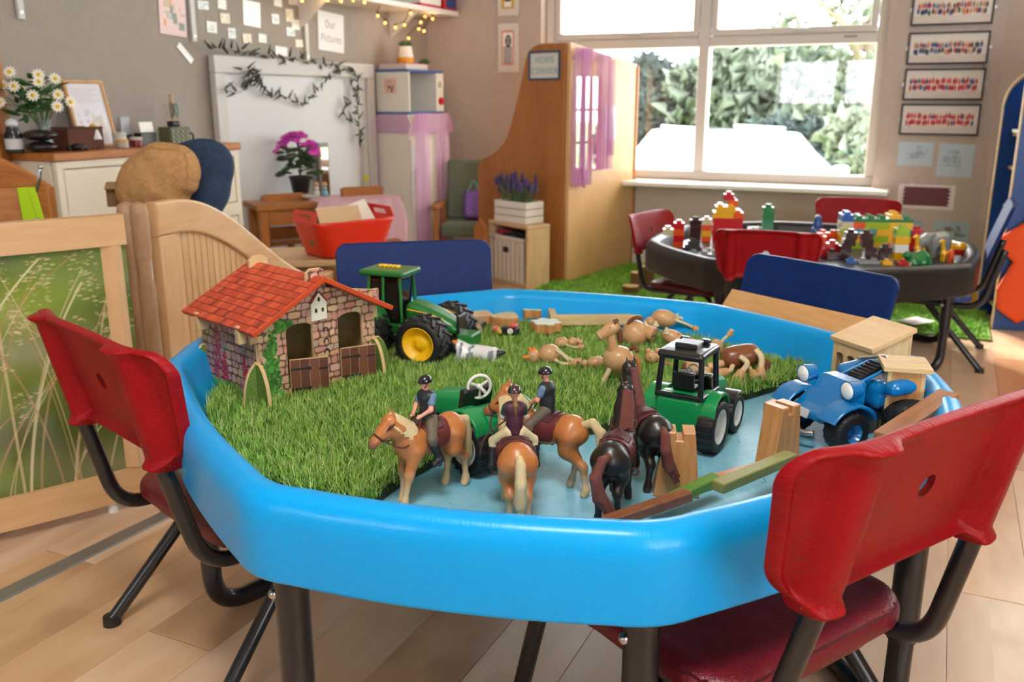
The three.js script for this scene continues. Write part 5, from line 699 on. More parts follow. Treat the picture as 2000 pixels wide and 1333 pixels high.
// small plastic animals behind the farm tractor
{
  let p = onY(933, 700, GT), t = T('toy_cow', 'white and grey plastic toy cow lying in front of the green farm tractor', 'toy animal', { at: [p.x, GT - 0.004, p.z], turn: -0.25 });
  const cw = lin('#d8d8d6'), cg = lin('#6a7680'), cb = lin('#26262a'), g0 = grid(16, 55);
  P(t, 'body', netBones([[-0.026, 0.016, 0, 0.014, 0.026, 0.013, 0, 0.013], [-0.03, 0.02, 0, 0.012, -0.042, 0.026, 0.002, 0.01], [-0.042, 0.026, 0.002, 0.01, -0.05, 0.022, 0.006, 0.007], [0.02, 0.01, 0.01, 0.007, 0.034, 0.006, 0.022, 0.004], [-0.02, 0.01, 0.01, 0.007, -0.008, 0.006, 0.024, 0.004], [-0.024, 0.01, 0.008, 0.006, -0.03, 0.006, 0.024, 0.004], [0.034, 0.014, 0, 0.004, 0.048, 0.018, 0, 0.003]], 0.01, 0.0022, (q) => (q[0] < -0.034 ? cb : q[0] > 0.036 ? cb : g0(q[0] * 160 + 8, q[2] * 160 + q[1] * 90) > 0.72 ? cg : cw)), mPaint);
  p = onY(990, 657, GT); t = T('toy_train', 'tiny black and red wooden toy engine on the grass', 'toy', { at: [p.x, GT - 0.002, p.z], turn: -0.3 }); P(t, 'body', rbox(0.034, 0.016, 0.02, 0.004, 2), mDark, { at: [0.006, 0.013, 0] }); for (const [x, c] of [[-0.02, '#d06a60'], [-0.012, '#c9a24a'], [-0.024, '#d88a80']]) P(t, 'bead', sph(0.0075, 12), M(c, 0.4), { at: [x, 0.012, (x + 0.018) * 0.9] }); P(t, 'badge', cyl(0.0055, 0.0055, 0.003, 16).rotateX(Math.PI / 2), M('#e8e2dc', 0.4), { at: [0.01, 0.015, 0.011] }); P(t, 'roof', rbox(0.014, 0.005, 0.02, 0.002), M('#c23a30', 0.4), { at: [0.014, 0.0235, 0] });
  p = onY(885, 640, GT); t = T('toy_figure', 'tan wooden toy figure with red stripe lying behind the tractor wheel', 'toy figure', { at: [p.x, GT - 0.002, p.z], turn: -0.4 }); P(t, 'head', bead(0.011), mToyRed, { at: [-0.016, 0.012, 0] }); aim(P(t, 'body', cone(0.012, 0.01, 0.03), mToyRed, { at: [0.006, 0.012, 0] }), [1, 0, 0]); P(t, 'sash', new THREE.TorusGeometry(0.0112, 0.0025, 8, 20).rotateY(Math.PI / 2), M('#c22c22', 0.5), { at: [0.0, 0.012, 0] });
  p = onY(917, 648, GT); t = T('toy_pebble_animal', 'brown and white plastic toy animal lying beside the tractor wheel', 'toy animal', { at: [p.x, GT - 0.002, p.z], turn: 0.5 }); P(t, 'body', netBones([[-0.016, 0.014, 0, 0.013, 0.014, 0.012, 0, 0.012], [0.014, 0.016, 0, 0.01, 0.028, 0.018, 0, 0.008], [-0.01, 0.01, 0.008, 0.006, -0.006, 0.004, 0.02, 0.004], [0.012, 0.01, 0.008, 0.006, 0.018, 0.004, 0.02, 0.004]], 0.008, 0.0024, (q) => (q[1] > 0.018 ? lin('#7d6a58') : q[0] > 0.016 ? cb : lin('#a08468'))), mPaint);
}
// ---------------------------------------------------------------- room dividers on the left
{
  const mD = wood(woodTex('#d9b083', '#c79a68', 401, { rings: 4, rep: 1.6 }), 0.42), mPost = wood(woodTex('#b08a68', '#9b7554', 403, { rings: 5, rep: 3 }), 0.45);
  const tMeadow = canvasTex(900, 1000, (x, W, H) => {               // the printed meadow: out-of-focus greens with dry stems
    seed = 19; const g = x.createLinearGradient(0, 0, W * 0.9, H); g.addColorStop(0, '#7d8a6a'); g.addColorStop(0.3, '#74842e'); g.addColorStop(0.5, '#4f5c24'); g.addColorStop(0.75, '#3a311e'); g.addColorStop(1, '#4c3a26'); x.fillStyle = g; x.fillRect(0, 0, W, H);
    for (let i = 0; i < 60; i++) { const r = rr(50, 190), u = rr(0, W), v = rr(0, H), q = x.createRadialGradient(u, v, 0, u, v, r), c = ['150,175,40', '95,120,30', '40,44,24', '120,110,80', '170,165,150', '60,80,28'][(rnd() * 6) | 0]; q.addColorStop(0, `rgba(${c},0.5)`); q.addColorStop(1, `rgba(${c},0)`); x.fillStyle = q; x.fillRect(u - r, v - r, 2 * r, 2 * r); }
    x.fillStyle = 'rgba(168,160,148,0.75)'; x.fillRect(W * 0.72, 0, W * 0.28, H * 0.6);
    for (let i = 0; i < 70; i++) { let u = rr(0, W), v = H; const lean = rr(-0.35, 0.25), h = rr(0.35, 0.98) * H; x.strokeStyle = `rgba(${[[205, 180, 140], [176, 140, 96], [222, 205, 170]][(rnd() * 3) | 0].join(',')},${rr(0.45, 0.9)})`; x.lineWidth = rr(1.5, 5); x.beginPath(); x.moveTo(u, v); x.quadraticCurveTo(u + lean * h * 0.2, H - h * 0.6, u + lean * h, H - h); x.stroke(); for (let k = 0; k < 26; k++) { x.fillStyle = `rgba(214,190,156,${rr(0.2, 0.7)})`; x.beginPath(); x.arc(u + lean * h + rr(-22, 22), H - h + rr(-40, 90), rr(1.5, 5), 0, 7); x.fill(); } }
  });
  // curved panel: an arc in plan from the hinge post to beyond the left edge
  const c0 = onY(286, 962, 0.0), t = T('room_divider', 'curved wooden divider panel printed with tall meadow grass, at the far left', 'room divider', { at: [c0.x + 0.03, 0, c0.z], turn: 0 });
  const arc = (n, off = 0) => Array.from({ length: n + 1 }, (_, i) => { const k = i / n, a = k * 1.25; return V3(-0.62 * Math.sin(a) - off * Math.sin(a) * 0.0, 0, 0.04 + 0.30 * Math.sin(k * 2.2) - 0.0 + off); });
  const band = (y0, y1, z0, z1, n = 18, k0 = 0, k1 = 1) => { const A = arc(n), pos = [], idx = [], uv = []; A.forEach((p, i) => { const nx = A[Math.min(n, i + 1)].clone().sub(A[Math.max(0, i - 1)]).normalize(), nr = V3(nx.z, 0, -nx.x); for (const [y, z] of [[y0, z0], [y0, z1], [y1, z1], [y1, z0]]) { const q = p.clone().addScaledVector(nr, -z); pos.push(q.x, y, q.z); uv.push(i / n, (y - 0.07) / 0.47); } }); for (let i = 0; i < n; i++) for (let k = 0; k < 4; k++) { const a = i * 4 + k, b = i * 4 + (k + 1) % 4; idx.push(a, a + 4, b, b, a + 4, b + 4); } for (const [e, f] of [[0, 0], [n * 4, 1]]) f ? idx.push(e, e + 1, e + 2, e, e + 2, e + 3) : idx.push(e, e + 2, e + 1, e, e + 3, e + 2); let g = new THREE.BufferGeometry(); g.setAttribute('position', new THREE.Float32BufferAttribute(pos, 3)); g.setAttribute('uv', new THREE.Float32BufferAttribute(uv, 2)); g.setIndex(idx); g = g.toNonIndexed(); g.computeVertexNormals(); return toCreasedNormals(g, 0.5); };
  P(t, 'top_rail', band(0.535, 0.592, -0.014, 0.014), mD); P(t, 'bottom_rail', band(0.022, 0.085, -0.016, 0.016), mD);
  const tm = wood(tMeadow, 0.12, { clearcoat: 0.6, clearcoatRoughness: 0.1 }); P(t, 'printed_panel', band(0.085, 0.535, -0.003, 0.003), tm, { label: 'meadow grass print' });
  P(t, 'stile', uvM(rbox(0.045, 0.45, 0.028, 0.004), 'y'), mD, { at: [-0.026, 0.31, 0.058] }); for (const [x, z] of [[-0.06, 0.09], [-0.42, 0.31]]) P(t, 'foot', cyl(0.011, 0.011, 0.022, 14), mPaleToy, { at: [x, 0.011, z] });
  // turned hinge posts
  const postProfile = [[0.001, 0], [0.017, 0], [0.018, 0.01], [0.018, 0.16], [0.013, 0.175], [0.013, 0.19], [0.018, 0.21], [0.018, 0.43], [0.014, 0.45], [0.014, 0.48], [0.0185, 0.505], [0.0185, 0.585], [0.015, 0.6], [0.001, 0.605]];
  for (const [px, l] of [[297, 'grey-brown turned hinge post at the end of the printed divider'], [319, 'grey-brown turned hinge post at the start of the swooping divider']]) { const p = onY(px, 947, 0), k = T('hinge_post', l, 'hinge post', { at: [p.x + 0.005, 0, p.z - 0.01] }); P(k, 'post', lathe(postProfile, 24), mPost); P(k, 'hinge_band', cyl(0.0195, 0.0195, 0.014, 20), M('#d2971f', 0.4), { at: [0, 0.09, 0] }); }
  // swooping panel
  const a = V3(-0.742, 0, -1.85), b = V3(-0.515, 0, -2.5), turn = Math.atan2(-(b.z - a.z), b.x - a.x), L = a.distanceTo(b), s = T('swoop_divider', 'pale wooden divider with swooping top edge and beaded boards behind the barn', 'room divider', { at: a.toArray(), turn });
  const topY = (x) => 0.598 - 0.262 * (1 - Math.cos(Math.PI * Math.min(1, Math.max(0, (x - 0.06) / (L * 0.86))))) / 2;
  const line = (off, x0, x1) => Array.from({ length: 33 }, (_, i) => { const x = x0 + (x1 - x0) * i / 32; return [x, topY(x) - off]; });
  P(s, 'top_rail', uvM(extr(shape([...line(0, 0, L), ...line(0.07, 0, L).reverse()]), 0.03, 0.005, 2), 'x'), mD); P(s, 'bottom_rail', uvM(rbox(L, 0.06, 0.028, 0.004), 'x'), mD, { at: [L / 2, 0.055, 0] });
  for (const x of [0.03, L - 0.03]) { const h = topY(x) - 0.07 - 0.085; P(s, 'stile', uvM(rbox(0.055, h, 0.026, 0.003), 'y'), mD, { at: [x, 0.085 + h / 2, 0] }); }
  for (let i = 0; i < 28; i++) { const x0 = 0.06 + i * (L - 0.12) / 28, x1 = x0 + (L - 0.12) / 28 - 0.002; P(s, 'beaded_board', uvM(extr(shape([[x0, 0.08], [x1, 0.08], [x1, topY(x1) - 0.066], [x0, topY(x0) - 0.066]]), 0.012, 0.0022), 'y'), mD); }
  const e = T('hinge_post', 'low grey-brown hinge post at the far low end of the swooping divider', 'hinge post', { at: [b.x + 0.03, 0, b.z - 0.012] }); P(e, 'post', lathe(postProfile.map(([r, y]) => [r, y * 0.58]), 24), mPost); const e2 = T('hinge_post', 'second low hinge post beside the blue chair back', 'hinge post', { at: [b.x + 0.07, 0, b.z - 0.014] }); P(e2, 'post', lathe(postProfile.map(([r, y]) => [r, y * 0.58]), 24), mPost);
}
// low unit with the red basket of books
{
  const p = onY(650, 500, 0.335), t = T('low_shelf_unit', 'low pale wooden unit behind the swooping divider, under the red basket', 'shelf unit', { at: [p.x - 0.06, 0, p.z - 0.06], turn: 0.2 });
  P(t, 'top', uvM(rbox(0.5, 0.02, 0.28, 0.004), 'x'), mBirch, { at: [0, 0.324, 0] }); for (const s of [-1, 1]) P(t, 'side_panel', uvM(rbox(0.018, 0.314, 0.27, 0.003), 'y'), mBirch, { at: [s * 0.235, 0.157, 0] }); P(t, 'back_panel', uvM(box(0.46, 0.3, 0.008), 'x'), mBirch, { at: [0, 0.16, -0.12] });
  const mBk = M('#e03016', 0.34), b = T('book_basket', 'bright red plastic basket full of books on the low unit', 'basket', { at: [p.x + 0.03, 0.3345, p.z - 0.045], turn: 0.72 });
  const ring = (w, d, y) => { const o = []; for (let k = 0; k < 40; k++) { const a = k / 40 * 6.283, c = Math.cos(a), s = Math.sin(a), q = Math.pow(Math.abs(c) ** 8 + Math.abs(s) ** 8, -1 / 8); o.push(V3(c * q * w, 0, s * q * d)); } return [o, y]; }, rows = []; for (let i = 0; i <= 10; i++) { const k = i / 10; rows.push(ring(0.105 + 0.035 * k + (i % 2) * 0.002, 0.07 + 0.02 * k + (i % 2) * 0.002, 0.002 + 0.11 * k)); } for (let i = 10; i >= 0; i--) { const k = i / 10; rows.push(ring(0.101 + 0.035 * k, 0.066 + 0.02 * k, 0.005 + 0.108 * k)); }
  P(b, 'tub', bowl(rows, true, true), mBk);
  for (const s of [-1, 1]) P(b, 'handle', extr(shape([[-0.075, 0], [0.075, 0], [0.068, 0.036], [-0.068, 0.036]], [[[-0.035, 0.008], [0.035, 0.008], [0.033, 0.024], [-0.033, 0.024]]]), 0.004, 0.001), mBk, { at: [s * 0.139, 0.11, 0], rot: [0, Math.PI / 2, 0] }).rotation.set(0, Math.PI / 2, s * 0.28, 'ZYX');
  const cols = ['#3a8a3c', '#2b2f30', '#cfae86', '#8d8a80', '#3d6d70', '#e6dccb'], bl = ['green picture book at the left in the red basket', 'dark book leaning in the red basket', 'cream book at the front of the red basket', 'grey book lying over the red basket', 'teal book in the middle of the red basket', 'pale book at the back of the red basket'];
  bl.forEach((l, i) => { const k = T('book', l, 'book', { at: [p.x + 0.0 + i * 0.011, 0.41 + (i % 3) * 0.012, p.z - 0.015 - i * 0.012], turn: 0.72, group: 'books in the red basket' }); const c = P(k, 'cover', rbox(0.15, 0.1, 0.011, 0.001), M(cols[i], 0.5), { rot: [-0.45, 0, 0.09 * (i - 2)] }); P(c, 'pages', box(0.146, 0.101, 0.007), M('#e8e2d2', 0.8), { at: [0.003, 0.0005, 0] }); });
}
// dressing-up corner: box with lime strap, hats
{
  let p = atZ(45, 395, -2.02), t = T('dressing_up_box', 'orange wooden box end with hook, at the left edge behind the divider', 'wooden box', { at: [p.x, 0, p.z], turn: 0.15 });
  P(t, 'front_board', uvM(rbox(0.24, 0.075, 0.02, 0.003), 'x'), mPine, { at: [-0.06, p.y - 0.005, 0] }); P(t, 'side_board', uvM(extr(smoothLine([[0, 0], [0.02, 0.012], [0.09, 0.05], [0.16, 0.075], [0.2, 0.08]], 20).concat([[0.2, -0.1], [0, -0.1]]), 0.018, 0.002), 'x'), mPine, { at: [0.055, p.y + 0.03, -0.03], rot: [0, Math.PI - 0.3, 0] });
  for (const x of [-0.16, 0.05]) P(t, 'leg', uvM(rbox(0.02, p.y - 0.04, 0.02, 0.002), 'y'), mPine, { at: [x, (p.y - 0.04) / 2, -0.02] });
  P(t, 'coat_hook', curve([[0.03, p.y + 0.02, 0.012], [0.045, p.y + 0.045, 0.02], [0.052, p.y + 0.075, 0.02]], 0.004, 8, 10), mSteel); P(t, 'hook_ball', sph(0.006, 10), mSteel, { at: [0.053, p.y + 0.078, 0.02] });
  p = atZ(68, 398, -2.0); t = T('lime_strap', 'lime green fabric strap hanging from the hook on the box', 'strap', { at: [p.x, 0, p.z], turn: 0.1 }); const ml = M('#a8cf06', 0.8); P(t, 'band', rbox(0.03, 0.075, 0.006, 0.003, 2), ml, { at: [-0.008, p.y, 0.02], rot: [0, 0, 0.04] }); P(t, 'band', rbox(0.016, 0.085, 0.005, 0.003, 2), ml, { at: [0.014, p.y - 0.004, 0.026], rot: [0, 0, 0.16] }); P(t, 'buckle', cyl(0.003, 0.003, 0.006, 10).rotateX(Math.PI / 2), mSteel, { at: [0.012, p.y - 0.03, 0.031] });
  p = atZ(5, 250, -2.7); t = T('tall_shelf_post', 'tall orange wooden upright at the left edge of the picture', 'wooden upright', { at: [p.x - 0.012, 0, p.z], turn: 0.2 }); P(t, 'upright', uvM(rbox(0.03, 0.93, 0.12, 0.003), 'y'), mPine, { at: [0, 0.465, 0] });
  // stand and hats
  p = atZ(330, 350, -2.25); t = T('hat_stand', 'brown wooden hat stand behind the divider', 'hat stand', { at: [p.x, 0, p.z] }); P(t, 'pole', lathe([[0.001, 0], [0.09, 0], [0.09, 0.012], [0.02, 0.03], [0.014, 0.06], [0.014, p.y - 0.02], [0.03, p.y], [0.001, p.y + 0.02]], 24), mPine);
  const q = atZ(248, 382, -2.3), bx = T('cardboard_box', 'small brown box beside the hats', 'box', { at: [q.x, 0, q.z], turn: 0.3 }); P(bx, 'body', rbox(0.09, 0.05, 0.06, 0.003), M('#8a6a44', 0.8), { at: [0, q.y, 0] }); P(bx, 'support', cyl(0.012, 0.02, q.y - 0.025, 14), mPine, { at: [0, (q.y - 0.025) / 2, 0] }); P(bx, 'lid_flap', rbox(0.092, 0.004, 0.05, 0.001), M('#a58457', 0.8), { at: [0, q.y + 0.027, 0.02], rot: [0.25, 0, 0] });
  const g1 = grid(32, 501);
  const hat = T('flat_cap', 'tan fabric flat cap tilted on the hat stand', 'hat', { at: [p.x - 0.015, p.y, p.z + 0.03], turn: -0.1 }), tf = wood(speckTex('#c79a68', '#a97c4b', 511, { f: 64, rep: 9 }), 0.9, { bumpMap: fineBump, bumpScale: 0.001 });
  P(hat, 'crown', net((r) => { const a = -0.5, x = r[0] * Math.cos(a) - r[1] * Math.sin(a), y = r[0] * Math.sin(a) + r[1] * Math.cos(a), fold = 0.004 * Math.sin(x * 60 + y * 30) * Math.exp(-((x - 0.02) ** 2) * 900); return (Math.hypot(x / 0.118, y / 0.084, r[2] / 0.06) - 1) * 0.06 + fold + 0.003 * g1(x * 60 + 9, y * 60 + 9); }, [[-0.14, -0.13, -0.08], [0.14, 0.13, 0.08]], 0.005), tf);
  const cap2 = T('navy_cap', 'navy blue cap behind the tan cap on the hat stand', 'hat', { at: [p.x + 0.032, p.y - 0.008, p.z - 0.045], turn: -0.1 }); P(cap2, 'crown', net((r) => { const a = -0.6, x = r[0] * Math.cos(a) - r[1] * Math.sin(a), y = r[0] * Math.sin(a) + r[1] * Math.cos(a); return smin((Math.hypot(x / 0.135, y / 0.088, r[2] / 0.045) - 1) * 0.045, cap(r, [0.07, -0.04, 0.02, 0.02, 0.06, -0.11, 0.04, 0.012]), 0.05); }, [[-0.17, -0.15, -0.07], [0.17, 0.15, 0.08]], 0.006), wood(speckTex('#1d2c44', '#2b4260', 513, { rep: 10 }), 0.85));
}
// ---------------------------------------------------------------- the left wall: cabinet and what stands on it
const mCream = M('#e0d6bf', 0.5), CT = 0.652;
{
  const x0 = -2.49, x1 = -1.73, d = 0.2, t = T('cream_cabinet', 'cream painted cabinet with orange wooden top against the left wall', 'cabinet', { at: WL.put((x0 + x1) / 2, 0, d / 2 + 0.012), turn: WL.turn }), w = x1 - x0;
  P(t, 'worktop', uvM(rbox(w + 0.02, 0.024, d + 0.02, 0.004), 'x'), mPine, { at: [0, CT - 0.012, 0] }); P(t, 'carcass', rbox(w, CT - 0.024, d - 0.03, 0.003), mCream, { at: [0, (CT - 0.024) / 2, -0.012] }); { const R = (cx, cy, a, b) => [[cx - a, cy - b], [cx + a, cy - b], [cx + a, cy + b], [cx - a, cy + b]], hw = (w / 2 - 0.05) / 2 + 0.003; P(t, 'face_frame', extr(shape([[-w / 2, 0], [w / 2, 0], [w / 2, CT - 0.024], [-w / 2, CT - 0.024]], [-1, 1].flatMap((q) => [R(q * w / 4, CT - 0.13, hw, 0.083), R(q * w / 4, 0.22, hw, 0.173)])), 0.018, 0.0015), mCream, { at: [0, 0, d / 2 - 0.0085] }); }
  for (const s of [-1, 1]) { const dr = P(t, 'drawer', rbox(w / 2 - 0.05, 0.16, 0.012, 0.003), mCream, { at: [s * w / 4, CT - 0.13, d / 2 - 0.007] }); P(dr, 'knob', lathe([[0.001, 0.02], [0.009, 0.018], [0.011, 0.011], [0.005, 0.004], [0.008, 0]], 18).rotateX(Math.PI / 2), M('#d9d4c6', 0.2), { at: [0, 0, 0.006] }); const dd = P(t, 'door', rbox(w / 2 - 0.05, 0.34, 0.012, 0.003), mCream, { at: [s * w / 4, 0.22, d / 2 - 0.007] }); P(dd, 'panel', rbox(w / 2 - 0.13, 0.25, 0.006, 0.003), mCream, { at: [0, 0, 0.007] }); }
}
const onCab = (px, z) => { const [x] = WL.see(px, 275, z); return WL.put(x, CT, z); };
{
  let t = T('glass_jar', 'dark labelled glass jar at the left end of the cream cabinet', 'jar', { at: onCab(27, 0.09) }); P(t, 'jar', lathe([[0.001, 0], [0.022, 0], [0.024, 0.006], [0.024, 0.05], [0.017, 0.066], [0.015, 0.075]], 24), M('#2b2c2e', 0.15)); P(t, 'label', cyl(0.0246, 0.0246, 0.03, 24), M('#c9c7c4', 0.5), { at: [0, 0.026, 0] }); P(t, 'stopper', lathe([[0.001, 0.098], [0.013, 0.094], [0.018, 0.083], [0.015, 0.075], [0.001, 0.074]], 20), M('#c9ccd0', 0.12));
  t = T('dark_bowl', 'lower of two dark oval dishes stacked on the cream cabinet', 'dish', { at: onCab(80, 0.135), group: 'stacked dark dishes' }); P(t, 'dish', bead(0.045, 0.36, 28), M('#231c1b', 0.25), { at: [0, 0.0165, 0] });
  t = T('dark_bowl', 'upper of two dark oval dishes stacked on the cream cabinet', 'dish', { at: onCab(80, 0.135), group: 'stacked dark dishes' }); t.position.y += 0.0335; P(t, 'dish', bead(0.048, 0.34, 28), M('#2a2220', 0.25), { at: [0, 0.0165, 0] });
  t = T('wicker_basket', 'small brown woven basket on the cream cabinet', 'basket', { at: onCab(150, 0.1), turn: WL.turn }); const wk = wood(woodTex('#7a3f22', '#53260f', 521, { rings: 30, rep: 14 }), 0.6, { bumpMap: bumpTex(523, { rep: 30 }), bumpScale: 0.002 }); P(t, 'base', rbox(0.125, 0.004, 0.08, 0.001), wk, { at: [0, 0.002, 0] }); for (const s of [-1, 1]) { P(t, 'side', uvM(rbox(0.13, 0.062, 0.006, 0.002), 'y'), wk, { at: [0, 0.033, s * 0.04] }); P(t, 'end', uvM(rbox(0.006, 0.062, 0.08, 0.002), 'y'), wk, { at: [s * 0.063, 0.033, 0] }); P(t, 'rim', rbox(0.134, 0.008, 0.01, 0.004, 2), wk, { at: [0, 0.066, s * 0.04] }); }
  t = T('flower_vase', 'clear glass vase of white daisies on the cream cabinet', 'vase', { at: onCab(90, 0.1) }); P(t, 'vase', lathe([[0.001, 0.002], [0.02, 0.002], [0.024, 0.02], [0.016, 0.055], [0.02, 0.095], [0.018, 0.095], [0.014, 0.055], [0.022, 0.02], [0.018, 0.006], [0.001, 0.006]], 24), M('#dfe6e6', 0.05, { transmission: 0.9, thickness: 0 }));
  const daisy = lathe([[0.001, 0.005], [0.006, 0.004], [0.0065, 0]], 12), petal = (() => { const l = []; for (let i = 0; i < 11; i++) { const g = sph(0.0075, 6); g.scale(1, 0.2, 0.42); g.translate(0.0115, 0, 0); g.rotateY(i / 11 * 6.283); l.push(g); } return merge(l); })(), mPet = M('#f3efe0', 0.6), mEye = M('#e3c13a', 0.6), mLeafG = M('#2f5a24', 0.6), mStem = M('#3d6a2a', 0.6);
  seed = 611; for (let i = 0; i < 17; i++) { const a = i * 2.4, r = 0.03 + 0.085 * Math.sqrt(i / 17), y = 0.235 - r * r * 7 + rr(-0.018, 0.018), x = Math.cos(a) * r * 1.1 - 0.02, z = Math.sin(a) * r * 0.5 + 0.02; P(t, 'stem', curve([[0, 0.05, 0], [x * 0.4, 0.12, z * 0.4], [x, y, z]], 0.0014, 5, 8), mStem); const f = P(t, 'daisy', petal, mPet, { at: [x, y, z] }); aim(f, [x * 4 + 0.5, 0.35, z * 3 + 0.8]); P(f, 'flower_centre', daisy, mEye); }
  const leafG = (() => { const g = sph(0.5, 8); g.scale(0.42, 0.05, 1); g.translate(0, 0, 0.5); return g; })(); for (let i = 0; i < 80; i++) { const a = rr(0, 6.28), r = rr(0.01, 0.085), m = P(t, 'leaf', leafG, mLeafG, { at: [Math.cos(a) * r - 0.015, rr(0.1, 0.215), Math.sin(a) * r * 0.6 + 0.01], rot: [rr(-0.9, 0.9), rr(0, 6.28), rr(-0.6, 0.6)] }); m.scale.setScalar(rr(0.025, 0.05)); }
  const [fx] = WL.see(182, 260, 0.04); t = T('leaning_picture', 'wooden framed certificate leaning on the wall behind the basket', 'picture', { at: WL.put(fx, CT, 0.062), turn: WL.turn }); const ty = canvasTex(240, 320, (x, W, H) => { x.fillStyle = '#d9d6dd'; x.fillRect(0, 0, W, H); x.fillStyle = '#b9a9a9'; for (let i = 0; i < 9; i++) x.fillRect(20, 30 + i * 9, W - 40 - (i % 3) * 30, 2); seed = 31; for (let i = 0; i < 30; i++) { x.fillStyle = ['rgba(170,185,180,.5)', 'rgba(200,160,150,.5)', 'rgba(190,190,150,.5)'][i % 3]; x.beginPath(); x.arc(rr(30, W - 30), rr(140, H - 30), rr(6, 22), 0, 7); x.fill(); } });
  const fr = P(t, 'frame', extr(shape([[-0.075, 0], [0.075, 0], [0.075, 0.215], [-0.075, 0.215]], [[[-0.065, 0.01], [0.065, 0.01], [0.065, 0.205], [-0.065, 0.205]]]), 0.014, 0.002), wood(tBeech, 0.5), { rot: [-0.22, 0, 0] }); P(fr, 'print', new THREE.PlaneGeometry(0.132, 0.197), wood(ty, 0.3), { at: [0, 0.1075, 0.001] });
  t = T('figurine', 'little figurine with yellow head and white collar by the leaning picture', 'ornament', { at: onCab(186, 0.13) }); P(t, 'body', lathe([[0.001, 0], [0.014, 0], [0.012, 0.03], [0.007, 0.046], [0.001, 0.048]], 18), M('#33231f', 0.5)); P(t, 'collar', cone(0.016, 0.006, 0.03), M('#dcdad6', 0.6), { at: [0.008, 0.045, 0.004] }); P(t, 'head', bead(0.0115), M('#d3a02c', 0.3), { at: [-0.002, 0.066, 0] });
  t = T('dark_turtle', 'dark carved turtle ornament at the front of the cream cabinet', 'ornament', { at: onCab(152, 0.165) }); P(t, 'shell', bead(0.022, 0.5), M('#1d1818', 0.35), { at: [0, 0.012, 0] }); P(t, 'head', bead(0.008), M('#1d1818', 0.35), { at: [-0.026, 0.01, 0.006] }); for (const [x, z] of [[-0.014, 0.014], [0.014, 0.014], [-0.014, -0.012], [0.014, -0.012]]) P(t, 'leg', bead(0.006), M('#1d1818', 0.35), { at: [x * 1.2, 0.005, z * 1.1] });
  const jar = (px, z, r, h, c, lid, l) => { const k = T('cosmetic_jar', l, 'jar', { at: onCab(px, z) }); P(k, 'jar', lathe([[0.001, 0], [r, 0], [r * 1.02, 0.003], [r * 1.02, h * 0.7], [r * 0.94, h * 0.72]], 24), M(c, 0.3)); P(k, 'lid', lathe([[0.001, h], [r * 0.98, h], [r * 1.04, h - 0.003], [r * 1.04, h * 0.7], [r * 0.9, h * 0.69]], 24), M(lid, 0.35)); return k; };
  jar(234, 0.1, 0.021, 0.048, '#d9d3c6', '#c9c4ba', 'tall white jar in the middle of the cream cabinet'); jar(238, 0.155, 0.019, 0.028, '#a89a8e', '#caa25a', 'small jar with gold lid in front of the white jar'); jar(266, 0.13, 0.019, 0.032, '#7a1f26', '#b9b2a8', 'small red jar with pale lid on the cream cabinet');
  t = T('small_frame', 'white framed shiny plaque standing on a dark block on the cabinet', 'plaque', { at: onCab(285, 0.07), turn: WL.turn + 0.15 }); P(t, 'block', rbox(0.08, 0.042, 0.03, 0.003), M('#241c1a', 0.35), { at: [0, 0.021, 0] }); P(t, 'plaque', rbox(0.068, 0.035, 0.006, 0.002), M('#e3dfd8', 0.15), { at: [0, 0.06, 0.006], rot: [-0.15, 0, 0] });
  t = T('small_frame', 'grey framed plaque beside the shiny white plaque', 'plaque', { at: onCab(247, 0.045), turn: WL.turn }); P(t, 'plaque', rbox(0.04, 0.06, 0.008, 0.002), M('#a7a7ae', 0.3), { at: [0, 0.066, 0] }); P(t, 'stand', rbox(0.036, 0.038, 0.022, 0.003), M('#2d2725', 0.5), { at: [0, 0.019, 0] });
  t = T('trinket_box', 'patterned olive and black trinket box on the cream cabinet', 'box', { at: onCab(342, 0.08), turn: WL.turn }); P(t, 'box', rbox(0.09, 0.058, 0.06, 0.003), wood(canvasTex(128, 128, (x) => { x.fillStyle = '#8f9064'; x.fillRect(0, 0, 128, 128); x.strokeStyle = '#24221c'; x.lineWidth = 9; for (let i = 0; i < 5; i++) for (let j = 0; j < 4; j++) { x.beginPath(); x.ellipse(i * 32, 16 + j * 36, 9, 15, 0.4, 0, 7); x.stroke(); } }), 0.5), { at: [0, 0.0295, 0] }); P(t, 'clasp', curve([[0.05, 0.04, 0.02], [0.066, 0.03, 0.02], [0.064, 0.004, 0.02]], 0.004, 8, 10), mDark);
  t = T('jewellery_figure', 'small cross-shaped figure hung with necklaces on the trinket box', 'ornament', { at: onCab(342, 0.08), turn: WL.turn }); t.position.y += 0.0588; const mf = M('#b59a78', 0.5); P(t, 'base', rbox(0.036, 0.02, 0.03, 0.006, 2), mDark, { at: [0, 0.01, 0] }); P(t, 'body', netBones([[0, 0.02, 0, 0.006, 0, 0.085, 0, 0.007], [-0.034, 0.075, 0, 0.0035, 0.034, 0.075, 0, 0.0035], [-0.036, 0.022, 0, 0.0035, 0.034, 0.022, 0, 0.003], [0, 0.09, 0, 0.006, 0, 0.104, 0, 0.0075]], 0.004, 0.0022), mf); for (const [x, c] of [[-0.01, '#5a4438'], [0.01, '#4a7a74']]) P(t, 'necklace', curve([[x - 0.004, 0.08, 0.006], [x - 0.006, 0.05, 0.01], [x, 0.034, 0.011], [x + 0.006, 0.05, 0.01], [x + 0.005, 0.08, 0.006]], 0.0028, 6, 16), M(c, 0.4));
}
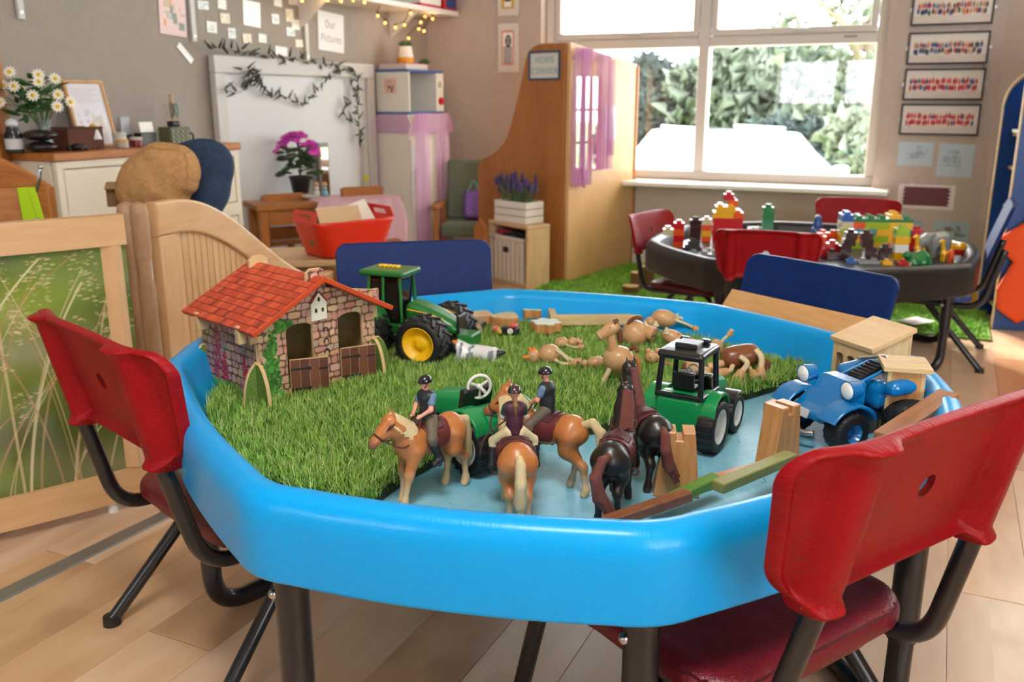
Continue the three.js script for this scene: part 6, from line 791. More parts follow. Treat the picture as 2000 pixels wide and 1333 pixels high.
// ---------------------------------------------------------------- left wall: white board, garland, pictures, shelf
{
  const z = 0.03, x0 = WL.see(412, 92, z)[0], x1 = WL.see(728, 140, z)[0], y1 = 0.965, w = x1 - x0, t = T('white_board', 'large white painted board with raised frame standing against the left wall', 'board', { at: WL.put((x0 + x1) / 2, 0, 0.016), turn: WL.turn });
  P(t, 'panel', rbox(w - 0.02, y1 - 0.03, 0.012, 0.002), M('#cdcccb', 0.45), { at: [0, y1 / 2 + 0.005, 0] }); const mFr = M('#c6c0b9', 0.5);
  P(t, 'frame_rail', rbox(w, 0.065, 0.03, 0.004), mFr, { at: [0, y1 - 0.032, 0.008] }); P(t, 'frame_rail', rbox(w, 0.065, 0.03, 0.004), mFr, { at: [0, 0.045, 0.008] }); for (const s of [-1, 1]) P(t, 'frame_stile', rbox(0.055, y1 - 0.14, 0.03, 0.004), mFr, { at: [s * (w / 2 - 0.0275), y1 / 2 + 0.005, 0.008] });
  // dark twig-like light garland
  const g = T('bulb_garland', 'dark unlit fairy light garland draped over the top of the white board', 'garland', { at: WL.put(0, 0, 0), turn: WL.turn }), mG = M('#2c312e', 0.6), path = [[405, 88], [450, 98], [495, 104], [540, 112], [585, 118], [640, 125], [690, 138], [700, 165], [698, 200], [702, 250], [704, 290]].map(([x, y]) => [...WL.see(x, y, 0.05), 0.05]), path2 = [[432, 175], [470, 180], [490, 150], [512, 165], [530, 185], [560, 190], [590, 205], [615, 180], [640, 155], [665, 140]].map(([x, y]) => [...WL.see(x, y, 0.048), 0.048]), path3 = [[470, 140], [500, 140], [512, 160], [490, 165], [484, 145]].map(([x, y]) => [...WL.see(x, y, 0.05), 0.05]), path4 = [[685, 150], [690, 190], [670, 215], [690, 240]].map(([x, y]) => [...WL.see(x, y, 0.05), 0.05]);
  seed = 71; for (let [pp, n] of [[path, 46], [path2, 26], [path3, 10], [path4, 9]]) { const c = new THREE.CatmullRomCurve3(pp.map((q) => V3(...q))); P(g, 'wire', curve(pp, 0.0012, 5, 60), mG); n = Math.round(n * 1.5); for (let i = 0; i < n; i++) { const q = c.getPoint((i + rr(0.1, 0.9)) / n), m = P(g, 'twig_bulb', merge([moved(cyl(0.0042, 0.0042, 0.02, 6), 0, 0.01, 0), moved(cyl(0.0012, 0.0034, 0.024, 6), 0, 0.031, 0)]), mG, { at: [q.x, q.y + rr(-0.012, 0.012), q.z] }); m.rotation.set(rr(-0.5, 0.9), 0, rr(-2.6, 2.6)); } }
  // sheets stuck to the wall
  const sheet = (name, label, cat, px, py, w, h, tex, rot = 0, group, f = WL, colour = '#f4f4f2') => { const [x, y] = f.see(px, py, 0.003), k = T(name, label, cat, { at: f.put(x, y, 0.0025), turn: f.turn, group }); P(k, 'paper', rbox(w, h, 0.0012, 0.0004), tex ? [null].length && wood(tex, 0.5) : M(colour, 0.35), { rot: [0, 0, rot] }); return k; };
  const print = (seed0, cols, bg = '#f2f0ec') => canvasTex(128, 96, (x, W, H) => { x.fillStyle = bg; x.fillRect(0, 0, W, H); seed = seed0; for (let i = 0; i < 16; i++) { x.fillStyle = cols[(rnd() * cols.length) | 0]; x.fillRect(rr(8, W - 30), rr(8, H - 24), rr(6, 30), rr(4, 22)); } });
  globalThis.sheet = sheet; globalThis.print = print;
  sheet('wall_picture', 'colourful picture with pink border at the top left of the wall', 'picture', 337, 26, 0.125, 0.15, print(81, ['#c9b7a2', '#e8ddc8', '#8a8f86', '#e0a46a', '#b7c0bd'], '#e8c8c4'), -0.05);
  const spots = [[397, 10, 0.055, 0.03, 'bluish small photo right of the grey wall strip'], [434, 8, 0.045, 0.036, 'small white card at the top beside the bluish photo'], [440, 36, 0.05, 0.036, 'small white card below the topmost white card'], [414, 53, 0.052, 0.04, 'white card lowest at the left of the photo cluster'], [453, 65, 0.042, 0.038, 'cream edged card below the large white sheet, left'], [492, 27, 0.1, 0.095, 'large white shiny sheet in the photo cluster'], [483, 75, 0.05, 0.034, 'cream card under the large white sheet'], [513, 75, 0.048, 0.034, 'white and brown card right under the large sheet'], [538, 37, 0.046, 0.038, 'cream card right of the large white sheet'], [543, 4, 0.05, 0.034, 'white card at the top right of the photo cluster'], [566, 30, 0.05, 0.05, 'green and white card at the right of the photo cluster'], [578, 48, 0.05, 0.04, 'bluish card near the right grey strip'], [568, 62, 0.055, 0.034, 'cream card below the green and white card'], [550, 100, 0.075, 0.036, 'bright white card just above the board garland'], [585, 85, 0.05, 0.03, 'pale orange card by the right grey strip'], [573, 2, 0.06, 0.03, 'pale orange card at the top by the right grey strip']];
  spots.forEach(([px, py, w, h, l], i) => sheet('photo_card', l, 'card', px, py, w, h, i === 5 ? null : print(90 + i, [['#cfd8dc', '#b7c2c6'], ['#e9e6de', '#ffffff'], ['#f5efdc', '#d8c9a4'], ['#e3e8e4', '#c7d4cc']][i % 4], ['#eef2f4', '#f7f6f2', '#efe6cf', '#f4f2ec'][i % 4]), [0.02, -0.06, 0.04, -0.03][i % 4], 'cards stuck on the left wall'));
  sheet('paper_strip', 'white paper strip stuck slantwise left of the board', 'paper strip', 362, 104, 0.085, 0.024, null, -0.75);
  sheet('wall_poster', 'white paper sign reading Our Pictures above the board', 'poster', 647, 63, 0.19, 0.165, canvasTex(256, 224, (x, W, H) => { x.fillStyle = '#e9e6e6'; x.fillRect(0, 0, W, H); x.fillStyle = '#8d8484'; x.font = '58px sans-serif'; x.textAlign = 'center'; x.fillText('Our', W * 0.46, 90); x.fillText('Pictures', W * 0.5, 170); }), -0.05);
  for (const [px, py, l] of [[42, 38, 'grey metal wall strip at the top left edge'], [380, 82, 'grey metal wall strip left of the photo cards'], [601, 120, 'grey metal wall strip between the cards and the sign']]) { const [x, y] = WL.see(px, py, 0.008), k = T('wall_strip', l, 'wall strip', { at: WL.put(x, y, 0.001), turn: WL.turn, group: 'shelf strips on the left wall' }); P(k, 'strip', rbox(0.022, 0.6, 0.012, 0.002), M('#c4c1b6', 0.4), { at: [0, 0.3, 0.006] }); P(k, 'screw', cyl(0.004, 0.004, 0.002, 10).rotateX(Math.PI / 2), mSteel, { at: [0, 0.02, 0.0125] }); }
}
// shelf high in the corner with boxes and warm string lights
{
  const t = T('wall_shelf', 'white shelf high in the far left corner', 'shelf', { at: WL.put(-0.66, 1.215, 0.1), turn: WL.turn }); P(t, 'board', rbox(1.28, 0.024, 0.2, 0.003), M('#e3ded6', 0.5), { at: [0, 0.012, 0.001] }); for (const x of [-0.4, 0.3]) P(t, 'bracket', extr(shape([[0, 0], [0.16, 0], [0, -0.12]]), 0.016, 0.001), M('#d8d2c8', 0.5), { at: [x, -0.0005, -0.099], rot: [0, -Math.PI / 2, 0] });
  let b = T('red_box', 'red plastic crate at the right end of the high shelf', 'crate', { at: WL.put(-0.09, 1.2395, 0.12), turn: WL.turn }); P(b, 'crate', rbox(0.13, 0.14, 0.15, 0.008, 2), M('#c2101c', 0.4), { at: [0, 0.07, 0] }); P(b, 'blue_label', rbox(0.1, 0.1, 0.004, 0.001), M('#21407e', 0.4), { at: [0.0, 0.06, 0.076] });
  b = T('white_box_file', 'white box beside the red crate on the high shelf', 'box', { at: WL.put(-0.28, 1.2395, 0.12), turn: WL.turn }); P(b, 'box', rbox(0.2, 0.12, 0.14, 0.003), M('#e6e2dc', 0.5), { at: [0, 0.06, 0] }); P(b, 'red_edge', rbox(0.202, 0.012, 0.142, 0.002), M('#c2101c', 0.4), { at: [0, 0.007, 0] });
  const pts = [[590, 3], [640, 2], [666, 4], [690, 2], [712, 6], [748, 12], [738, 32], [752, 46], [772, 55], [790, 50], [802, 27], [830, 34], [822, 45], [845, 38], [828, 62], [818, 58], [798, 76]].map(([x, y], i) => { const z = 0.16 + 0.03 * Math.sin(i * 2.1); return [...WL.see(x, y, z), z]; });
  const s = T('string_lights', 'string of small warm glowing bulbs hanging under the high shelf', 'string lights', { at: [KX, 0, KZ], turn: WL.turn }), mBulb = new THREE.MeshStandardMaterial({ color: '#ffcf80', emissive: new THREE.Color().setRGB(1, 0.42, 0.08), emissiveIntensity: 1.6 });
  P(s, 'cable', curve(pts.map(([x, y, z]) => [x, y + 0.02, z]), 0.0018, 5, 120), mDark);
  pts.forEach(([x, y, z], i) => { P(s, 'socket', cyl(0.004, 0.005, 0.012, 8), mDark, { at: [x, y + 0.015, z] }); P(s, 'light_bulb', sph(0.0064, 12), mBulb, { at: [x, y + 0.003, z] }); if (i % 4 === 1) { const l = new THREE.PointLight(new THREE.Color().setRGB(1, 0.6, 0.25), 0.01, 0, 2); l.position.set(x, y + 0.003, z); l.shadow.radius = 0.3; l.castShadow = true; s.add(l); } });
}
// toy fridge with tulle, toy microwave, plants
{
  const F = (a, v) => WB.put(a, 0, v), c = F(0.108, 0.36);
  const t = T('toy_fridge', 'tall cream play fridge with purple tulle in the far left corner', 'play fridge', { at: c, turn: WL.turn }); P(t, 'cabinet', rbox(0.38, 0.735, 0.196, 0.006, 2), M('#dcd2c2', 0.5), { at: [0, 0.3675, 0] }); P(t, 'door', rbox(0.37, 0.60, 0.012, 0.004), M('#d9cfc6', 0.45), { at: [0, 0.32, 0.104] }); P(t, 'handle', rbox(0.012, 0.12, 0.016, 0.004), mWhite, { at: [-0.15, 0.42, 0.117] });
  const mT = new THREE.MeshPhysicalMaterial({ color: '#cf8cc6', roughness: 0.9, transparent: true, opacity: 0.45, side: THREE.DoubleSide, sheen: 0.5 }); globalThis.mTulle = mT;
  const cloth = (w, h, folds, amp, seed0 = 3) => { const g = new THREE.PlaneGeometry(w, h, folds * 6, 10), p = g.attributes.position; for (let i = 0; i < p.count; i++) { const u = p.getX(i) / w + 0.5, v = 0.5 - p.getY(i) / h; p.setZ(i, amp * Math.sin(u * folds * 6.283 + seed0 + v * 1.2) * (0.4 + 0.6 * v)); p.setX(i, p.getX(i) * (1 - 0.15 * Math.sin(v * 3.1 + seed0))); } g.computeVertexNormals(); return g; }; globalThis.cloth = cloth;
  const k = T('tulle_cloth', 'purple tulle draped down the front of the play fridge', 'cloth', { at: [c[0], 0, c[2]], turn: WL.turn }); P(k, 'drape', cloth(0.12, 0.7, 3, 0.008), mT, { at: [-0.11, 0.39, 0.128] }); P(k, 'drape', cloth(0.15, 0.62, 3, 0.006, 1), mT, { at: [0.09, 0.34, 0.127] }); P(k, 'top_band', cloth(0.38, 0.1, 4, 0.003, 2), mT, { at: [0, 0.69, 0.12] }); P(k, 'side_band', cloth(0.2, 0.09, 2, 0.003), mT, { at: [-0.197, 0.69, 0.0], rot: [0, -Math.PI / 2, 0] }); P(k, 'tail', cloth(0.05, 0.35, 2, 0.004), mT, { at: [-0.205, 0.5, -0.09], rot: [0, -Math.PI / 2, 0] });
  const mcr = T('toy_microwave', 'white toy microwave with blue edges on top of the play fridge', 'toy microwave', { at: [c[0], 0.7365, c[2]], turn: WL.turn }), W = 0.33, H = 0.205, mB = M('#2563ad', 0.4), mw = M('#e2dacb', 0.45); for (const y of [0.005, H - 0.005]) P(mcr, 'blue_panel', rbox(W, 0.0098, 0.19, 0.002), mB, { at: [0, y, 0] }); for (const x of [-W / 2 + 0.006, W / 2 - 0.07, W / 2 - 0.006]) P(mcr, 'upright', box(0.01, H - 0.02, 0.184), mw, { at: [x, H / 2, 0] }); P(mcr, 'back', box(W - 0.01, H - 0.02, 0.006), mw, { at: [0, H / 2, -0.09] }); P(mcr, 'control_panel', rbox(0.075, H - 0.022, 0.008, 0.001), mw, { at: [W / 2 - 0.038, H / 2, 0.091] }); P(mcr, 'red_dial', cyl(0.018, 0.018, 0.014, 24).rotateX(Math.PI / 2), M('#c4131f', 0.35), { at: [W / 2 - 0.036, 0.06, 0.1] }); P(mcr, 'grey_dial', new THREE.TorusGeometry(0.012, 0.003, 8, 20), M('#9a948a', 0.5), { at: [W / 2 - 0.04, 0.14, 0.096] }); P(mcr, 'sticker', rbox(0.002, 0.07, 0.066, 0.0005), wood(print(171, ['#6b5a4a', '#caa27a'], '#e3b6a8'), 0.5), { at: [-W / 2 + 0.0002, 0.13, -0.01] });
  const ty = 0.7365 + H + 0.0005; let b = T('pink_book', 'pink and cream book lying on the toy microwave', 'book', { at: WB.put(0.1, ty, 0.4), turn: WL.turn }); P(b, 'cover', rbox(0.2, 0.03, 0.15, 0.002), M('#d84a86', 0.5), { at: [0.0, 0.0152, 0] }); P(b, 'pages', box(0.196, 0.024, 0.152), M('#cfc6bb', 0.8), { at: [-0.004, 0.0152, 0] });
  b = T('potted_succulent', 'white and yellow pot with a green succulent on the pink book', 'potted plant', { at: WB.put(0.11, ty + 0.031, 0.4) }); P(b, 'pot', lathe([[0.001, 0], [0.036, 0], [0.04, 0.012], [0.04, 0.028], [0.03, 0.08], [0.026, 0.08], [0.024, 0.074], [0.001, 0.074]], 26), M('#e6dfd6', 0.4)); P(b, 'yellow_band', lathe([[0.0365, 0], [0.0405, 0.012], [0.0405, 0.028], [0.0396, 0.03], [0.039, 0.028], [0.036, 0.012]], 26), M('#d99a1e', 0.45)); for (let i = 0; i < 22; i++) { const a = i * 2.4, r = 0.006 + 0.0013 * i, m = P(b, 'leaf', lathe([[0.001, 0], [0.0065, 0.01], [0.005, 0.024], [0.0005, 0.036]], 8), M(['#3f5b3c', '#4f6e48'][i & 1], 0.6), { at: [Math.cos(a) * r * 0.4, 0.074, Math.sin(a) * r * 0.4] }); aim(m, [Math.cos(a) * r * 30, 1, Math.sin(a) * r * 30]); }
  b = T('potted_succulent', 'small potted green plant at the right end of the toy microwave', 'potted plant', { at: WB.put(0.13, ty, 0.255) }); P(b, 'pot', lathe([[0.001, 0], [0.02, 0], [0.024, 0.03], [0.021, 0.03], [0.001, 0.026]], 20), M('#b57d63', 0.6)); for (let i = 0; i < 18; i++) { const a = i * 2.4, m = P(b, 'leaf', lathe([[0.001, 0], [0.006, 0.012], [0.004, 0.026], [0.0005, 0.036]], 8), M('#47704a', 0.6), { at: [Math.cos(a) * 0.004, 0.026, Math.sin(a) * 0.004] }); aim(m, [Math.cos(a) * (i / 12), 1, Math.sin(a) * (i / 12)]); }
}
// ---------------------------------------------------------------- small wooden table with gingham cloth, chairs, plant
{
  const th = 0.42, a = onY(500, 402, th), b = onY(782, 386, th), turn = Math.atan2(-(b.z - a.z), b.x - a.x), L = a.distanceTo(b), D = 0.2, t = T('wooden_table', 'small orange wooden table in front of the white board', 'table', { at: [a.x, 0, a.z], turn });
  P(t, 'tabletop', uvM(rbox(L, 0.022, D, 0.004), 'x'), mOak, { at: [L / 2, th - 0.011, -D / 2] }); for (const x of [0.03, L - 0.03]) for (const z of [-0.03, -D + 0.03]) P(t, 'leg', uvM(rbox(0.035, th - 0.022, 0.035, 0.003), 'y'), mOak, { at: [x, (th - 0.022) / 2, z] }); P(t, 'apron', uvM(rbox(L - 0.1, 0.06, 0.016, 0.002), 'x'), mOak, { at: [L / 2, th - 0.052, -0.03] });
  const tg = canvasTex(512, 512, (x, W) => { x.fillStyle = '#efe6e6'; x.fillRect(0, 0, W, W); x.fillStyle = 'rgba(170,70,100,0.45)'; for (let i = 0; i < 32; i++) { x.fillRect(i * 16, 0, 8, W); x.fillRect(0, i * 16, W, 8); } }); tg.wrapS = tg.wrapT = THREE.RepeatWrapping; tg.repeat.set(5, 5); const mg = new THREE.MeshPhysicalMaterial({ map: tg, roughness: 0.6, side: THREE.DoubleSide });
  const c = T('gingham_cloth', 'pink gingham cloth over the right end of the wooden table', 'tablecloth', { at: [a.x, 0, a.z], turn }); P(c, 'top', uvM(rbox(L * 0.62, 0.003, D + 0.012, 0.0012), 'x'), mg, { at: [L * 0.7, th + 0.0018, -D / 2] }); P(c, 'front_drop', uvM(cloth(L * 0.6, 0.22, 6, 0.006).toNonIndexed(), 'x'), mg, { at: [L * 0.7, th - 0.108, 0.012] }); P(c, 'side_drop', uvM(cloth(D + 0.01, 0.24, 4, 0.008).toNonIndexed(), 'z'), mg, { at: [L * 1.012, th - 0.118, -D / 2], rot: [0, Math.PI / 2, 0] });
  const chairW = (px, py, yy, label, tr, back = 0) => { const p = onY(px, py, yy), k = T('wooden_chair', label, 'chair', { at: [p.x, 0, p.z], turn: tr, group: 'small wooden chairs' }); P(k, 'top_rail', uvM(rbox(0.16, 0.075, 0.018, 0.004), 'x'), mOak, { at: [0, yy - 0.038, 0] }); P(k, 'mid_rail', uvM(rbox(0.15, 0.05, 0.016, 0.003), 'x'), mOak, { at: [0, 0.29, 0.002] }); for (const s of [-1, 1]) { P(k, 'back_post', uvM(rbox(0.024, yy - 0.005, 0.024, 0.003), 'y'), mOak, { at: [s * 0.078, (yy - 0.005) / 2, 0.002] }); P(k, 'leg', uvM(rbox(0.024, 0.24, 0.024, 0.003), 'y'), mOak, { at: [s * 0.078, 0.12, -0.17] }); } P(k, 'seat', uvM(rbox(0.18, 0.018, 0.2, 0.004), 'x'), mOak, { at: [0, 0.25, -0.085] }); return k; };
  chairW(553, 378, 0.445, 'orange wooden child chair at the front of the small table', turn + 0.05); chairW(707, 364, 0.46, 'orange wooden child chair behind the small table', turn + Math.PI);
  const at = (px, py) => { const p = onY(px, py, th + 0.0035); return [p.x, th + 0.0036, p.z]; };
  let k = T('potted_flower', 'black pot of bright pink flowers on the small table', 'potted plant', { at: at(588, 378) }); P(k, 'pot', lathe([[0.001, 0], [0.032, 0], [0.045, 0.065], [0.047, 0.065], [0.047, 0.072], [0.04, 0.072], [0.038, 0.062], [0.001, 0.06]], 26), M('#1d1b1d', 0.4));
  const pl = (() => { const g = sph(0.5, 8); g.scale(0.62, 0.08, 1); g.translate(0, 0, 0.45); return g; })(), gl = [M('#27421f', 0.6), M('#36572a', 0.6)]; seed = 801; for (let i = 0; i < 60; i++) { const aa = rr(0, 6.28), r = rr(0.015, 0.075), y = rr(0.07, 0.2), m = P(k, 'leaf', pl, gl[i & 1], { at: [Math.cos(aa) * r, y, Math.sin(aa) * r * 0.8], rot: [rr(-0.3, 0.7), -aa + 1.57 + rr(-0.5, 0.5), 0] }); m.scale.setScalar(rr(0.035, 0.06)); }
  const fl = (() => { const l = []; for (let i = 0; i < 7; i++) { const g = sph(0.009, 6); g.scale(1, 0.35, 0.6); g.translate(0.011, 0, 0); g.rotateY(i * 0.9); l.push(g); } return merge(l); })(), mp = [M('#c62fa8', 0.6), M('#b32296', 0.6), M('#d94fbb', 0.6)]; for (let i = 0; i < 44; i++) { const u = rr(-0.085, 0.085), m = P(k, 'blossom', fl, mp[i % 3], { at: [u, 0.235 - u * u * 6 - Math.max(0, u) * 0.3 + rr(-0.018, 0.018), rr(-0.02, 0.055)] }); aim(m, [u * 6, 1, rr(0, 1)]); } P(k, 'stem', curve([[0, 0.06, 0], [0.004, 0.14, 0], [0, 0.22, 0.01]], 0.005, 6, 8), gl[0]);
  const peg = (px, c, l) => { const q = T('peg_doll', l, 'toy figure', { at: at(px, 383) }); P(q, 'body', lathe([[0.001, 0], [0.013, 0], [0.014, 0.012], [0.009, 0.022], [0.009, 0.036], [0.001, 0.038]], 18), M(c, 0.5)); P(q, 'head', bead(0.011), mToyRed, { at: [0, 0.046, 0] }); P(q, 'waistband', new THREE.TorusGeometry(0.0095, 0.002, 6, 18).rotateX(Math.PI / 2), M('#8a5a34', 0.5), { at: [0, 0.026, 0] }); };
  peg(619, '#d8d2c8', 'left of the two wooden peg dolls on the small table'); peg(635, '#6fb0c0', 'right of the two wooden peg dolls, with blue base');
  k = T('candle_holder', 'round grey dish on the gingham cloth', 'dish', { at: at(680, 377) }); P(k, 'dish', lathe([[0.001, 0], [0.024, 0], [0.028, 0.012], [0.028, 0.022], [0.025, 0.022], [0.024, 0.01], [0.001, 0.008]], 24), M('#b9b6b2', 0.3)); k = T('dish', 'shallow pale dish in front of the pink potted flowers', 'dish', { at: at(606, 388) }); P(k, 'plate', lathe([[0.001, 0], [0.026, 0], [0.034, 0.01], [0.032, 0.011], [0.024, 0.003], [0.001, 0.003]], 24), M('#c9c4bc', 0.3));
  { const [x] = WL.see(632, 320, 0.06), kk = T('mirror_frame', 'narrow dark framed mirror leaning on the white board', 'mirror', { at: WL.put(x, 0.0, 0.055), turn: WL.turn }); P(kk, 'frame', rbox(0.07, 0.62, 0.02, 0.003), M('#7d746d', 0.4), { at: [0, 0.31, 0] }); P(kk, 'glass', box(0.05, 0.58, 0.002), M('#c7c9ca', 0.05, { metalness: 1 }), { at: [0, 0.31, 0.011] }); }
  { const [x] = WL.see(718, 350, 0.05), kk = T('toy_broom', 'toy broom with yellow band standing between the board and the fridge', 'broom', { at: WL.put(x, 0, 0.04), turn: WL.turn }); P(kk, 'handle', cyl(0.007, 0.007, 0.55, 12), M('#c9c2b8', 0.5), { at: [0, 0.32, 0] }); P(kk, 'band', cyl(0.011, 0.011, 0.03, 12), M('#cfc21e', 0.5), { at: [0, 0.44, 0] }); P(kk, 'head', rbox(0.08, 0.06, 0.03, 0.006), mDark, { at: [0, 0.03, 0] }); }
}
// ---------------------------------------------------------------- home corner partition
{
  const c = [0.231, 0, -3.98], FP = new Frame(c[0], c[2], -40.5 * deg), mP = wood(woodTex('#b5743a', '#9c5f2c', 701, { rings: 3, rep: 1.2 }), 0.5), mPale = wood(woodTex('#dcb27c', '#cfa068', 703, { rings: 3, rep: 1.2 }), 0.42);
  const t = T('play_partition', 'tall wooden home corner partition with swooping front edge', 'partition', { at: c, turn: FP.turn });
  const out = smoothLine([[1090, 84], [1060, 86], [1040, 95], [1029, 118], [1018, 170], [1004, 228], [988, 275], [965, 300], [943, 312], [936, 330]].map(([x, y]) => FP.see(x, y)), 40);
  P(t, 'front_panel', uvM(extr(shape([[-0.001, 0.004], [-0.001, out[0][1]], ...out, [out[40][0], 0.004]]), 0.02, 0.002), 'y'), mP, { at: [0, 0, -0.0] });
  const far = onY(1226, 516, 0), len = Math.hypot(far.x - c[0], far.z - c[2]), rel = Math.atan2(far.x - c[0], -(far.z - c[2])), h0 = out[0][1], h1 = 0.965;
  const win = [[0.06, 0.5], [0.06, 0.9], [0.27, 0.9], [0.27, 0.5]];
  const side = P(t, 'side_panel', uvM(extr(shape([[0.0, 0.004], [len, 0.004], [len, h1], [0.0, h0]], [win]), 0.018, 0.002), 'y'), mPale, { at: [0.01, 0, 0], rot: [0, Math.PI / 2 - rel - FP.turn, 0] });
  for (const x of [0.13, 0.2]) P(side, 'window_bar', rbox(0.012, 0.4, 0.014, 0.002), mPale, { at: [x, 0.7, 0] }); for (const y of [0.62, 0.76]) P(side, 'window_bar', rbox(0.21, 0.012, 0.012, 0.002), mPale, { at: [0.165, y, 0] });
  P(side, 'end_strip', uvM(rbox(0.02, h1 - 0.01, 0.03, 0.003), 'y'), mP, { at: [len, h1 / 2, 0] });
  const world = (x, y, z) => { side.updateWorldMatrix(true, false); return side.localToWorld(V3(x, y, z)).toArray(); }, sTurn = FP.turn + (Math.PI / 2 - rel - FP.turn);
  let k = T('purple_curtain', 'purple tulle curtain hanging over the partition window', 'curtain', { at: world(0, 0, 0.016), turn: sTurn }); P(k, 'drape', cloth(0.15, 0.58, 5, 0.014), mTulle, { at: [0.075, h0 - 0.31, 0.016] }); P(k, 'drape', cloth(0.06, 0.5, 3, 0.01, 2), mTulle, { at: [0.06, h0 - 0.27, 0.03] }); P(k, 'drape', cloth(0.15, 0.5, 5, 0.014, 1), mTulle, { at: [0.25, h0 - 0.29, 0.016] }); P(k, 'drape', cloth(0.06, 0.42, 3, 0.01), mTulle, { at: [0.3, h0 - 0.27, 0.03] }); P(k, 'top_band', cloth(0.3, 0.05, 6, 0.004, 2), mTulle, { at: [0.16, h0 - 0.045, 0.012] }); P(k, 'knot', netBones([[0.07, 0.5, 0.02, 0.016, 0.09, 0.43, 0.02, 0.008]], 0.01, 0.005), mTulle);
  k = T('house_print', 'white sheet with a house drawing stuck on the partition side', 'picture', { at: world(0, 0, 0.0105), turn: sTurn }); P(k, 'paper', rbox(0.11, 0.15, 0.001, 0.0003), wood(canvasTex(110, 150, (x) => { x.fillStyle = '#f5f2ee'; x.fillRect(0, 0, 110, 150); x.strokeStyle = '#8b8680'; x.lineWidth = 6; x.strokeRect(35, 75, 45, 55); x.beginPath(); x.moveTo(28, 78); x.lineTo(57, 30); x.lineTo(88, 78); x.stroke(); }), 0.5), { at: [0.36, 0.7, 0.0006] });
  const [sx, sy] = FP.see(1064, 128, 0.011); k = T('home_corner_sign', 'pale blue framed sign reading HOME CORNER on the partition', 'sign', { at: FP.put(sx, sy, 0.0108), turn: FP.turn }); P(k, 'frame', extr(shape([[-0.086, -0.06], [0.086, -0.06], [0.086, 0.06], [-0.086, 0.06]], [[[-0.078, -0.052], [0.078, -0.052], [0.078, 0.052], [-0.078, 0.052]]]), 0.008, 0.001), M('#34476b', 0.5), { at: [0, 0, 0.0042] }); P(k, 'print', rbox(0.16, 0.108, 0.002, 0.0005), wood(canvasTex(256, 172, (x, W, H) => { x.fillStyle = '#d8d4cc'; x.fillRect(0, 0, W, H); x.fillStyle = '#8fb0b8'; x.font = 'bold 58px sans-serif'; x.textAlign = 'center'; x.fillText('HOME', W / 2, 68); x.fillText('CORNER', W / 2, 142); }), 0.4), { at: [0, 0, 0.0015] });
  // birch cabinet with basket, planter
  const cb = T('birch_cabinet', 'small birch cabinet with open front in front of the partition', 'cabinet', { at: [0.03, 0, -4.0], turn: -53 * deg }), W = 0.29, H = 0.278, D = 0.13; P(cb, 'top', uvM(rbox(W, 0.016, D, 0.005), 'x'), mBirch, { at: [0, H - 0.008, 0] }); for (const x of [-W / 2 + 0.008, W / 2 - 0.008]) P(cb, 'side_panel', uvM(rbox(0.014, H - 0.016, D - 0.006, 0.002), 'y'), mBirch, { at: [x, (H - 0.016) / 2, 0] }); P(cb, 'plinth', uvM(rbox(W - 0.02, 0.02, D - 0.012, 0.002), 'x'), mBirch, { at: [0, 0.01, 0] }); P(cb, 'back_panel', box(W - 0.02, H - 0.02, 0.008), mBirch, { at: [0, H / 2, -D / 2 + 0.01] }); P(cb, 'hinge', rbox(0.006, 0.02, 0.006, 0.002), mSteel, { at: [W / 2 + 0.001, H - 0.06, D / 2 - 0.006] });
  const bk = T('wicker_crate', 'white wicker storage basket in the open birch cabinet', 'basket', { at: [cb.position.x + 0.012 * Math.sin(cb.rotation.y), 0.0205, cb.position.z + 0.012 * Math.cos(cb.rotation.y)], turn: cb.rotation.y }), mW = M('#d2c5b5', 0.8), bw = 0.245, bh = 0.19, bd = 0.105;
  P(bk, 'lining', box(bw - 0.012, bh - 0.01, bd - 0.012), M('#a3927f', 0.9), { at: [0, bh / 2, 0] }); for (let i = 0; i < 16; i++) { const y = 0.008 + i * bh / 16; P(bk, 'weave', tube([[-bw / 2, y, bd / 2], [bw / 2, y, bd / 2]].map((q, j) => q), 0.0062, 6), mW); P(bk, 'weave', tube([[-bw / 2, y, bd / 2], [-bw / 2, y, -bd / 2]], 0.0062, 6), mW); } for (let i = 0; i < 8; i++) P(bk, 'stake', cyl(0.005, 0.005, bh, 6), mW, { at: [-bw / 2 + 0.01 + i * (bw - 0.02) / 7, bh / 2, bd / 2 + 0.004] }); P(bk, 'rim', tube([[-bw / 2, bh, bd / 2], [bw / 2, bh, bd / 2]], 0.01, 8), mW); P(bk, 'handle_hole', rbox(0.04, 0.025, 0.004, 0.002), mDark, { at: [0, bh - 0.05, bd / 2 + 0.007] });
  const rag = T('cloth_heap', 'dark and red clothes heaped on the wicker basket', 'clothes', { at: [bk.position.x, bh + 0.02, bk.position.z], turn: cb.rotation.y }); rag.scale.set(1.5, 0.55, 0.55); P(rag, 'dark_cloth', net((q) => (Math.hypot(q[0] / 0.065, (q[1] - 0.02) / 0.035, q[2] / 0.09) - 1) * 0.035 + 0.006 * Math.sin(q[0] * 120) * Math.sin(q[2] * 90), [[-0.08, 0.001, -0.11], [0.08, 0.07, 0.11]], 0.007), M('#201d20', 0.9)); P(rag, 'red_cloth', net((q) => (Math.hypot((q[0] + 0.04) / 0.04, (q[1] - 0.034) / 0.022, (q[2] - 0.03) / 0.05) - 1) * 0.022 + 0.003 * Math.sin(q[0] * 160), [[-0.1, 0.005, -0.05], [0.02, 0.07, 0.1]], 0.006), M('#a32230', 0.9));
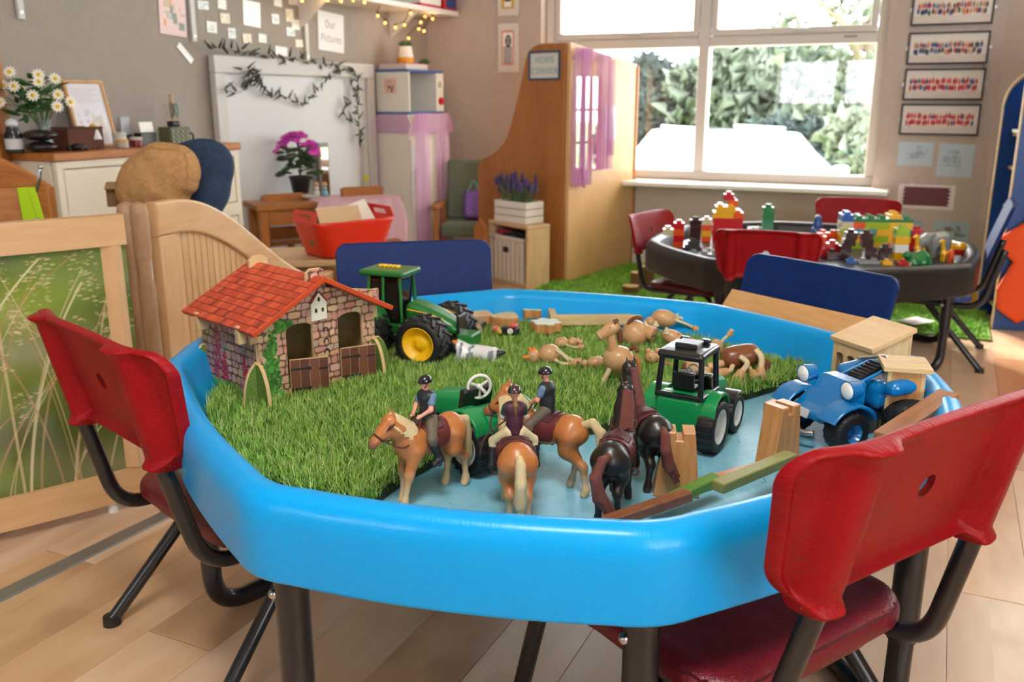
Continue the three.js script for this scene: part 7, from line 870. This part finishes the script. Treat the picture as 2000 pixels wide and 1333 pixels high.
  const pl = T('lavender_planter', 'white slatted crate of lavender on the birch cabinet', 'planter', { at: [cb.position.x - 0.0, H + 0.0005, cb.position.z], turn: cb.rotation.y + 0.12 }), mC = M('#e6dfd4', 0.6); for (const s of [-1, 1]) { for (let i = 0; i < 3; i++) P(pl, 'slat', rbox(0.2, 0.029, 0.008, 0.002), mC, { at: [0, 0.0155 + i * 0.032, s * 0.052] }); for (let i = 0; i < 3; i++) P(pl, 'end_slat', rbox(0.008, 0.029, 0.097, 0.002), mC, { at: [s * 0.096, 0.0155 + i * 0.032, 0] }); } P(pl, 'soil', box(0.184, 0.08, 0.096), M('#3a2c22', 0.95), { at: [0, 0.042, 0] });
  const mLv = [M('#5f7a52', 0.8), M('#4d6646', 0.8)], mLb = [M('#5a4a7c', 0.8), M('#493d6b', 0.8)]; seed = 901; for (let i = 0; i < 70; i++) { const x = rr(-0.088, 0.088), z = rr(-0.04, 0.04), h = rr(0.05, 0.1), lx = rr(-0.02, 0.02) + x * 0.25; P(pl, 'stem', curve([[x, 0.082, z], [x + lx * 0.4, 0.082 + h * 0.6, z], [x + lx, 0.082 + h, z + 0.005]], 0.0022, 5, 6), mLv[i & 1]); if (i % 2 === 0) P(pl, 'lavender_spike', lathe([[0.001, 0], [0.0075, 0.006], [0.0068, 0.018], [0.008, 0.022], [0.005, 0.036], [0.0005, 0.046]], 8), mLb[(i >> 1) & 1], { at: [x + lx, 0.075 + h, z + 0.005], rot: [0, 0, -lx * 6] }); }
  // armchair
  const ac = T('armchair', 'green upholstered armchair with wooden arms beside the partition', 'armchair', { at: WB.put(0.41, 0, 0.34), turn: WB.turn + 0.35 }), mG = wood(speckTex('#5c6657', '#717a66', 911, { rep: 8 }), 0.9); P(ac, 'seat', rbox(0.24, 0.07, 0.24, 0.02, 3), mG, { at: [0, 0.185, 0] }); P(ac, 'backrest', rbox(0.24, 0.3, 0.06, 0.02, 3), mG, { at: [0, 0.36, -0.12], rot: [-0.15, 0, 0] }); for (const s of [-1, 1]) { P(ac, 'arm', uvM(rbox(0.035, 0.022, 0.27, 0.008, 2), 'z'), mOak, { at: [s * 0.14, 0.295, 0] }); for (const z of [-0.1, 0.11]) P(ac, 'leg', uvM(rbox(0.026, 0.285, 0.028, 0.004), 'y'), mOak, { at: [s * 0.14, 0.1425, z] }); }
  const bag = T('sequin_bag', 'shiny purple bag lying on the green armchair', 'bag', { at: WB.put(0.435, 0.2205, 0.33), turn: WB.turn + 0.35 }); P(bag, 'bag', net((q) => sdBox(q, [0, 0.075, 0], [0.05, 0.075, 0.025], 0.022) + 0.002 * Math.sin(q[0] * 260) * Math.sin(q[1] * 240), [[-0.07, -0.01, -0.05], [0.07, 0.17, 0.05]], 0.006), M('#7a5aa8', 0.25, { metalness: 0.4 }), { rot: [-0.25, 0, 0] }); P(bag, 'strap', curve([[-0.03, 0.14, -0.02], [0, 0.19, -0.04], [0.03, 0.14, -0.02]], 0.004, 6, 12), M('#5fa0a8', 0.4));
  const wb = T('wooden_bookend', 'small pointed wooden panel standing left of the birch cabinet', 'wooden panel', { at: [cb.position.x - 0.17, 0, cb.position.z - 0.03], turn: FP.turn }); P(wb, 'panel', uvM(extr(shape([[-0.035, 0], [0.035, 0], [0.035, 0.25], [0, 0.29], [-0.035, 0.25]]), 0.018, 0.003), 'y'), mP);
}
// ---------------------------------------------------------------- window wall: framed photographs and sheets
{
  const group = 'black framed group photographs', names = ['topmost black framed group photograph beside the window', 'second black framed group photograph from the top', 'third black framed group photograph from the top, partly in glare', 'lowest black framed group photograph, all in red'];
  const ys = [1.165, 1.01, 0.865, 0.722];
  names.forEach((l, i) => {
    const [px] = [WB.see(1848, 130, 0.01)[0]], t = T('framed_photo', l, 'framed photo', { at: WB.put(2.497, ys[i], 0.001), turn: WB.turn, group }), w = 0.305, h = 0.128;
    const tx = canvasTex(512, 216, (x, W, H) => { x.fillStyle = '#e7dcd3'; x.fillRect(0, 0, W, H); x.fillStyle = '#d9ccc2'; x.fillRect(0, H * 0.72, W, H * 0.28); seed = 40 + i; for (let r = 0; r < 2; r++) for (let j = 0; j < 24; j++) { const u = 34 + j * 19 + rr(-4, 4), v = 70 + r * 42 + rr(-8, 8); x.fillStyle = i < 2 ? ['#b8323a', '#2c4674', '#6e7f9a', '#c88a62', '#3a3a48'][(rnd() * 5) | 0] : ['#c0283a', '#b01c30', '#d0485a', '#3a4a78'][(rnd() * (i === 3 ? 3.2 : 4)) | 0]; x.beginPath(); x.ellipse(u, v + 18, 9, 22, 0, 0, 7); x.fill(); x.fillStyle = '#d3a68c'; x.beginPath(); x.arc(u, v - 8, 6, 0, 7); x.fill(); } x.fillStyle = '#b8aaa0'; x.fillRect(W * 0.38, H * 0.9, W * 0.24, 3); });
    P(t, 'frame', extr(shape([[-w / 2, -h / 2], [w / 2, -h / 2], [w / 2, h / 2], [-w / 2, h / 2]], [[[-w / 2 + 0.007, -h / 2 + 0.007], [w / 2 - 0.007, -h / 2 + 0.007], [w / 2 - 0.007, h / 2 - 0.007], [-w / 2 + 0.007, h / 2 - 0.007]]]), 0.014, 0.0015), mDark, { at: [0, 0, 0.0075] });
    P(t, 'photo', box(w - 0.012, h - 0.012, 0.002), wood(tx, 0.12, { clearcoat: 1, clearcoatRoughness: 0.03 }), { at: [0, 0, 0.006] }); for (const s of [-1, 1]) P(t, 'mirror_plate', rbox(0.012, 0.012, 0.002, 0.001), mSteel, { at: [s * (w / 2 + 0.004), 0, 0.002] });
  });
  const blueSheet = (s0) => canvasTex(160, 120, (x, W, H) => { x.fillStyle = '#b9c6cf'; x.fillRect(0, 0, W, H); x.strokeStyle = '#8796a2'; x.lineWidth = 2; seed = s0; for (let i = 0; i < 14; i++) { x.strokeRect(rr(20, 110), rr(20, 80), rr(8, 34), rr(6, 26)); } });
  sheet('drawing_sheet', 'pale blue drawing sheet below the photographs, on the left', 'drawing', 1788, 301, 0.14, 0.1, blueSheet(3), 0, undefined, WB); sheet('drawing_sheet', 'pale blue drawing sheet with curved lower edge, on the right', 'drawing', 1866, 314, 0.138, 0.138, blueSheet(8), -0.03, undefined, WB);
  { const [x, y] = WB.see(1808, 385, 0.003), t = T('torn_sheet', 'maroon sheet with torn white edges on the window wall', 'sheet', { at: WB.put(x, y, 0.002), turn: WB.turn }); P(t, 'white_backing', rbox(0.225, 0.105, 0.001, 0.0003), M('#e6d9d6', 0.7)); const pts = []; for (let i = 0; i <= 10; i++) pts.push([-0.095 + (i % 2) * 0.01, -0.04 + i * 0.008]); for (let i = 10; i >= 0; i--) pts.push([0.097 - (i % 2) * 0.011, -0.04 + i * 0.008]); P(t, 'maroon_sheet', extr(shape(pts), 0.001, 0), M('#6e3a40', 0.7), { at: [0, 0.002, 0.0012] }); P(t, 'tack', sph(0.004, 8), mWhite, { at: [-0.06, 0.054, 0.002] }); }
  sheet('drawing_sheet', 'printed picture of grey rocks low on the window wall', 'picture', 1857, 452, 0.14, 0.085, print(61, ['#7e8a88', '#9aa39e', '#8a7068', '#b9c4c2'], '#a9c0c4'), 0, undefined, WB); sheet('drawing_sheet', 'small bluish picture low on the window wall, left of the rocks picture', 'picture', 1782, 440, 0.09, 0.05, print(63, ['#8e9aa2', '#aab3b8'], '#a3b0b8'), 0, undefined, WB);
  const fr = (px, py, h, l, draw) => { const [x, y] = WB.see(px, py, 0.004), t = T('animal_print', l, 'framed print', { at: WB.put(x, y, 0.001), turn: WB.turn, group: 'framed animal prints' }); P(t, 'frame', rbox(0.112, h, 0.01, 0.002), M('#ddd6cb', 0.6), { at: [0, 0, 0.0052] }); P(t, 'print', box(0.07, h * 0.72, 0.001), wood(canvasTex(90, 200, draw), 0.5), { at: [0, 0, 0.0108] }); };
  fr(993, 94, 0.235, 'framed zebra print on the wall behind the partition', (x, W, H) => { x.fillStyle = '#d98a78'; x.fillRect(0, 0, W, H); x.fillStyle = '#f2efe9'; x.fillRect(10, 12, W - 20, H - 24); x.fillStyle = '#1f1d1d'; x.beginPath(); x.ellipse(48, 60, 22, 34, 0, 0, 7); x.fill(); for (let i = 0; i < 9; i++) x.fillRect(14, 92 + i * 11, W - 28, 6); x.fillStyle = '#f2efe9'; for (let i = 0; i < 4; i++) x.fillRect(34, 40 + i * 12, 26, 4); });
  fr(993, -18, 0.235, 'framed print with yellow ground above the zebra print', (x, W, H) => { x.fillStyle = '#d9a53a'; x.fillRect(0, 0, W, H); x.fillStyle = '#2a2524'; x.beginPath(); x.ellipse(45, 110, 28, 60, 0, 0, 7); x.fill(); x.fillStyle = '#f2efe9'; x.fillRect(20, 160, 50, 30); });
}
// ---------------------------------------------------------------- the black tray with building bricks
const BR = 0.35, BB = 0.316;                                        // the black tray: rim and (filled) bed
const bCorners = (() => { const a = onY(1267, 468, BR), c = onY(1897, 512, BR), d = c.clone().sub(a), w = d.length() / (1 + Math.SQRT2), R = w * 1.3066, mid = a.clone().add(c).multiplyScalar(0.5), o = mid.addScaledVector(V3(d.z, 0, -d.x).normalize(), w / 2), a0 = Math.atan2(d.x, -d.z); return Array.from({ length: 8 }, (_, k) => { const q = a0 + (22.5 - 45 * k) * deg; return [o.x + R * Math.cos(q), o.z + R * Math.sin(q)]; }); })();
{
  const mBlk = M('#1b1b1d', 0.33, { bumpMap: fineBump, bumpScale: 0.0003 }), t = T('black_play_tray', 'octagonal black plastic play tray full of building bricks near the window', 'play tray'), [a, b] = trayGeo(bCorners, BR, BB); P(t, 'rim', a, mBlk); P(t, 'underside', b, mBlk); P(t, 'bed', bowl([[ringOf(bCorners, 0.058, 0.012, 0.07), BB - 0.006], [ringOf(bCorners, 0.058, 0.012, 0.07), BB]], true, true), mBlk);
  stand(bCorners, 'black tubular stand under the black tray', BR, 0.9, 0.016);
}
chair('stacking_chair', 'red chair seen from behind at the near side of the black tray', { ...facing(0.693, -2.43, 0.34, -0.94, 0.16), scale: 0.82, tall: 0.93, group: 'red stacking chairs' });
chair('stacking_chair', 'red chair at the left end of the black tray by the partition', { ...facing(0.49, -3.2, 0.78, 0.62, 0.17), scale: 0.84, group: 'red stacking chairs' });
chair('stacking_chair', 'red chair facing the camera at the far side of the black tray', { ...facing(1.34, -3.5, -0.42, 0.9, 0.16), scale: 0.9, tall: 0.87, group: 'red stacking chairs' });
chair('stacking_chair', 'blue chair at the right edge of the picture by the black tray', { ...facing(1.5, -2.75, -0.88, -0.44, 0.18), flat: true, back: mBlue, seat: M('#2f4a86', 0.4), group: 'blue stacking chairs' });
{
  const p = onY(1345, 575, 0.235), t = T('painted_sunlit_seat', 'white slab painted as sunlight on the seat of the red chair by the partition', 'sunlit_slab', { at: [0.645, 0.236, -3.29], turn: 1.2 }); P(t, 'sunlit_slab', net((q) => (Math.pow(Math.pow(Math.abs(q[0] / 0.12), 4) + Math.pow(Math.abs(q[2] / 0.1), 4), 0.25) > 1.4 ? 0.05 : sdBox(q, [0, 0.024, 0], [0.11, 0.022 - 0.1 * (q[0] ** 2 + q[2] ** 2), 0.1], 0.018)), [[-0.13, -0.005, -0.12], [0.13, 0.06, 0.12]], 0.006), M('#ece9e4', 0.8));  // sunlight on the red seat, painted as a white slab
}
// bricks
const BU = 0.021, brickCache = new Map(), bricks = Object.fromEntries(Object.entries({ red: '#c8131c', yellow: '#f0b414', green: '#1a7a3c', lime: '#9dbd1e', blue: '#1d5ba6', orange: '#e8561a', teal: '#3a9aa0', tan: '#d9c9a0', brown: '#3a1c14', dark: '#3e4044', grey: '#8d9290', white: '#e6e4df' }).map(([k, c]) => [k, M(c, 0.25, { clearcoat: 0.4 })]));
function brickGeo(nx, nz, h = 1) { const key = nx + '/' + nz + '/' + h; if (!brickCache.has(key)) { const l = [moved(rbox(nx * BU * 2 - 0.0006, h * BU * 1.2, nz * BU * 2 - 0.0006, 0.0008), 0, h * BU * 0.6, 0)]; for (let i = 0; i < nx; i++) for (let j = 0; j < nz; j++) l.push(moved(cyl(BU * 0.56, BU * 0.58, BU * 0.5, 10), (i - (nx - 1) / 2) * BU * 2, h * BU * 1.2 + BU * 0.25, (j - (nz - 1) / 2) * BU * 2)); brickCache.set(key, merge(l)); } return brickCache.get(key); }
function build(label, px, py, list, { y = BB + 0.0008, turn = WB.turn + 0.3, scale = 1, cat = 'brick model', name = 'brick_model', at } = {}) { const p = at ? V3(...at) : onY(px, py, y), t = T(name, label, cat, { at: [p.x, y, p.z], turn, group: 'brick models on the black tray' }); t.scale.setScalar(scale); for (const [c, nx, nz, x, l, z = 0, h = 1] of list) P(t, 'brick', brickGeo(nx, nz, h), bricks[c], { at: [x * BU * 2, l * BU * 1.2, z * BU * 2] }); return t; }
build('multicoloured brick house with green studded roof plates on the black tray', 1692, 484, [['lime', 2, 2, -1.5, 0], ['yellow', 2, 2, 0.5, 0], ['red', 2, 2, 2.5, 0], ['yellow', 2, 2, -1.5, 1], ['lime', 2, 2, 0.5, 1], ['yellow', 2, 2, 2.5, 1], ['lime', 1, 2, -2, 2], ['teal', 2, 2, -0.5, 2], ['yellow', 2, 2, 1.5, 2], ['blue', 1, 2, 3, 2], ['tan', 1, 2, -2, 3], ['orange', 1, 2, -1, 3], ['lime', 2, 2, 0.5, 3], ['yellow', 1, 2, 2, 3], ['yellow', 1, 2, 3, 3], ['blue', 1, 2, -2, 4], ['green', 4, 2, 0.5, 4, 0, 0.5], ['green', 1, 2, 3, 4, 0, 0.5], ['yellow', 1, 2, 2, 4.5, 0, 0.6]], { scale: 0.9 });
build('yellow and red brick tower with stepped top on the black tray', 1418, 470, [['red', 2, 2, -0.5, 0], ['red', 1, 2, 1, 0], ['red', 2, 2, -0.5, 1], ['red', 1, 2, 1, 1], ['red', 3, 2, 0, 2], ['red', 3, 2, 0, 3], ['yellow', 2, 2, -0.5, 4], ['orange', 1, 2, 1, 4], ['yellow', 2, 2, -0.3, 5], ['orange', 1, 1, 0.4, 6], ['red', 1, 1, 0, 7]], { scale: 0.82 });
build('green brick column standing on the black tray', 1496, 470, [['green', 1, 1, 0, 0], ['green', 1, 1, 0, 1], ['green', 1, 1, 0, 2], ['green', 1, 1, 0, 3], ['green', 1, 1, 0, 4]], { scale: 0.95 });
build('red and orange translucent brick column at the left of the black tray', 1324, 484, [['orange', 1, 1, 0, 0], ['red', 1, 1, 0, 1], ['orange', 1, 1, 0, 2], ['red', 1, 1, 0, 3], ['tan', 1, 1, -1, 2]], { scale: 0.85 });
build('dark brown brick column beside the red column', 1356, 482, [['brown', 1, 1, 0, 0], ['brown', 1, 1, 0, 1], ['brown', 1, 1, 0, 2], ['brown', 1, 1, 0, 3]], { scale: 0.92 });
build('orange and yellow brick column behind the dark brown column', 1378, 472, [['orange', 1, 1, 0, 0], ['yellow', 1, 1, 0, 1], ['orange', 1, 1, 0, 2], ['tan', 1, 1, 0, 3]], { scale: 0.8 });
build('grey sloped brick piece at the left front of the black tray', 1352, 494, [['dark', 2, 1, 0, 0], ['dark', 1, 1, 0, 1], ['grey', 1, 1, 1.5, 0, 0.3, 0.5]], { scale: 0.8 });
build('flat grey brick plate at the near left of the black tray', 1375, 500, [['grey', 3, 2, 0, 0, 0, 0.5]], { scale: 0.8 });
build('red brick wall low behind the near rim of the black tray', 1612, 500, [['red', 2, 1, 0, 0], ['red', 2, 1, 0, 1], ['orange', 1, 1, -0.6, 2]], { scale: 0.85 });
build('red and orange bricks behind the red wall', 1606, 478, [['red', 2, 2, 0, 0], ['orange', 2, 1, 0.4, 1], ['green', 1, 1, 1.6, 0], ['green', 1, 1, 1.6, 1]], { scale: 0.85 });
build('left dark brown brick arch in the middle of the black tray', 1650, 506, [['brown', 2, 1, -0.6, 0], ['brown', 1, 1, -0.1, 1], ['brown', 1, 1, 0.2, 2], ['brown', 1, 1, 0.3, 3]], { scale: 0.85 });
build('right dark brown brick arch in the middle of the black tray', 1694, 508, [['brown', 2, 1, 0.6, 0], ['brown', 1, 1, 0.1, 1], ['brown', 1, 1, -0.2, 2], ['brown', 1, 1, -0.3, 3], ['brown', 1, 1, 1.4, 1]], { scale: 0.85 });
build('yellow brick clock tower with green domed top', 1755, 508, [['yellow', 1, 1, 0, 0], ['white', 1, 1, 0, 1], ['yellow', 1, 1, 0, 2], ['lime', 1, 1, 0, 3]], { scale: 1.0 });
build('red brick column behind the clock tower', 1786, 488, [['red', 1, 1, 0, 0], ['red', 1, 1, 0, 1], ['red', 1, 1, 0, 2]], { scale: 0.9 });
build('yellow and red brick heap at the right rim of the black tray', 1872, 498, [['red', 2, 1, 0, 0], ['yellow', 2, 1, -0.2, 1, 0, 0.6], ['red', 1, 1, -1.3, 0]], { scale: 0.75 });
build('blue and grey plates scattered by the near rim', 1678, 514, [['blue', 1, 1, -0.8, 0, 0, 0.5], ['grey', 2, 1, 0.8, 0, 0.2, 0.5], ['dark', 1, 1, 2.4, 0, 0, 0.5]], { scale: 0.75 });
build('orange and red bricks at the near right of the black tray', 1745, 518, [['yellow', 1, 1, -0.7, 0, 0, 0.6], ['red', 1, 1, 0.9, 0, 0, 0.6], ['tan', 1, 1, 2, 0, -0.4, 0.6]], { scale: 0.7 });
{
  const put = (px, py) => { const p = onY(px, py, BB + 0.0008); return [p.x, BB + 0.0008, p.z]; };
  let t = T('blue_figure', 'blue plastic toy figure left of the brick house', 'toy figure', { at: put(1594, 470), turn: 0.3 }); P(t, 'body', netBones([[0, 0.012, 0, 0.016, 0, 0.05, 0, 0.014], [0, 0.06, 0, 0.014, 0, 0.078, 0, 0.013], [-0.016, 0.04, 0, 0.006, -0.024, 0.02, 0.006, 0.006], [0.016, 0.04, 0, 0.006, 0.024, 0.02, 0.006, 0.006]], 0.008, 0.004), bricks.blue);
  t = T('green_dome', 'green plastic dome lying at the near right of the black tray', 'toy', { at: put(1794, 516), turn: 0.2 }); P(t, 'dome', net((q) => Math.max((Math.hypot(q[0] / 0.046, q[1] / 0.042, q[2] / 0.034) - 1) * 0.034 - 0.002 * Math.sin(q[0] * 130), -q[1]), [[-0.055, -0.006, -0.045], [0.055, 0.055, 0.045]], 0.004), bricks.green); P(t, 'head', bead(0.012), bricks.green, { at: [-0.046, 0.03, 0.004] });
  for (const [px, py, l] of [[1762, 500, 'left of the three yellow toy giraffes on the black tray'], [1795, 502, 'middle of the three yellow toy giraffes on the black tray'], [1846, 512, 'right of the three yellow toy giraffes on the black tray']]) { t = T('toy_giraffe', l, 'toy animal', { at: put(px, py), turn: Math.PI + 0.4, group: 'yellow toy giraffes' }); P(t, 'body', netBones([[-0.012, 0.026, 0, 0.008, 0.012, 0.028, 0, 0.008], [0.012, 0.03, 0, 0.007, 0.02, 0.066, 0, 0.0045], [0.02, 0.066, 0, 0.0055, 0.032, 0.064, 0, 0.004], [-0.012, 0.024, 0.005, 0.0045, -0.013, 0.004, 0.005, 0.0035], [-0.012, 0.024, -0.005, 0.0045, -0.013, 0.004, -0.005, 0.0035], [0.012, 0.024, 0.005, 0.0045, 0.013, 0.004, 0.005, 0.0035], [0.012, 0.024, -0.005, 0.0045, 0.013, 0.004, -0.005, 0.0035]], 0.006, 0.0026), bricks.yellow); for (const s of [-1, 1]) P(t, 'horn', cyl(0.001, 0.0014, 0.008, 6), bricks.orange, { at: [0.019, 0.073, s * 0.003] }); }
  t = T('toy_elephant', 'grey plastic toy elephant at the right of the black tray', 'toy animal', { at: put(1828, 500), turn: 0.35 }); P(t, 'body', netBones([[-0.03, 0.05, 0, 0.026, 0.02, 0.052, 0, 0.026], [-0.044, 0.056, 0, 0.018, -0.056, 0.054, 0, 0.016], [-0.064, 0.046, 0, 0.008, -0.07, 0.012, 0, 0.005], [-0.03, 0.04, 0.014, 0.012, -0.03, 0.008, 0.014, 0.01], [-0.03, 0.04, -0.014, 0.012, -0.03, 0.008, -0.014, 0.01], [0.024, 0.04, 0.014, 0.012, 0.026, 0.008, 0.014, 0.01], [0.024, 0.04, -0.014, 0.012, 0.026, 0.008, -0.014, 0.01]], 0.014, 0.0042), bricks.grey); for (const s of [-1, 1]) P(t, 'ear', lathe([[0.001, 0], [0.016, 0.001], [0.018, 0.003], [0.001, 0.004]], 18).rotateX(Math.PI / 2), bricks.grey, { at: [-0.04, 0.058, s * 0.02], rot: [0, s * 0.3, 0] });
  t = T('silver_plane', 'tiny silvery toy on top of the bricks behind the red chair', 'toy', { at: put(1470, 464), turn: 0.5 }); t.position.y = BB + 0.0008; P(t, 'body', netBones([[-0.02, 0.03, 0, 0.008, 0.024, 0.034, 0, 0.006], [0, 0.034, -0.026, 0.004, 0, 0.034, 0.026, 0.004], [0, 0.006, 0, 0.008, 0, 0.028, 0, 0.006]], 0.008, 0.003), M('#c9d6dc', 0.25));
  t = T('orange_cone', 'orange peg toy beside the right giraffe', 'toy', { at: put(1856, 514) }); P(t, 'peg', lathe([[0.001, 0], [0.01, 0], [0.009, 0.02], [0.007, 0.024], [0.009, 0.03], [0.006, 0.04], [0.001, 0.042]], 16), bricks.orange);
  t = T('sandy_blob', 'tan toy stone beside the green dome on the black tray', 'toy', { at: put(1752, 505) }); P(t, 'stone', bead(0.017, 0.7), bricks.tan, { at: [0, 0.0125, 0] });
  // log slices on the rug
  for (const [px, py, h, r, l] of [[1243, 566, 0.075, 0.028, 'taller log slice standing on the rug by the partition'], [1264, 560, 0.09, 0.03, 'tallest log slice on the rug, right of the others'], [1232, 572, 0.03, 0.036, 'flat log slice lying in front of the taller logs']]) { const p = onY(px, py, 0.012); t = T('log_slice', l, 'log', { at: [p.x, 0.012, p.z], group: 'log slices on the rug' }); P(t, 'bark', cyl(r, r * 1.03, h, 20), wood(woodTex('#8b6a48', '#5f452c', 77, { rep: 10 }), 0.9), { at: [0, h / 2, 0] }); P(t, 'cut_face', cyl(r * 0.93, r * 0.93, 0.003, 20), M('#c9a673', 0.8), { at: [0, h, 0] }); }
  { const p = onY(1788, 628, 0.025); t = T('paper_sheet', 'white paper sheet lying on the green rug', 'paper', { at: [p.x, 0.027, p.z], turn: 0.5 }); P(t, 'sheet', rbox(0.11, 0.0015, 0.08, 0.0005), mWhite); }
  { const p = onY(1900, 608, 0), w = T('yellow_crate', 'yellow plastic crate on the floor behind the blue chair', 'crate', { at: [p.x, 0, p.z - 0.05], turn: WB.turn }); P(w, 'crate', rbox(0.13, 0.09, 0.1, 0.008, 2), M('#f2a60c', 0.4), { at: [0, 0.045, 0] }); P(w, 'rim', rbox(0.138, 0.014, 0.108, 0.005, 2), M('#f2a60c', 0.4), { at: [0, 0.092, 0] }); P(w, 'white_lid', rbox(0.11, 0.05, 0.08, 0.01, 2), mWhite, { at: [0, 0.125, 0] }); }
}
// ---------------------------------------------------------------- blue bookcase at the right edge
{
  const mBl = M('#0e3f86', 0.4), t = T('blue_bookcase', 'tall blue bookcase with birch edges and curved top at the right edge', 'bookcase', { at: [1.803, 0, -3.405], turn: -104.5 * deg }), W = 0.25, D = 0.3;
  const panel = shape([[0, 0], [-D, 0], [-D, 0.98], [-0.12, 0.95], ...smoothLine([[-0.07, 0.93], [-0.02, 0.88], [0, 0.82]], 10)]);
  for (const [x, h] of [[0, 0.96], [W, 1.1]]) { const p = P(t, 'side_panel', extr(panel, 0.018, 0.002).scale(1, h, 1), mBl, { at: [x, 0, 0], rot: [0, -Math.PI / 2, 0] }); P(p, 'birch_edge', rbox(0.004, 0.8 * h, 0.019, 0.001), mBirch, { at: [0.001, 0.4 * h, 0] }); P(p, 'birch_curve', curve([[0.0, 0.8 * h, 0], [-0.01, 0.86 * h, 0], [-0.05, 0.92 * h, 0], [-0.12, 0.955 * h, 0]], 0.0085, 6, 12), mBirch); }
  for (const y of [0.05, 0.24, 0.42, 0.56, 0.68]) P(t, 'shelf', uvM(rbox(W - 0.018, 0.012, D - 0.06, 0.002), 'x'), mBirch, { at: [W / 2, y, -D / 2 - 0.01] }); P(t, 'back_panel', box(W, 0.8, 0.006), mBl, { at: [W / 2, 0.42, -D + 0.01] });
  const put = (x, y, z) => t.localToWorld(V3(x, y, z)).toArray(); t.updateWorldMatrix(true, false);
  let k = T('brown_envelope', 'brown paper bag on the upper shelf of the blue bookcase', 'paper bag', { at: put(0.1, 0.687, -0.1), turn: t.rotation.y }); P(k, 'bag', rbox(0.1, 0.08, 0.03, 0.004), M('#8a6038', 0.8), { at: [0, 0.041, 0], rot: [0, 0, 0] }); P(k, 'fold', rbox(0.1, 0.015, 0.032, 0.002), M('#7a5430', 0.8), { at: [0, 0.08, 0.001] });
  k = T('white_folder', 'white folder lying on the upper shelf of the blue bookcase', 'folder', { at: put(0.12, 0.6865, -0.045), turn: t.rotation.y }); P(k, 'folder', rbox(0.18, 0.012, 0.03, 0.002), mWhite, { at: [0, 0.0065, 0] });
  k = T('green_note', 'lime green paper on the middle shelf of the blue bookcase', 'paper', { at: put(0.16, 0.567, -0.06), turn: t.rotation.y }); P(k, 'paper', rbox(0.06, 0.02, 0.04, 0.002), M('#a6d02c', 0.6), { at: [0, 0.0105, 0] }); k = T('blue_book', 'pale blue book standing on a lower shelf of the bookcase', 'book', { at: put(0.07, 0.247, -0.07), turn: t.rotation.y }); P(k, 'cover', rbox(0.09, 0.13, 0.02, 0.002), M('#7fa9bb', 0.6), { at: [0, 0.0655, 0] });
  const q = onY(1998, 618, 0.02), o = T('orange_vest', 'bright orange play vest hanging on the side of the blue bookcase', 'vest', { at: put(W + 0.012, 0, -0.09), turn: t.rotation.y + Math.PI / 2 }); const vs = shape([[-0.09, 0.05], [-0.02, 0.0], [0.06, 0.05], [0.11, 0.2], [0.1, 0.42], [0.05, 0.52], [0.0, 0.5], [-0.04, 0.36], [-0.12, 0.3], [-0.1, 0.26], [-0.06, 0.22], [-0.1, 0.12]]); P(o, 'vest', extr(vs, 0.03, 0.012, 3), M('#f0500c', 0.7), { at: [-0.0, 0.03, 0.017] }); P(o, 'hook', sph(0.012, 12), mSteel, { at: [0.03, 0.56, 0.012] }); P(o, 'neck_tape', curve([[0.0, 0.52, 0.03], [0.03, 0.56, 0.03], [0.06, 0.52, 0.03]], 0.004, 6, 8), mDark);
  k = T('picture_card', 'small picture card on the outer side of the blue bookcase', 'card', { at: put(W + 0.0105, 0.72, -0.12), turn: t.rotation.y + Math.PI / 2 }); P(k, 'card', rbox(0.06, 0.08, 0.001, 0.0003), wood(print(201, ['#7fb0b8', '#d0a070', '#3a6a70'], '#9ac4c8'), 0.5), { at: [0, 0, 0.0008] });
}
renderer.render(scene, camera);
